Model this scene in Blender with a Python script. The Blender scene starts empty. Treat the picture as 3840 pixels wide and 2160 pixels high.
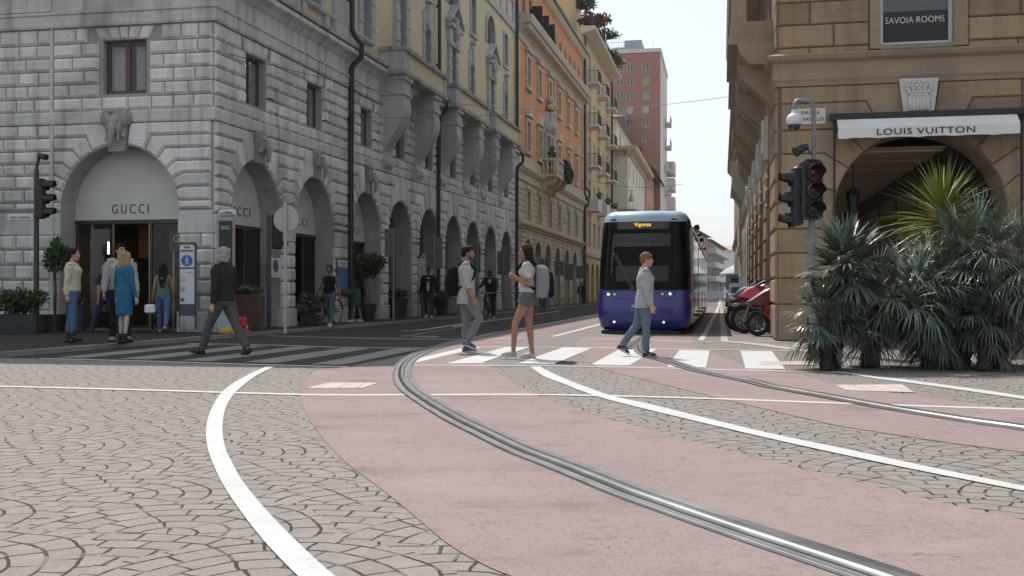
import bpy, bmesh, math, random
from mathutils import Vector, Matrix, noise as mnoise
R=math.radians; PI=math.pi
sc=bpy.context.scene; COL=sc.collection
rnd=random.Random(7)
# ---------- camera model of the photograph (native pixels 3840 x 2160) ----------
F=3900.0; HY=1095.0; CH=1.0
def G(x,y,z=0.0):
    Y=F*(CH-z)/(y-HY); return Vector(((x-1920)/F*Y,Y,z))
def at(x,y,Y): return Vector(((x-1920)/F*Y,Y,CH+(HY-y)/F*Y))
S2=Vector((.1974,.9803,0)); N2=Vector((.9803,-.1974,0))   # direction of the street, and its right hand side

# ---------- object helpers ----------
def tag(o,label=None,cat=None,group=None,kind=None):
    if label: o['label']=label
    if cat: o['category']=cat
    if group: o['group']=group
    if kind: o['kind']=kind
    return o
def thing(name,label,cat,loc=(0,0,0),group=None):
    o=bpy.data.objects.new(name,None); COL.objects.link(o); o.location=loc; o.empty_display_size=.2
    return tag(o,label,cat,group)
def adopt(o,parent):
    o.parent=parent
    m=Matrix.Identity(4); p=parent
    while p is not None:
        m=(p.matrix_parent_inverse@p.matrix_basis if p.parent else p.matrix_basis.copy())@m; p=p.parent
    o.matrix_parent_inverse=m.inverted()
def kids(o): return [c for c in bpy.data.objects if c.parent is o]
def copy_tree(o,parent=None,allobj=None):
    if allobj is None:
        allobj={}
        for c in bpy.data.objects:
            if c.parent: allobj.setdefault(c.parent.name,[]).append(c)
    c=o.copy(); COL.objects.link(c)
    if parent: c.parent=parent
    for k in allobj.get(o.name,[]): copy_tree(k,c,allobj)
    return c

class MB:
    """collects faces, then links them as one mesh object"""
    def __init__(s): s.v=[]; s.f=[]; s.mi=[]; s.mats=[]; s.cur=0; s.M=None
    def m(s,mat):
        if mat not in s.mats: s.mats.append(mat)
        s.cur=s.mats.index(mat); return s
    def add(s,vs,fs):
        b=len(s.v)
        for p in vs:
            p=Vector(p)
            s.v.append(s.M@p if s.M is not None else p)
        for f in fs: s.f.append([b+i for i in f]); s.mi.append(s.cur)
        return s
    def poly(s,vs): return s.add(vs,[list(range(len(vs)))])
    def box(s,c,d,rot=None,taper=1.0):
        hx,hy,hz=d[0]/2,d[1]/2,d[2]/2; vs=[]
        for z,t in((-hz,1),(hz,taper)):
            for x,y in((-hx,-hy),(hx,-hy),(hx,hy),(-hx,hy)):
                p=Vector((x*t,y*t,z))
                if rot is not None: p=rot@p
                vs.append(p+Vector(c))
        return s.add(vs,[(3,2,1,0),(4,5,6,7),(0,1,5,4),(1,2,6,5),(2,3,7,6),(3,0,4,7)])
    def bbox(s,c,d,b,rot=None):
        """box with chamfered edges"""
        hx,hy,hz=d[0]/2,d[1]/2,d[2]/2; b=min(b,hx*.9,hy*.9,hz*.9)
        rings=[]
        for z,ins in((-hz,b),(-hz+b,0),(hz-b,0),(hz,b)):
            x,y=hx-ins,hy-ins; k=b
            rings.append([(-x+k,-y,z),(x-k,-y,z),(x,-y+k,z),(x,y-k,z),(x-k,y,z),(-x+k,y,z),(-x,y-k,z),(-x,-y+k,z)])
        vs=[]; 
        for r in rings:
            for p in r:
                p=Vector(p)
                if rot is not None: p=rot@p
                vs.append(p+Vector(c))
        fs=[list(range(7,-1,-1)),list(range(24,32))]
        for i in range(3):
            for j in range(8): fs.append((i*8+j,i*8+(j+1)%8,i*8+8+(j+1)%8,i*8+8+j))
        return s.add(vs,fs)
    def loft(s,rings,cap=True,close=True):
        n=len(rings[0]); vs=[p for r in rings for p in r]; fs=[]
        for i in range(len(rings)-1):
            for j in range(n if close else n-1):
                k=(j+1)%n; fs.append((i*n+j,i*n+k,(i+1)*n+k,(i+1)*n+j))
        if cap: fs.append(list(range(n-1,-1,-1))); fs.append([(len(rings)-1)*n+j for j in range(n)])
        return s.add(vs,fs)
    def tube(s,pts,r,n=8,cap=True,sq=1.0):
        pts=[Vector(p) for p in pts]; rs=r if isinstance(r,(list,tuple)) else [r]*len(pts)
        rings=[]; up=None
        for i,p in enumerate(pts):
            t=(pts[min(i+1,len(pts)-1)]-pts[max(i-1,0)])
            if t.length<1e-9: t=Vector((0,0,1))
            t.normalize()
            if up is None:
                up=Vector((0,0,1)) if abs(t.z)<.9 else Vector((0,1,0))
            a=up-t*up.dot(t)
            if a.length<1e-6: a=t.orthogonal()
            a.normalize(); up=a; b=t.cross(a)
            rings.append([p+(a*math.cos(2*PI*j/n)+b*math.sin(2*PI*j/n)*sq)*rs[i] for j in range(n)])
        return s.loft(rings,cap)
    def lathe(s,prof,c=(0,0,0),axis=Vector((0,0,1)),n=16,cap=False):
        axis=Vector(axis).normalized(); a=axis.orthogonal().normalized(); b=axis.cross(a); c=Vector(c)
        return s.loft([[c+axis*h+(a*math.cos(2*PI*j/n)+b*math.sin(2*PI*j/n))*max(r,1e-4) for j in range(n)] for r,h in prof],cap)
    def sphere(s,c,r,n=12,m=8,rot=None):
        r=Vector(r) if not isinstance(r,(int,float)) else Vector((r,r,r)); c=Vector(c); rings=[]
        for i in range(m+1):
            t=PI*i/m; ring=[]
            for j in range(n):
                p=Vector((r.x*math.sin(t)*math.cos(2*PI*j/n),r.y*math.sin(t)*math.sin(2*PI*j/n),-r.z*math.cos(t)))
                if i in(0,m): p+=Vector((1e-4*math.cos(2*PI*j/n),1e-4*math.sin(2*PI*j/n),0))
                if rot is not None: p=rot@p
                ring.append(c+p)
            rings.append(ring)
        return s.loft(rings,True)
    def prism(s,pts,d):
        d=Vector(d); a=[Vector(p) for p in pts]; return s.loft([a,[p+d for p in a]],True)
    def build(s,name,mat=None,parent=None,smooth=False,kind=None,fix=True,bevel=0):
        me=bpy.data.meshes.new(name)
        me.from_pydata([tuple(p) for p in s.v],[],s.f)
        for m_ in (s.mats or [mat]): me.materials.append(m_)
        if s.mats: me.polygons.foreach_set('material_index',s.mi)
        if fix:
            bm=bmesh.new(); bm.from_mesh(me); bmesh.ops.recalc_face_normals(bm,faces=bm.faces); bm.to_mesh(me); bm.free()
        if smooth:
            me.polygons.foreach_set('use_smooth',[True]*len(me.polygons))
            if smooth!='all': me.set_sharp_from_angle(angle=R(38))
        me.update()
        o=bpy.data.objects.new(name,me); COL.objects.link(o)
        if parent is not None: adopt(o,parent)
        if kind: o['kind']=kind
        return o

def catmull(pts,n=8):
    pts=[Vector(p) for p in pts]; out=[]
    for i in range(len(pts)-1):
        p0=pts[max(i-1,0)];p1=pts[i];p2=pts[i+1];p3=pts[min(i+2,len(pts)-1)]
        for k in range(n):
            t=k/n
            out.append(.5*((2*p1)+(p2-p0)*t+(2*p0-5*p1+4*p2-p3)*t*t+(3*p1-p0-3*p2+p3)*t**3))
    out.append(pts[-1]); return out

# ---------- materials ----------
def ND(nt,t,**k):
    n=nt.nodes.new(t)
    for a,b in k.items(): setattr(n,a,b)
    return n
def newmat(name):
    m=bpy.data.materials.new(name); m.use_nodes=True; nt=m.node_tree
    return m,nt,nt.nodes['Principled BSDF']
def hexc(c): return (c[0],c[1],c[2],1)
def mathn(nt,op,a,b=None,c=None):
    n=ND(nt,'ShaderNodeMath',operation=op)
    for i,x in enumerate((a,b,c)):
        if x is None: continue
        if isinstance(x,(int,float)): n.inputs[i].default_value=x
        else: nt.links.new(x,n.inputs[i])
    return n.outputs[0]
def mixc(nt,fac,a,b,mode='MIX'):
    n=ND(nt,'ShaderNodeMix',data_type='RGBA',blend_type=mode)
    for i,x in((0,fac),(6,a),(7,b)):
        if isinstance(x,(int,float)): n.inputs[i].default_value=x
        elif isinstance(x,tuple): n.inputs[i].default_value=x if len(x)==4 else hexc(x)
        else: nt.links.new(x,n.inputs[i])
    return n.outputs[2]
def noisen(nt,vec,scale,detail=4,rough=.55):
    n=ND(nt,'ShaderNodeTexNoise'); n.inputs['Scale'].default_value=scale; n.inputs['Detail'].default_value=detail; n.inputs['Roughness'].default_value=rough
    if vec is not None: nt.links.new(vec,n.inputs['Vector'])
    return n.outputs['Fac']
def ramp(nt,fac,lo,hi,a=0.0,b=1.0):
    n=ND(nt,'ShaderNodeMapRange'); n.inputs[1].default_value=lo; n.inputs[2].default_value=hi; n.inputs[3].default_value=a; n.inputs[4].default_value=b
    nt.links.new(fac,n.inputs[0]); return n.outputs[0]
def bump(nt,p,h,strength=.3,dist=.02):
    n=ND(nt,'ShaderNodeBump'); n.inputs['Strength'].default_value=strength; n.inputs['Distance'].default_value=dist
    nt.links.new(h,n.inputs['Height']); nt.links.new(n.outputs[0],p.inputs['Normal'])
def mapn(nt,vec,scale):
    n=ND(nt,'ShaderNodeMapping'); n.inputs['Scale'].default_value=scale; nt.links.new(vec,n.inputs['Vector']); return n.outputs[0]
_MC={}
def plain(name,col,rough=.6,metal=0,var=.12,scale=6,bmp=0,spec=.5,coat=0,emit=None,es=1.0,bscale=None,bdist=.01):
    if name in _MC: return _MC[name]
    m,nt,p=newmat(name); p.inputs['Roughness'].default_value=rough; p.inputs['Metallic'].default_value=metal; p.inputs['Specular IOR Level'].default_value=spec
    if coat: p.inputs['Coat Weight'].default_value=coat; p.inputs['Coat Roughness'].default_value=.06
    tc=ND(nt,'ShaderNodeTexCoord').outputs['Object']
    f=noisen(nt,tc,scale,5)
    c=mixc(nt,ramp(nt,f,.3,.7),tuple(x*(1-var) for x in col),tuple(min(1,x*(1+var)) for x in col))
    nt.links.new(c,p.inputs['Base Color'])
    if bmp: bump(nt,p,noisen(nt,tc,bscale or scale*8,3),bmp,bdist)
    if emit: p.inputs['Emission Color'].default_value=hexc(emit); p.inputs['Emission Strength'].default_value=es
    _MC[name]=m; return m
def stone(name,col,stain=(.10,.095,.09),amount=.45,streak=.5,warm=None,island=.16,rough=.85,grain=30,bmp=.35):
    """weathered stone or render: cloudy stains, rain streaks, block-to-block variation, fine grain"""
    if name in _MC: return _MC[name]
    m,nt,p=newmat(name); p.inputs['Roughness'].default_value=rough; p.inputs['Specular IOR Level'].default_value=.25
    tc=ND(nt,'ShaderNodeTexCoord').outputs['Object']
    big=noisen(nt,tc,.55,6,.62)
    st=noisen(nt,mapn(nt,tc,(3.2,3.2,.28)),1.0,5,.6)
    fine=noisen(nt,tc,grain,4,.65)
    c=mixc(nt,ramp(nt,fine,.32,.68),tuple(x*.86 for x in col),tuple(min(1,x*1.1) for x in col))
    if warm: c=mixc(nt,ramp(nt,noisen(nt,tc,1.3,4),.48,.68,0,.75),c,warm)
    c=mixc(nt,ramp(nt,big,.5,.74,0,amount),c,stain)
    c=mixc(nt,ramp(nt,st,.49,.70,0,streak),c,tuple(x*1.25 for x in stain))
    if island:
        g=ND(nt,'ShaderNodeNewGeometry').outputs['Random Per Island']
        v=ramp(nt,g,0,1,1-island,1+island)
        cc=ND(nt,'ShaderNodeCombineColor'); 
        for i in range(3): nt.links.new(v,cc.inputs[i])
        c=mixc(nt,1.0,c,cc.outputs[0],'MULTIPLY')
    nt.links.new(c,p.inputs['Base Color'])
    h=mathn(nt,'ADD',fine,mathn(nt,'MULTIPLY',noisen(nt,tc,6,4),1.4))
    bump(nt,p,h,bmp,.012)
    _MC[name]=m; return m
def glassm(name,col=(.02,.023,.026),rough=.04,spec=.9):
    if name in _MC: return _MC[name]
    m,nt,p=newmat(name); p.inputs['Roughness'].default_value=rough; p.inputs['Specular IOR Level'].default_value=spec
    tc=ND(nt,'ShaderNodeTexCoord').outputs['Object']
    nt.links.new(mixc(nt,noisen(nt,tc,1.7,3),tuple(x*.5 for x in col),tuple(x*1.6 for x in col)),p.inputs['Base Color'])
    bump(nt,p,noisen(nt,tc,1.1,2),.035,.05)
    _MC[name]=m; return m
def cloth(name,col,var=.18,scale=220,streaky=False,rough=.9,dots=None):
    if name in _MC: return _MC[name]
    m,nt,p=newmat(name); p.inputs['Roughness'].default_value=rough; p.inputs['Specular IOR Level'].default_value=.2
    tc=ND(nt,'ShaderNodeTexCoord').outputs['Object']
    v=mapn(nt,tc,(1,1,.25)) if streaky else tc
    f=noisen(nt,v,scale,2); g=noisen(nt,tc,9,3)
    c=mixc(nt,ramp(nt,f,.3,.7),tuple(x*(1-var) for x in col),tuple(min(1,x*(1+var)) for x in col))
    c=mixc(nt,ramp(nt,g,.35,.7,0,.35),c,tuple(x*.75 for x in col))
    if dots:
        vo=ND(nt,'ShaderNodeTexVoronoi'); vo.inputs['Scale'].default_value=17; nt.links.new(tc,vo.inputs['Vector'])
        c=mixc(nt,ramp(nt,vo.outputs['Distance'],.13,.2,.75,0),c,dots)
    nt.links.new(c,p.inputs['Base Color'])
    bump(nt,p,mathn(nt,'ADD',noisen(nt,mapn(nt,tc,(1,1,.45)),13,3),mathn(nt,'MULTIPLY',f,.25)),.9,.03)
    _MC[name]=m; return m

# ---------- lettering ----------
def lettering(name,body,mat,parent,o,ux,uz,w=None,h=.2,depth=.004,align='L',bold=0.0,space=1.0,shear=0,centre=None):
    cu=bpy.data.curves.new('lettering','FONT'); cu.body=body; cu.size=1; cu.offset=bold; cu.space_character=space; cu.shear=shear
    cu.resolution_u=3; cu.space_line=.95
    if align=='C': cu.align_x='CENTER'
    ob=bpy.data.objects.new('lettering',cu); COL.objects.link(ob)
    dg=bpy.context.evaluated_depsgraph_get(); me=bpy.data.meshes.new_from_object(ob.evaluated_get(dg))
    bpy.data.objects.remove(ob)
    xs=[v.co.x for v in me.vertices]; ys=[v.co.y for v in me.vertices]
    x0,x1,y0,y1=min(xs),max(xs),min(ys),max(ys)
    ux=Vector(ux).normalized(); uz=Vector(uz).normalized(); n=ux.cross(uz).normalized(); o=Vector(o)
    sy=h/(y1-y0); sx=(w/(x1-x0)) if w else sy
    mb=MB()
    vs=[o+ux*(v.co.x-x0)*sx+uz*(v.co.y-y0)*sy for v in me.vertices]
    fs=[list(p.vertices) for p in me.polygons]
    bpy.data.meshes.remove(me)
    mb.add([v+n*depth for v in vs],fs)
    # give the letters their thickness along open edges
    cnt={}
    for f in fs:
        for i in range(len(f)):
            a,b=f[i],f[(i+1)%len(f)]; cnt.setdefault((min(a,b),max(a,b)),[]).append((a,b))
    for e in cnt.values():
        if len(e)==1:
            a,b=e[0]; mb.add([vs[a]+n*depth,vs[b]+n*depth,vs[b],vs[a]],[(0,1,2,3)])
    ob=mb.build(name,mat,parent,fix=False)
    return ob

# ---------- facades ----------
class Fac:
    """a vertical wall plane: u along d, z up, w outward. zk lifts everything gently along the street."""
    def __init__(s,O,d,n,zk=0.0,u0=0.0,zlo=4.3,zhi=4.95):
        s.O=Vector((O[0],O[1],0)); s.d=Vector(d); s.n=Vector(n); s.zk=zk; s.u0=u0; s.zlo=zlo; s.zhi=zhi
    def P(s,u,z,w=0.0):
        t=min(1,max(0,(z-s.zlo)/(s.zhi-s.zlo)))
        p=s.O+s.d*u+s.n*w; p.z=z+s.zk*(u-s.u0)*t; return p
    def box(s,mb,u0,u1,z0,z1,w0,w1,bv=0):
        if bv:
            a=[s.P(u,z,w0) for u,z in((u0,z0),(u1,z0),(u1,z1),(u0,z1))]
            b=[s.P(u,z,w1-bv) for u,z in((u0,z0),(u1,z0),(u1,z1),(u0,z1))]
            c=[s.P(u,z,w1) for u,z in((u0+bv,z0+bv),(u1-bv,z0+bv),(u1-bv,z1-bv),(u0+bv,z1-bv))]
            return mb.loft([a,b,c])
        a=[s.P(u,z,w0) for u,z in((u0,z0),(u1,z0),(u1,z1),(u0,z1))]
        b=[s.P(u,z,w1) for u,z in((u0,z0),(u1,z0),(u1,z1),(u0,z1))]
        return mb.loft([a,b])
    def prof(s,mb,u0,u1,pts,n=1):
        """moulding: profile pts (w,z) run from u0 to u1"""
        rings=[[s.P(u0+(u1-u0)*i/n,z,w) for w,z in pts] for i in range(n+1)]
        return mb.loft(rings)
    def prism(s,mb,pts,w0,w1):
        return mb.loft([[s.P(u,z,w0) for u,z in pts],[s.P(u,z,w1) for u,z in pts]])
    def block(s,mb,pts,depth=.07,bv=.055,gap=.012):
        """one rusticated block: outline pts (u,z), chamfered face"""
        n=len(pts)
        ar=sum(pts[i][0]*pts[(i+1)%n][1]-pts[(i+1)%n][0]*pts[i][1] for i in range(n))
        if ar<0: pts=pts[::-1]
        def inset(d):
            out=[]
            for i in range(n):
                p=Vector(pts[i]); a=(p-Vector(pts[i-1])); b=(Vector(pts[(i+1)%n])-p)
                if a.length<1e-5 or b.length<1e-5: return None
                a.normalize(); b.normalize(); na=Vector((-a.y,a.x)); nb=Vector((-b.y,b.x)); q=na+nb
                if q.length<.2: q=na
                q=q/(max(.3,q.dot(na))); out.append(p+q*d)
            return out
        A=inset(gap); B=inset(gap+bv)
        if A is None or B is None: return
        j=rnd.uniform(-.006,.006)
        mb.loft([[s.P(p[0],p[1],-.01) for p in A],[s.P(p[0],p[1],depth*.35) for p in A],[s.P(p[0],p[1],depth+j) for p in B]])
    def wall(s,mb,u0,u1,z0,z1,rects=(),arches=(),depth=.4,w=0.0,rev=None):
        """wall sheet with openings. rects (u0,u1,z0,z1); arches (uc,r,zs,zb)"""
        ops=list(rects)+[(a[0]-a[1],a[0]+a[1],a[3],a[2]+a[1]) for a in arches]
        us=sorted({u0,u1}|{min(max(x,u0),u1) for o in ops for x in o[:2]}); zs=sorted({z0,z1}|{min(max(x,z0),z1) for o in ops for x in o[2:]})
        for i in range(len(us)-1):
            um=(us[i]+us[i+1])/2
            if us[i+1]-us[i]<1e-6: continue
            for j in range(len(zs)-1):
                if zs[j+1]-zs[j]<1e-6: continue
                zm=(zs[j]+zs[j+1])/2
                if any(o[0]<um<o[1] and o[2]<zm<o[3] for o in ops): continue
                mb.poly([s.P(us[i],zs[j],w),s.P(us[i+1],zs[j],w),s.P(us[i+1],zs[j+1],w),s.P(us[i],zs[j+1],w)])
        N=20
        cur=mb.cur
        for uc,r,zsn,zb in arches:
            arc=[(uc+r*math.cos(PI*k/N),zsn+r*math.sin(PI*k/N)) for k in range(N+1)]
            for k in range(N):
                (a,b),(c,d)=arc[k],arc[k+1]
                mb.poly([s.P(a,b,w),s.P(c,d,w),s.P(c,zsn+r,w),s.P(a,zsn+r,w)])
            if rev is not None: mb.m(rev)
            path=[(uc+r,zb)]+arc+[(uc-r,zb)]
            for k in range(len(path)-1):
                mb.poly([s.P(*path[k],w),s.P(*path[k+1],w),s.P(*path[k+1],w-depth),s.P(*path[k],w-depth)])
            mb.cur=cur
        for a,b,c,d in rects:
            pts=[(a,c),(b,c),(b,d),(a,d)]
            if rev is not None: mb.m(rev)
            for k in range(4):
                p,q=pts[k],pts[(k+1)%4]
                mb.poly([s.P(*p,w),s.P(*q,w),s.P(*q,w-depth*.6),s.P(*p,w-depth*.6)])
            mb.cur=cur
    def courses(s,mb,zl,u0,u1,holes,bw=.75,depth=.075,bv=.055,start=0.0):
        """rows of rusticated blocks between the z lines; holes(z0,z1)->list of (ua,ub)"""
        for k in range(len(zl)-1):
            a,b=zl[k],zl[k+1]
            hs=sorted(holes(a,b)); free=[]; x=u0
            for h in hs:
                if h[0]>x+.02: free.append((x,min(h[0],u1)))
                x=max(x,h[1])
            if x<u1-.02: free.append((x,u1))
            for fa,fb in free:
                L=fb-fa; n=max(1,round(L/bw)); 
                if n>1:
                    cuts=[fa+L*i/n for i in range(n+1)]
                    off=(.25 if k%2 else -.25)*L/n
                    cuts=[fa]+[c+off+rnd.uniform(-.06,.06) for c in cuts[1:-1]]+[fb]
                else: cuts=[fa,fb]
                for i in range(len(cuts)-1):
                    s.block(mb,[(cuts[i],a),(cuts[i+1],a),(cuts[i+1],b),(cuts[i],b)],depth,bv)
    def archring(s,mb,uc,r,zs,ztops,Wl,Wr,angs,key=True,depth=.08,bv=.05):
        """bent voussoirs that turn into the courses"""
        for sgn,W in((1,Wr),(-1,Wl)):
            for k in range(len(angs)-1):
                a0,a1=R(angs[k]),R(angs[k+1]); z0=zs if k==0 else ztops[k-1]; z1=ztops[k]
                def pk(a,z):
                    if a<=1e-6: return (min(r*1.25,W-.02),zs)
                    rr=max((z-zs)/math.sin(a),r+.12); return (min(rr*math.cos(a),W-.08),z)
                p0=pk(a0,z0); p1=pk(a1,z1)
                arc=[(r*math.cos(a0+(a1-a0)*i/3),zs+r*math.sin(a0+(a1-a0)*i/3)) for i in range(4)]
                P_=arc+[p1]
                if W-p1[0]>.05: P_.append((W,z1))
                P_.append((W,z0))
                if k>0 and W-p0[0]>.05: P_.append(p0)
                if k==0: P_=[(r,zs)]+arc[1:]+[p1]+([(W,z1)] if W-p1[0]>.05 else [])+[(W,zs)]
                s.block(mb,[(uc+sgn*x,z) for x,z in P_],depth,bv,gap=.011)
        if key:
            a=R(angs[-1]); zt=ztops[-1]; x0=r*math.cos(a); x1=(zt-zs)/math.tan(a)
            s.block(mb,[(uc-x0,zs+r*math.sin(a)),(uc+x0,zs+r*math.sin(a)),(uc+x1,zt),(uc-x1,zt)],depth*1.5,bv,gap=.007)
def window(fac,parent,u0,u1,z0,z1,w,frame,pane,mull=1,bars=0,t=.055,name='window',kind=None,sill=None,curtain=False):
    mb=MB(); 
    for a,b,c,d in((u0,u0+t,z0,z1),(u1-t,u1,z0,z1),(u0+t,u1-t,z0,z0+t),(u0+t,u1-t,z1-t,z1)): fac.box(mb,a,b,c,d,w-.03,w+.03)
    for i in range(mull):
        c=u0+(u1-u0)*(i+1)/(mull+1); fac.box(mb,c-t*.6,c+t*.6,z0+t,z1-t,w-.03,w+.034)
    for i in range(bars):
        c=z0+(z1-z0)*(i+1)/(bars+1); fac.box(mb,u0+t,u1-t,c-.02,c+.02,w-.03,w+.028)
    o=mb.build(name,frame,parent)
    g=MB(); g.poly([fac.P(u0+t*.5,z0+t*.5,w),fac.P(u1-t*.5,z0+t*.5,w),fac.P(u1-t*.5,z1-t*.5,w),fac.P(u0+t*.5,z1-t*.5,w)])
    g.build('pane',pane,o)
    if curtain:
        q=MB(); n=28
        for a,b in((u0+.02,u0+(u1-u0)*.40),(u1-(u1-u0)*.40,u1-.02)):
            q.loft([[fac.P(a+(b-a)*i/n,z,w-.16+.022*math.sin(i*1.9)) for i in range(n+1)] for z in(z0,z1)],cap=False,close=False)
        q.build('curtain',M_curt,o,smooth='all')
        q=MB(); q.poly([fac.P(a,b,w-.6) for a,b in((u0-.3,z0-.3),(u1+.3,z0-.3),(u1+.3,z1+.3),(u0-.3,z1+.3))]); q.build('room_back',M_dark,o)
    if sill:
        q=MB(); fac.box(q,u0-.08,u1+.08,z0-.09,z0,-.1,.09,.012); q.build('sill',sill,o)
    return o
# ================= GROUND =================
def m_cobble():
    m,nt,p=newmat('cobble'); p.inputs['Roughness'].default_value=.8; p.inputs['Specular IOR Level'].default_value=.3
    tc=ND(nt,'ShaderNodeTexCoord').outputs['Object']
    # gentle distortion so no two stones are alike
    nz=ND(nt,'ShaderNodeTexNoise'); nz.inputs['Scale'].default_value=2.1; nz.inputs['Detail'].default_value=3; nt.links.new(tc,nz.inputs['Vector'])
    vm=ND(nt,'ShaderNodeVectorMath',operation='MULTIPLY_ADD'); nt.links.new(nz.outputs['Color'],vm.inputs[0]); vm.inputs[1].default_value=(.10,.10,0); nt.links.new(tc,vm.inputs[2])
    mp=ND(nt,'ShaderNodeMapping'); mp.inputs['Rotation'].default_value=(0,0,R(9)); nt.links.new(vm.outputs[0],mp.inputs['Vector'])
    sx=ND(nt,'ShaderNodeSeparateXYZ'); nt.links.new(mp.outputs[0],sx.inputs[0])
    # overlapping fans: rings of setts round staggered centres
    Wc=1.36; Rc=.68; X,Yy=sx.outputs[0],sx.outputs[1]
    kk=mathn(nt,'FLOOR',mathn(nt,'DIVIDE',Yy,Rc)); par=mathn(nt,'MULTIPLY',mathn(nt,'FRACT',mathn(nt,'MULTIPLY',kk,.5)),1.0)   # 0 or .5
    def fan(off,dyadd):
        xs=mathn(nt,'ADD',mathn(nt,'DIVIDE',X,Wc),off); dx=mathn(nt,'MULTIPLY',mathn(nt,'SUBTRACT',mathn(nt,'FRACT',xs),.5),Wc)
        dy=mathn(nt,'ADD',mathn(nt,'SUBTRACT',Yy,mathn(nt,'MULTIPLY',kk,Rc)),dyadd)
        d=mathn(nt,'SQRT',mathn(nt,'ADD',mathn(nt,'MULTIPLY',dx,dx),mathn(nt,'MULTIPLY',dy,dy))); return d,mathn(nt,'ARCTAN2',dx,dy),mathn(nt,'FLOOR',xs)
    d1,a1,i1=fan(par,0.0); d2,a2,i2=fan(mathn(nt,'SUBTRACT',.5,par),Rc)
    sel=mathn(nt,'LESS_THAN',d1,Rc)
    def pick(a,b): return mathn(nt,'ADD',mathn(nt,'MULTIPLY',a,sel),mathn(nt,'MULTIPLY',b,mathn(nt,'SUBTRACT',1.0,sel)))
    dd=pick(d1,d2); aa=pick(a1,a2); ii=pick(i1,i2); RH=.1236
    rm=mathn(nt,'MULTIPLY',mathn(nt,'ADD',mathn(nt,'FLOOR',mathn(nt,'DIVIDE',dd,RH)),.5),RH)
    u=mathn(nt,'ADD',mathn(nt,'MULTIPLY',aa,rm),mathn(nt,'MULTIPLY',mathn(nt,'ADD',ii,mathn(nt,'MULTIPLY',kk,1.7)),3.313)); v=dd
    cb=ND(nt,'ShaderNodeCombineXYZ'); nt.links.new(u,cb.inputs[0]); nt.links.new(v,cb.inputs[1])
    br=ND(nt,'ShaderNodeTexBrick'); br.offset=.5; br.squash=1; br.inputs['Scale'].default_value=1
    br.inputs['Mortar Size'].default_value=.0078; br.inputs['Mortar Smooth'].default_value=.25; br.inputs['Bias'].default_value=0
    br.inputs['Brick Width'].default_value=.178; br.inputs['Row Height'].default_value=.1236
    br.inputs['Color1'].default_value=(.312,.268,.234,1); br.inputs['Color2'].default_value=(.255,.226,.204,1); br.inputs['Mortar'].default_value=(.27,.24,.215,1)
    nt.links.new(cb.outputs[0],br.inputs['Vector'])
    fine=noisen(nt,tc,70,5,.7); big=noisen(nt,tc,.35,4); mid=noisen(nt,tc,9,4)
    c=mixc(nt,ramp(nt,fine,.36,.60,.0,.6),br.outputs['Color'],(.13,.12,.115))
    c=mixc(nt,ramp(nt,mid,.5,.75,0,.45),c,(.35,.31,.275))
    c=mixc(nt,ramp(nt,big,.4,.7,0,.35),c,(.235,.213,.198))
    jn=ramp(nt,noisen(nt,tc,5.5,3,.6),.36,.52,.3,1.0); jm=mathn(nt,'MULTIPLY',br.outputs['Fac'],jn); c=mixc(nt,mathn(nt,'MULTIPLY',jm,.94),c,(.014,.012,.011))
    spk=noisen(nt,tc,160,2,.5)
    c=mixc(nt,ramp(nt,spk,.66,.72,0,.7),c,(.06,.055,.05))
    nt.links.new(c,p.inputs['Base Color'])
    h=mathn(nt,'ADD',mathn(nt,'MULTIPLY',mathn(nt,'SUBTRACT',1.0,jm),1.0),mathn(nt,'MULTIPLY',mathn(nt,'ADD',fine,mid),.25))
    bump(nt,p,h,.9,.0063)
    return m
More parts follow.
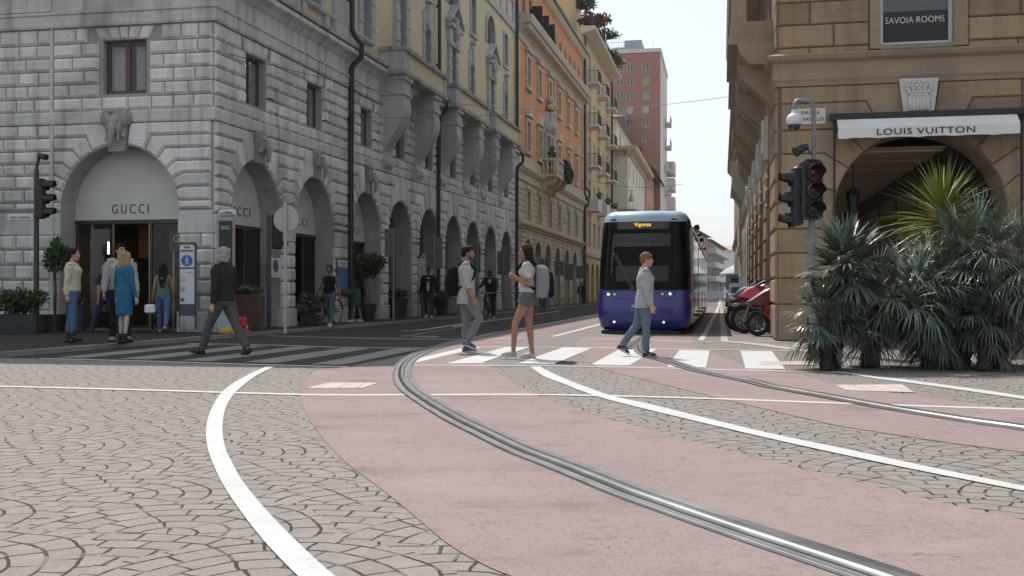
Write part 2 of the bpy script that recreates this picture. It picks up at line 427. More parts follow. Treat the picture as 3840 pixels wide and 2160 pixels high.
def m_grit(name,a,b,dark,rough=.9,crack=True,speck=.6,bmp=.5):
    m,nt,p=newmat(name); p.inputs['Roughness'].default_value=rough; p.inputs['Specular IOR Level'].default_value=.25
    tc=ND(nt,'ShaderNodeTexCoord').outputs['Object']
    f=noisen(nt,tc,140,4,.75); big=noisen(nt,tc,.5,5); mid=noisen(nt,tc,7,5,.7); f2=noisen(nt,tc,420,2,.6)
    c=mixc(nt,ramp(nt,big,.3,.7),a,b)
    gr=noisen(nt,tc,75,3,.8); c=mixc(nt,ramp(nt,gr,.45,.62,0,speck*.7),c,dark)
    c=mixc(nt,ramp(nt,f,.50,.64,0,speck),c,dark)
    c=mixc(nt,ramp(nt,f2,.50,.66,0,.6),c,tuple(min(1,x*1.45) for x in a))
    c=mixc(nt,ramp(nt,mid,.55,.72,0,.4),c,dark)
    pt=noisen(nt,mapn(nt,tc,(.8,1.6,1)),1.0,6,.72); c=mixc(nt,ramp(nt,pt,.54,.66,0,.42),c,tuple(x*.9 for x in dark)); c=mixc(nt,ramp(nt,pt,.30,.44,.3,0),c,tuple(min(1,x*1.3) for x in a))
    if crack:
        w=ND(nt,'ShaderNodeVectorMath',operation='MULTIPLY_ADD'); nz=ND(nt,'ShaderNodeTexNoise'); nz.inputs['Scale'].default_value=1.8; nz.inputs['Detail'].default_value=6
        nt.links.new(tc,nz.inputs['Vector']); nt.links.new(nz.outputs['Color'],w.inputs[0]); w.inputs[1].default_value=(.9,.9,0); nt.links.new(tc,w.inputs[2])
        vo=ND(nt,'ShaderNodeTexVoronoi',feature='DISTANCE_TO_EDGE'); vo.inputs['Scale'].default_value=.8; nt.links.new(w.outputs[0],vo.inputs['Vector'])
        cr=mathn(nt,'MULTIPLY',ramp(nt,vo.outputs['Distance'],.001,.005,1,0),ramp(nt,noisen(nt,tc,1.4,3),.5,.64))
        c=mixc(nt,mathn(nt,'MULTIPLY',cr,.65),c,(.05,.042,.04))
        pit=mathn(nt,'MULTIPLY',ramp(nt,noisen(nt,tc,26,3,.5),.66,.70),ramp(nt,noisen(nt,tc,.7,3),.5,.62))
        c=mixc(nt,mathn(nt,'MULTIPLY',pit,.8),c,(.07,.055,.05))
    nt.links.new(c,p.inputs['Base Color']); bump(nt,p,mathn(nt,'ADD',f,mathn(nt,'MULTIPLY',mid,.5)),bmp,.006)
    return m
M_cob=m_cobble()
M_pink=m_grit('pink',(.315,.240,.230),(.262,.202,.195),(.115,.09,.086),speck=.6)
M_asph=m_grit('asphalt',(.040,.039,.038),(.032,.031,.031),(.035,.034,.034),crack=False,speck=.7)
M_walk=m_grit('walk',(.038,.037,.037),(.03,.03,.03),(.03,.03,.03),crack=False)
M_lane=m_grit('lane',(.24,.208,.20),(.215,.19,.182),(.15,.135,.127),crack=False,speck=.4)
def m_paint():
    m,nt,p=newmat('road_paint'); p.inputs['Roughness'].default_value=.7
    tc=ND(nt,'ShaderNodeTexCoord').outputs['Object']
    w=noisen(nt,tc,35,5,.7); b=noisen(nt,tc,2.5,5,.7)
    c=mixc(nt,ramp(nt,w,.5,.72,0,.6),(.53,.53,.525),(.37,.36,.35))
    c=mixc(nt,ramp(nt,b,.45,.72,0,.5),c,(.36,.35,.33))
    nt.links.new(c,p.inputs['Base Color']); bump(nt,p,noisen(nt,tc,60,4,.7),.6,.006); return m
M_paint=m_paint()
M_paint_shade=m_grit('shaded_paint',(.255,.246,.226),(.21,.202,.187),(.13,.125,.12),crack=False,speck=.5)  # darker copy of the road paint, with the building's shade put into its colour
M_kerb=stone('kerbstone',(.27,.26,.25),island=.08,streak=.15)
M_steel=plain('rail_steel',(.30,.30,.295),rough=.36,metal=1,var=.25,scale=3,bmp=.05)
M_steel2=plain('rail_dull',(.17,.17,.168),rough=.55,metal=.6,var=.2,scale=5,bmp=.1)
M_groove=m_grit('groove',(.035,.035,.035),(.02,.02,.02),(.008,.008,.008),crack=False)

def sheet(name,pts,z,mat,kind='structure'):
    mb=MB(); mb.poly([Vector((p[0],p[1],z)) for p in pts]); o=mb.build(name,mat,fix=False,kind=kind)
    bm=bmesh.new(); bm.from_mesh(o.data); bmesh.ops.triangulate(bm,faces=bm.faces)
    for f in bm.faces:
        if f.normal.z<0: f.normal_flip()
    bm.to_mesh(o.data); bm.free(); return o
g=MB(); g.poly([(-700,-300,0),(700,-300,0),(700,800,0),(-700,800,0)]); g.build('ground',M_cob,kind='structure',fix=False)

def px(pts,ox,oy,s): return [G(ox+s*x,oy+s*y) for x,y in pts]
# --- rail centre lines (traced, on the ground plane) ---
c1=[(3560,2262),(3280,2160),(2760,1988),(2490,1895),(2357,1848),(2225,1795),(2092,1742),(1953,1689),(1828,1629),(1728,1581),(1652,1538),(1586,1497),(1536,1460),(1511,1422),(1508,1398),(1514.5,1374),(1536,1350),(1579,1325),(1639,1304),(1714,1282),(1764,1273),(1842,1254),(1919,1242),(2003,1226),(2137,1200)]
r1=[G(*p) for p in c1]; r1.append(r1[-1]+S2*30); r1.append(r1[-1]+S2*150)
c2=[(6600,1905),(5300,1778),(4300,1668),(3950,1624),(3776,1599),(3630,1579),(3484,1556),(3338,1532),(3192,1506),(3046,1479),(2900,1453),(2821,1433),(2697,1408),(2588,1383),(2511,1358),(2436,1338),(2404,1316),(2400,1298),(2408,1281),(2425,1262)]
r2=[G(*p) for p in c2]; r2.append(r2[-1]+S2*12); r2.append(r2[-1]+S2*180)
R1=catmull(r1,7); R2=catmull(r2,7)
def offs(line,d):
    out=[]
    for i,p in enumerate(line):
        t=(line[min(i+1,len(line)-1)]-line[max(i-1,0)]); t.z=0; t.normalize(); out.append(p+Vector((t.y,-t.x,0))*d)
    return out
def ribbon(name,line,a,b,z,mat,parent=None,kind='structure'):
    A=offs(line,a); B=offs(line,b); mb=MB()
    for i in range(len(A)-1):
        mb.poly([(A[i].x,A[i].y,z),(B[i].x,B[i].y,z),(B[i+1].x,B[i+1].y,z),(A[i+1].x,A[i+1].y,z)])
    return mb.build(name,mat,parent,kind=kind)
def smoothline(pts,n=5): return catmull(pts,n)
# --- asphalt of the shaded street ---
KERB=[Vector(p) for p in((-9.3,9.5,0),(-7.95,15.2,0),(-7.2,18.0,0),(-5.57,24.8,0),(-2.18,38.6,0),(6.9,84,0),(33.5,215,0),(70,400,0))]
border=[(0,1342),(150,1345),(524,1354),(900,1366),(1160,1373),(1300,1377)]
asph=[Vector((-40,15.55,0))]+[G(*p) for p in border]+[Vector((p.x,p.y,0)) for p in R1 if p.y>14.2 and p.y<330]+[KERB[-1]]+KERB[-2:0:-1]+[Vector((-40,15.0,0))]
asph=[G(*p) for p in border[1:]]+[Vector((p.x,p.y,0)) for p in R1 if p.y>14.0]+[Vector((40,260,0)),Vector((37,235,0))]+KERB[5:1:-1]+[Vector((-7.79,15.75,0))]
sheet('asphalt_road',asph,.002,M_asph)
# --- pale paving of the tram lanes up the street ---
l0=[G(1700,1297),G(1900,1270),G(2100,1230),G(2228,1195)]
lane=[Vector((p.x,p.y,0)) for p in R1 if p.y>21 ]
lane=[p+Vector((.5,0,0)) for p in lane]
e=lane[-1]
lane=lane+[e+Vector((24,0,0)),Vector((6.1+.2013*60,21.3+60,0)),G(2960,1284),G(2760,1279),G(2500,1272),G(2280,1270),G(1940,1269)]
sheet('tram_lane_pavement',lane,.0012,M_lane)
# --- pink bands that carry the rails ---
G6=lambda pts:px(pts,0,1250,.7453); G7=lambda pts:px(pts,1920,1200,.7453)
left=G6([(2560,1221),(2400,1150),(2250,1060),(2130,960),(2000,850),(1870,750),(1750,660),(1650,560),(1580,470),(1530,380),(1513,311),(1525,260),(1560,215),(1610,185)])
left=[G(2700,2420)]+[G(2150,2240)]+left+[G(1300,1379),G(1420,1381),G(1500,1384)]
tail=[p for p in offs(R1,-.1) if p.y>14.1 and p.y<60]
right1=G7([(3400,1180),(2900,1080),(2576,1010),(2200,930),(1900,860),(1600,785),(1300,715),(1000,640),(700,560),(400,475),(140,385),(0,322)])
right1+=[G(1872,1400),G(1838,1378),G(1820,1358),G(1832,1338),G(1862,1318),G(1905,1297),G(1960,1275)]
tail2=[p for p in offs(R1,1.15) if p.y>22.5 and p.y<60]
sheet('pink_asphalt_band',smoothline(left,4)+tail+tail2[::-1]+smoothline(right1,4)[::-1],.004,M_pink)
ll=G7([(6000,1150),(4800,985),(3400,790),(2900,710),(2576,668),(2200,620),(1900,575),(1600,525),(1300,455),(1000,385),(700,310),(480,255),(400,220),(345,170),(322,130),(330,105)])+[G(2195,1268)]
tl=[p for p in offs(R2,-1.15) if p.y>23.5 and p.y<70]
rr=G7([(6000,885),(4800,735),(3400,560),(2900,490),(2576,455),(2350,428),(2130,395),(1900,365),(1650,330),(1500,290),(1390,262),(1170,228),(1100,200),(1000,165),(930,140),(905,108)])+[G(2588,1272)]
tr=[p for p in offs(R2,1.15) if p.y>23.5 and p.y<70]
sheet('pink_asphalt_band',smoothline(ll,4)+tl+tr[::-1]+smoothline(rr,4)[::-1],.004,M_pink)
# --- rails: lips, dark groove, round head, broad flat plate ---
def rail(line,label,sg=.88):
    t=thing('tram_rail',label,'rail',tuple(line[40]))
    L=[p for p in line if p.y<230]
    def prof(name,pts,mat):
        rings=[]
        cols=[offs(L,o) for o,_ in pts]
        for i in range(len(L)): rings.append([Vector((cols[j][i].x,cols[j][i].y,pts[j][1])) for j in range(len(pts))])
        mb=MB(); mb.loft(rings,cap=False,close=False); mb.build(name,mat,t,smooth=True,fix=False)
    z=.0075
    prof('groove',[(sg*-.135,z+.001),(sg*.135,z+.001)],M_groove)
    prof('lip',[(sg*-.135,z),(sg*-.13,z+.010),(sg*-.118,z+.013),(sg*-.105,z+.010),(sg*-.10,z)],M_steel)
    prof('bed_strip',[(sg*-.10,z+.003),(sg*-.055,z+.004)],M_steel2)
    prof('rail_head',[(sg*-.028,z),(sg*-.02,z+.012),(sg*-.004,z+.018),(sg*.012,z+.018),(sg*.028,z+.013),(sg*.034,z)],M_steel)
    prof('bed_strip',[(sg*.034,z+.004),(sg*.062,z+.004)],M_steel2)
    prof('plate',[(sg*.062,z+.002),(sg*.066,z+.012),(sg*.118,z+.013),(sg*.124,z+.003)],M_steel)
    prof('edge_strip',[(sg*.124,z+.005),(sg*.140,z+.004)],M_steel2)
rail(R1,'steel tram rail curving past the zebra crossing into the shaded lane')
rail(R2,'steel tram rail running from the right edge to the front of the blue tram')
# --- painted markings ---
def mark(name,pts,z=.0066): return sheet(name,pts,z,M_paint_shade if min(p.x for p in pts)<-1.9 else M_paint)
def lineb(name,px_pts,w,z=.0066,n=6):
    L=catmull([G(*p) for p in px_pts],n) if len(px_pts)>2 else [G(*p) for p in px_pts]
    return ribbon(name,L,-w/2,w/2,z,M_paint)
lineb('painted_line',[(-400,1444),(0,1450.5),(500,1463),(1128,1481),(1523,1482),(1920,1481)]+[(1920+.7453*x,1200+.7453*y) for x,y in((440,383),(1000,398),(1760,425),(2576,452),(3200,470),(4600,510),(6000,550))],.125,.0062)
wl=[(1340,168),(1230,220),(1130,285),(1070,370),(1038,470),(1045,580),(1080,680),(1130,780),(1210,900),(1310,1030),(1400,1130),(1490,1221),(1640,1360)]
wr=[(1385,168),(1290,215),(1190,295),(1140,370),(1120,460),(1128,560),(1160,640),(1215,740),(1300,850),(1400,960),(1520,1080),(1675,1221),(1860,1360)]
def band(name,a,b,z=.0067):
    a=catmull(a,5); b=catmull(b,5); mb=MB()
    for i in range(len(a)-1): mb.poly([(q.x,q.y,z) for q in(a[i],b[i],b[i+1],a[i+1])])
    return mb.build(name,M_paint,kind='structure')
band('painted_curve',G6(wl),G6(wr))
band('painted_curve',G7([(90,237),(160,285),(250,320),(350,360),(480,402),(680,453),(1000,530),(1300,601),(1700,689),(2100,772),(2576,865),(3200,985),(4400,1215)]),G7([(140,236),(205,270),(290,307),(390,345),(510,386),(710,430),(1010,505),(1310,576),(1710,660),(2110,746),(2576,840),(3200,955),(4400,1180)]))
band('painted_curve',[G(2900+.3649*x,1240+.3649*y) for x,y in((600,430),(800,455),(1050,497),(1300,528),(1700,582),(2100,640),(2576,710),(3100,790),(5000,1040))],[G(2900+.3649*x,1240+.3649*y) for x,y in((690,428),(880,450),(1080,480),(1340,505),(1740,558),(2140,612),(2576,678),(3100,752),(5000,995))])
Q=lambda ox,oy,s,pts:[G(ox+s*x,oy+s*y) for x,y in pts]
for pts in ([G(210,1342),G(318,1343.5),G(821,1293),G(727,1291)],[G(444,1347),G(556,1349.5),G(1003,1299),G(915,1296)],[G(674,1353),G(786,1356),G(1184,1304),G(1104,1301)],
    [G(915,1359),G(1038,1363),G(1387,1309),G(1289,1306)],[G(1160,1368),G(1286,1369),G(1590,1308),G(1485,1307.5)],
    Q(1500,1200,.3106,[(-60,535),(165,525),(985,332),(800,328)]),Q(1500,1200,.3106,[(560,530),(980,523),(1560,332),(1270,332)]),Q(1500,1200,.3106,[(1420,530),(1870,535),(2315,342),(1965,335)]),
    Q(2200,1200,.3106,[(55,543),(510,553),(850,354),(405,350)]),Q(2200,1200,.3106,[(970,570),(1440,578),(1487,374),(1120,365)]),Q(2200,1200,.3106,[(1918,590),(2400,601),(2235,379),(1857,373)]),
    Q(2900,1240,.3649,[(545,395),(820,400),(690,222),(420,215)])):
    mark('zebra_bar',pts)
lineb('painted_line',[(150,1345.5),(524,1355),(900,1366.5),(1300,1377.5)],.13,.0065)
lineb('painted_line',[(1545,1370.5),(1800,1371.5),(2300,1377),(2650,1386),(3010,1394.5),(3060,1394)],.11,.0065)
lineb('painted_line',[(700,1289),(1000,1294.5),(1324,1304.5),(1639,1306)],.12,.0065)
lineb('painted_line',[(1770,1301.5),(2300,1305.5),(2600,1311),(2960,1316)],.13,.0065)
lineb('painted_line',[(1000,1260),(1350,1269),(1640,1273),(1755,1272),(2000,1269.5),(2300,1271.5),(2640,1282),(3000,1284),(3400,1292)],.12,.0063)
band('lane_line',Q(1500,1200,.3106,[(1815,203),(2350,62)])+[G(2228,1219)+S2*40],Q(1500,1200,.3106,[(1880,203),(2420,62)])+[G(2252,1219)+S2*40])
band('lane_line',[G(2618,1277),G(2660,1205),G(2694,1139),G(2700,1110)],[G(2639,1277),G(2676,1205),G(2701,1139),G(2703,1110)])
ml=plain('pale_setts',(.42,.345,.30),rough=.85,var=.1,bmp=.3)
sheet('stone_strip',[G(2704,1280),G(2700,1200),G(2702,1110),G(2704,1110),G(2716,1200),G(2731,1280),G(2860,1289),G(3010,1310),G(3200,1340),G(3190,1347),G(2990,1316),G(2840,1296)],.0062,ml)
for pts in([(1495,1199.5),(1500,1200.5),(1660,1181.8),(1655,1181)],[(1500,1262.5),(1505,1264.5),(1760,1222.5),(1752,1221.5)],[(1540,1263),(1640,1266.5),(1650,1261.5),(1560,1260)]):
    mark('lane_line',[G(*p) for p in pts],.0061)
lineb('lane_line',[(1505,1240),(1580,1238),(1700,1220),(1860,1196)],.14,.0062); lineb('lane_line',[(1700,1226),(1860,1201),(2100,1166)],.14,.0062)
# tactile paving pads
def m_tact():
    m,nt,p=newmat('tactile'); p.inputs['Roughness'].default_value=.8
    tc=ND(nt,'ShaderNodeTexCoord').outputs['Object']
    ck=ND(nt,'ShaderNodeTexBrick'); ck.inputs['Scale'].default_value=1; ck.inputs['Brick Width'].default_value=.2; ck.inputs['Row Height'].default_value=.2; ck.offset=0
    ck.inputs['Mortar Size'].default_value=.0078; ck.inputs['Color1'].default_value=(.50,.42,.37,1); ck.inputs['Color2'].default_value=(.45,.38,.34,1); ck.inputs['Mortar'].default_value=(.25,.18,.15,1)
    nt.links.new(tc,ck.inputs['Vector']); vo=ND(nt,'ShaderNodeTexVoronoi'); vo.inputs['Scale'].default_value=16; vo.inputs['Randomness'].default_value=0; nt.links.new(tc,vo.inputs['Vector'])
    nt.links.new(mixc(nt,ramp(nt,vo.outputs['Distance'],.2,.4,.45,0),ck.outputs['Color'],(.58,.51,.46)),p.inputs['Base Color'])
    bump(nt,p,vo.outputs['Distance'],-.6,.01); return m
M_tact=m_tact()
for lab,pts in(('pale tactile paving pad on the pink band left of the curving rail',G6([(1540,280),(1825,278),(1905,252),(1650,252)])),('pale tactile paving pad on the pink band in front of the palms',Q(2900,1240,.3649,[(640,565),(745,620),(1450,641),(1320,558)])),('pale tactile paving strip crossing the rightmost zebra bar',[G(2843,1357),G(2855,1369),G(3060,1371),G(3050,1356)])):
    mb=MB(); P=[Vector((p.x,p.y,.0052)) for p in pts]; mb.prism(P,(0,0,.0035)); tag(mb.build('tactile_pad',M_tact),lab,'tactile paving',kind='thing')
mb=MB(); P=[Vector((p.x,p.y,.0063)) for p in Q(1500,1200,.3106,[(1870,535),(1930,503),(2140,518),(2090,540)])]; mb.prism(P,(0,0,.003)); tag(mb.build('drain_cover',M_groove),'dark square drain cover set beside a zebra bar','drain cover')
# --- pavements with kerbs ---
KZ=.08
pav=[p for p in KERB]
back=[Vector((-9.0,15.2,0))]
mb=MB(); 
wallp=[p+Vector((-9,2,0)) for p in KERB]
poly=[Vector((-45,15.25,KZ))]+[Vector((p.x-.14,p.y,KZ)) for p in KERB[1:]]+[Vector((KERB[-1].x-40,KERB[-1].y,KZ)),Vector((-45,120,KZ))]
sheet('left_pavement',[(p.x,p.y) for p in poly],KZ,M_walk)
L=[Vector((-45,15.2,0))]+KERB[1:]
A=L; B=offs(L,-.15); mk=MB(); 
for i in range(len(L)-1):
    a0,a1,b0,b1=A[i],A[i+1],B[i],B[i+1]
    n=max(1,int((a1-a0).length/1.2)); n=min(n,60)
    for k in range(n):
        f0,f1=k/n,(k+1)/n-.012/ max(.3,(a1-a0).length)
        p0,p1,q0,q1=a0.lerp(a1,f0),a0.lerp(a1,f1),b0.lerp(b1,f0),b0.lerp(b1,f1)
        lo=[(p.x,p.y,-.05) for p in(p0,p1,q1,q0)]; hi=[(p.x,p.y,KZ+.004) for p in(p0,p1,q1,q0)]
        mk.loft([[Vector(p) for p in lo],[Vector(p) for p in hi]])
mk.build('left_kerb',M_kerb,kind='structure')
# ================= CORNER BUILDING (rusticated, left) =================
M_st=stone('grey_stone',(.66,.65,.625),stain=(.17,.165,.16),amount=.55,streak=.62,warm=(.55,.515,.45),island=.17)
M_st2=stone('grey_stone_smooth',(.58,.575,.555),stain=(.15,.145,.14),amount=.6,streak=.75,island=.05,bmp=.2)
M_dirty=stone('weathered_ledge',(.34,.33,.315),stain=(.06,.06,.058),amount=.8,streak=.8,island=.05)
M_joint=stone('joint_stone',(.33,.32,.305),stain=(.15,.145,.14),island=0)
M_yel=stone('yellow_render',(.60,.50,.33),stain=(.36,.32,.26),amount=.3,streak=.3,island=0,grain=12,bmp=.15)
M_lun=plain('lunette_panel',(.60,.59,.56),rough=.75,var=.04,scale=2)
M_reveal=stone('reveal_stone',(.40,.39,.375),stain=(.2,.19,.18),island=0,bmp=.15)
M_brown=plain('brown_window_frame',(.085,.05,.03),rough=.45,var=.2)
M_dframe=plain('dark_frame',(.035,.033,.032),rough=.45)
M_glass=glassm('glass',(.03,.032,.034),spec=1.0)
M_shut=plain('roller_blind',(.10,.082,.068),rough=.7,scale=4)
M_pipe=plain('downpipe_metal',(.035,.042,.045),rough=.45,metal=.4,var=.3,scale=3)
M_ink=plain('lettering_black',(.015,.015,.017),rough=.5)
M_gold=plain('gold_letters',(.62,.42,.22),rough=.35,metal=.8)
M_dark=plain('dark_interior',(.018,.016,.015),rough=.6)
M_wood=plain('shop_brown',(.055,.035,.022),rough=.4,var=.4,scale=2)
M_brass=plain('brass_trim',(.30,.22,.12),rough=.3,metal=.9)
def m_thin():
    m,nt,p=newmat('thin_glass'); out=nt.nodes['Material Output']; nt.nodes.remove(p)
    a=ND(nt,'ShaderNodeBsdfTransparent'); a.inputs[0].default_value=(.82,.84,.84,1); b=ND(nt,'ShaderNodeBsdfGlossy'); b.inputs['Roughness'].default_value=.02
    fr=ND(nt,'ShaderNodeFresnel'); fr.inputs[0].default_value=1.5; mx=ND(nt,'ShaderNodeMixShader'); nt.links.new(fr.outputs[0],mx.inputs[0]); nt.links.new(a.outputs[0],mx.inputs[1]); nt.links.new(b.outputs[0],mx.inputs[2]); nt.links.new(mx.outputs[0],out.inputs[0]); return m
M_thin=m_thin()
M_strip=plain('shop_light_strip',(.9,.7,.5),emit=(1,.66,.38),es=5.0)
M_warm=plain('shop_warm_panel',(.25,.12,.05),rough=.5)
M_shopfloor=plain('shop_floor',(.16,.15,.14),rough=.5)

M_curt=cloth('curtain',(.50,.50,.50),scale=40,streaky=True)
O1=(-6.86,23.9)
FS=Fac(O1,S2,N2,zk=.0157)                       # street side
FF=Fac(O1,-N2,-S2,zk=.004)                      # side that faces the square, u runs to the left
HB=17.2
bld=thing('corner_building','grey rusticated stone corner building with arched shop fronts and pale yellow upper floors','building',(-6.86,23.9,0))
A=[2.23,6.03,10.45,14.1,17.87,21.7,25.3,29.07,33.0]; ar=1.43; azs=2.84; UE=36.15
Aw=[a-.05 for a in A]
zt=[3.03,3.35,3.67,3.99,4.31,4.63,4.95]; ANG=[0,8,17.5,27,37.5,50,64,82]
wz0,wz1=5.62,6.84
# -- walls
mb=MB().m(M_joint)
arS=[(a,ar,azs,-.2) for a in A]; wiS=[(a-.56,a+.56,wz0,wz1) for a in Aw]
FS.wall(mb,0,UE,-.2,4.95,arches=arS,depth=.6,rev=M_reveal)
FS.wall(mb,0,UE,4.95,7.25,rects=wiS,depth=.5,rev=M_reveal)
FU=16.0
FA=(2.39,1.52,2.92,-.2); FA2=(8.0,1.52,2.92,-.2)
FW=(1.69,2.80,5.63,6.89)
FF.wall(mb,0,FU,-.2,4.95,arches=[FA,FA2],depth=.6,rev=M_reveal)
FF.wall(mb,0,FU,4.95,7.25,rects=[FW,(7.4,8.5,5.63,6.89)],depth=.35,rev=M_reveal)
# blocks
lowz=[.55,.92,1.28,1.64,2.0,2.36]
midz=[5.24,5.56,5.88,6.20,6.52,6.84]; midt=[6.84,7.22]
mb.m(M_st)
def holesS(a,b):
    h=[]
    for c in A:
        if a<4.9: h.append((c-ar-.015,c+ar+.015))
    if a>=5.5 and a<6.8: h=[(c-.60,c+.60) for c in Aw]
    return h
FS.courses(mb,lowz,0,UE,holesS,bw=.5)
mids=[(A[i]+A[i+1])/2 for i in range(len(A)-1)]
for i,c in enumerate(A):
    wl_=c-(mids[i-1] if i else 0); wr_=(mids[i] if i<len(A)-1 else UE)-c
    FS.archring(mb,c,ar,azs,zt,min(wl_,2.25),min(wr_,2.25),ANG)
    for s_,w_ in((-1,wl_),(1,wr_)):
        if w_>2.3:
            lo,hi=sorted((c+s_*2.25,c+s_*w_)); FS.courses(mb,[azs]+zt,lo,hi,lambda a,b:[],bw=.6)
FS.courses(mb,midz,0,UE,holesS,bw=.62)
def flatarch(fac,c,hw,z0,z1,mbb):
    x=[-.95,-.55,-.14,.14,.55,.95]; t=[-1.25,-.72,-.2,.2,.72,1.25]
    for i in range(5):
        f=hw/.56*.62
        fac.block(mbb,[(c+x[i]*f,z0),(c+x[i+1]*f,z0),(c+t[i+1]*f,z1),(c+t[i]*f,z1)],.05 if i!=2 else .075,.045)
FS.courses(mb,midt,0,UE,lambda a,b:[(c-.86,c+.86) for c in Aw],bw=.6)
for c in Aw: flatarch(FS,c,.56,6.84,7.22,mb)
def holesF(a,b):
    h=[]
    if a<4.9: h=[(2.39-1.54,2.39+1.54),(8-1.54,8+1.54)]
    if 5.5<a<6.8: h=[(1.60,2.89),(7.31,8.59)]
    return h
FF.courses(mb,lowz,.0,4.1,holesF,bw=.5); FF.courses(mb,lowz,4.14,FU,holesF,bw=.52)
ztF=[3.12,3.44,3.76,4.04,4.34,4.64,4.95]
FF.archring(mb,2.39,1.52,2.92,ztF,2.35,1.72,ANG,key=False); FF.archring(mb,8.0,1.52,2.92,ztF,2.2,2.2,ANG)
FF.courses(mb,[2.92]+ztF,4.14,5.8,lambda a,b:[],bw=.55); FF.courses(mb,[2.92]+ztF,10.2,FU,lambda a,b:[],bw=.55)
FF.courses(mb,midz,0,4.1,holesF,bw=.55); FF.courses(mb,midz,4.14,FU,holesF,bw=.55)
FF.courses(mb,midt,0,4.1,lambda a,b:[(2.25-.95,2.25+.95)],bw=.5); FF.courses(mb,midt,4.14,FU,lambda a,b:[(7.05,8.85)],bw=.5)
flatarch(FF,2.25,.58,6.89,7.22,mb); flatarch(FF,7.95,.58,6.89,7.22,mb)
mb.build('wall',None,bld,fix=True)
# bands, plinths, piers' impost blocks
mb=MB().m(M_st2)
pierS=[(0,A[0]-ar)]+[(A[i]+ar,A[i+1]-ar) for i in range(len(A)-1)]+[(A[-1]+ar,UE)]
for a,b in pierS:
    FS.box(mb,a-.005,b+.005,-.2,.55,-.05,.10,.02); FS.box(mb,a,b,2.36,2.80,-.02,.055,.012)
for a,b in((-.1,.87),(3.91,6.48),(9.52,FU)):
    FF.box(mb,a-.005,b+.005,-.2,.55,-.05,.10,.02); FF.box(mb,max(a,0),b,2.36,2.88,-.02,.055,.012)
string=[(-.05,4.95),(.07,4.95),(.085,4.99),(.085,5.20),(.06,5.24),(-.05,5.24)]
fr=[(-.05,7.22),(.10,7.22),(.12,7.27),(.12,7.50),(.155,7.53),(.155,7.58),(.09,7.62),(.09,8.0),(.14,8.05),(.2,8.15),(.36,8.24),(.36,8.36),(-.05,8.42)]
for pr,mt in((string,M_st2),(fr,M_st2)):
    mb.m(mt); FS.prof(mb,-.0,UE,pr,n=12); FF.prof(mb,0,FU,pr,n=4)
    # corner mitre
    c=Vector((O1[0],O1[1],0))
    mb.loft([[FS.P(0,z,w) for w,z in pr],[c+N2*w-S2*w+Vector((0,0,z)) for w,z in pr],[FF.P(0,z,w) for w,z in pr]])
mb.m(M_st2)
# shallow pilaster break on the square side and corner strip
FF.box(mb,4.095,4.16,5.24,7.22,-.02,.06); FF.box(mb,4.095,4.16,.55,4.95,-.02,.06)
FF.box(mb,4.10,FU,7.62,8.0,.0,.13)
mb.build('stone_bands',None,bld)
mb=MB().m(M_dirty); FS.box(mb,-.3,UE,8.42,8.50,-.05,.38); FF.box(mb,-.38,FU,8.42,8.50,-.05,.38); mb.build('cornice_ledge',None,bld)
# -- carved keystones
def mask(fac,c,z0,z1,w0,k=1.0,ears=True):
    mb=MB().m(M_dirty); h=z1-z0; rr=random.Random(int(c*10))
    fac.prism(mb,[(c-.20,z0),(c+.20,z0),(c+.30,z1),(c-.30,z1)],-.02,w0)
    def sp(u,z,w,a,b): mb.sphere(fac.P(u,z,w),(a,a*.8,b),10,7)
    sp(c,z0+h*.62,w0+.03,.17*k,.24*k)
    sp(c-.08,z0+h*.72,w0+.13,.055,.05); sp(c+.08,z0+h*.72,w0+.13,.055,.05)
    mb.tube([fac.P(c,z0+h*.62,w0+.15),fac.P(c,z0+h*.42,w0+.21),fac.P(c+.03,z0+h*.2,w0+.19),fac.P(c+.08,z0+h*.06,w0+.14)],[.085,.075,.06,.04],8)
    if ears:
        for s_ in(-1,1):
            mb.sphere(fac.P(c+s_*.25,z0+h*.78,w0+.03),(.15,.06,.2),10,6); mb.tube([fac.P(c+s_*.12,z0+h*.4,w0+.12),fac.P(c+s_*.17,z0+h*.22,w0+.2)],[.035,.015],6)
    for i in range(7): sp(c+rr.uniform(-.2,.2),z0+h*rr.uniform(.3,.98),w0+.02,rr.uniform(.04,.09),rr.uniform(.05,.1))
    return mb.build('carved_keystone',None,bld,smooth=True)
mask(FF,2.39,4.28,5.26,.12,1.1)
for c in A[:3]: mask(FS,c,4.22,4.98,.14,.9,False)
# -- mezzanine windows
for c in Aw:
    window(FS,bld,c-.56,c+.56,wz0,wz1,-.20,M_brown,M_thin,mull=1,t=.07,curtain=True)
w_=window(FF,bld,1.69,2.80,5.63,6.89,-.16,M_brown,M_thin,mull=1,t=.1,curtain=True); window(FF,bld,7.4,8.5,5.63,6.89,-.16,M_brown,M_glass,t=.1)
for c in Aw:      # shutter catches beside the windows
    mb=MB(); mb.tube([FS.P(c+.62,wz0+.28,.03),FS.P(c+.62,wz0+.28,.14),FS.P(c+.75,wz0+.24,.16)],.018,6)
    mb.build('shutter_catch',M_ink,bld)
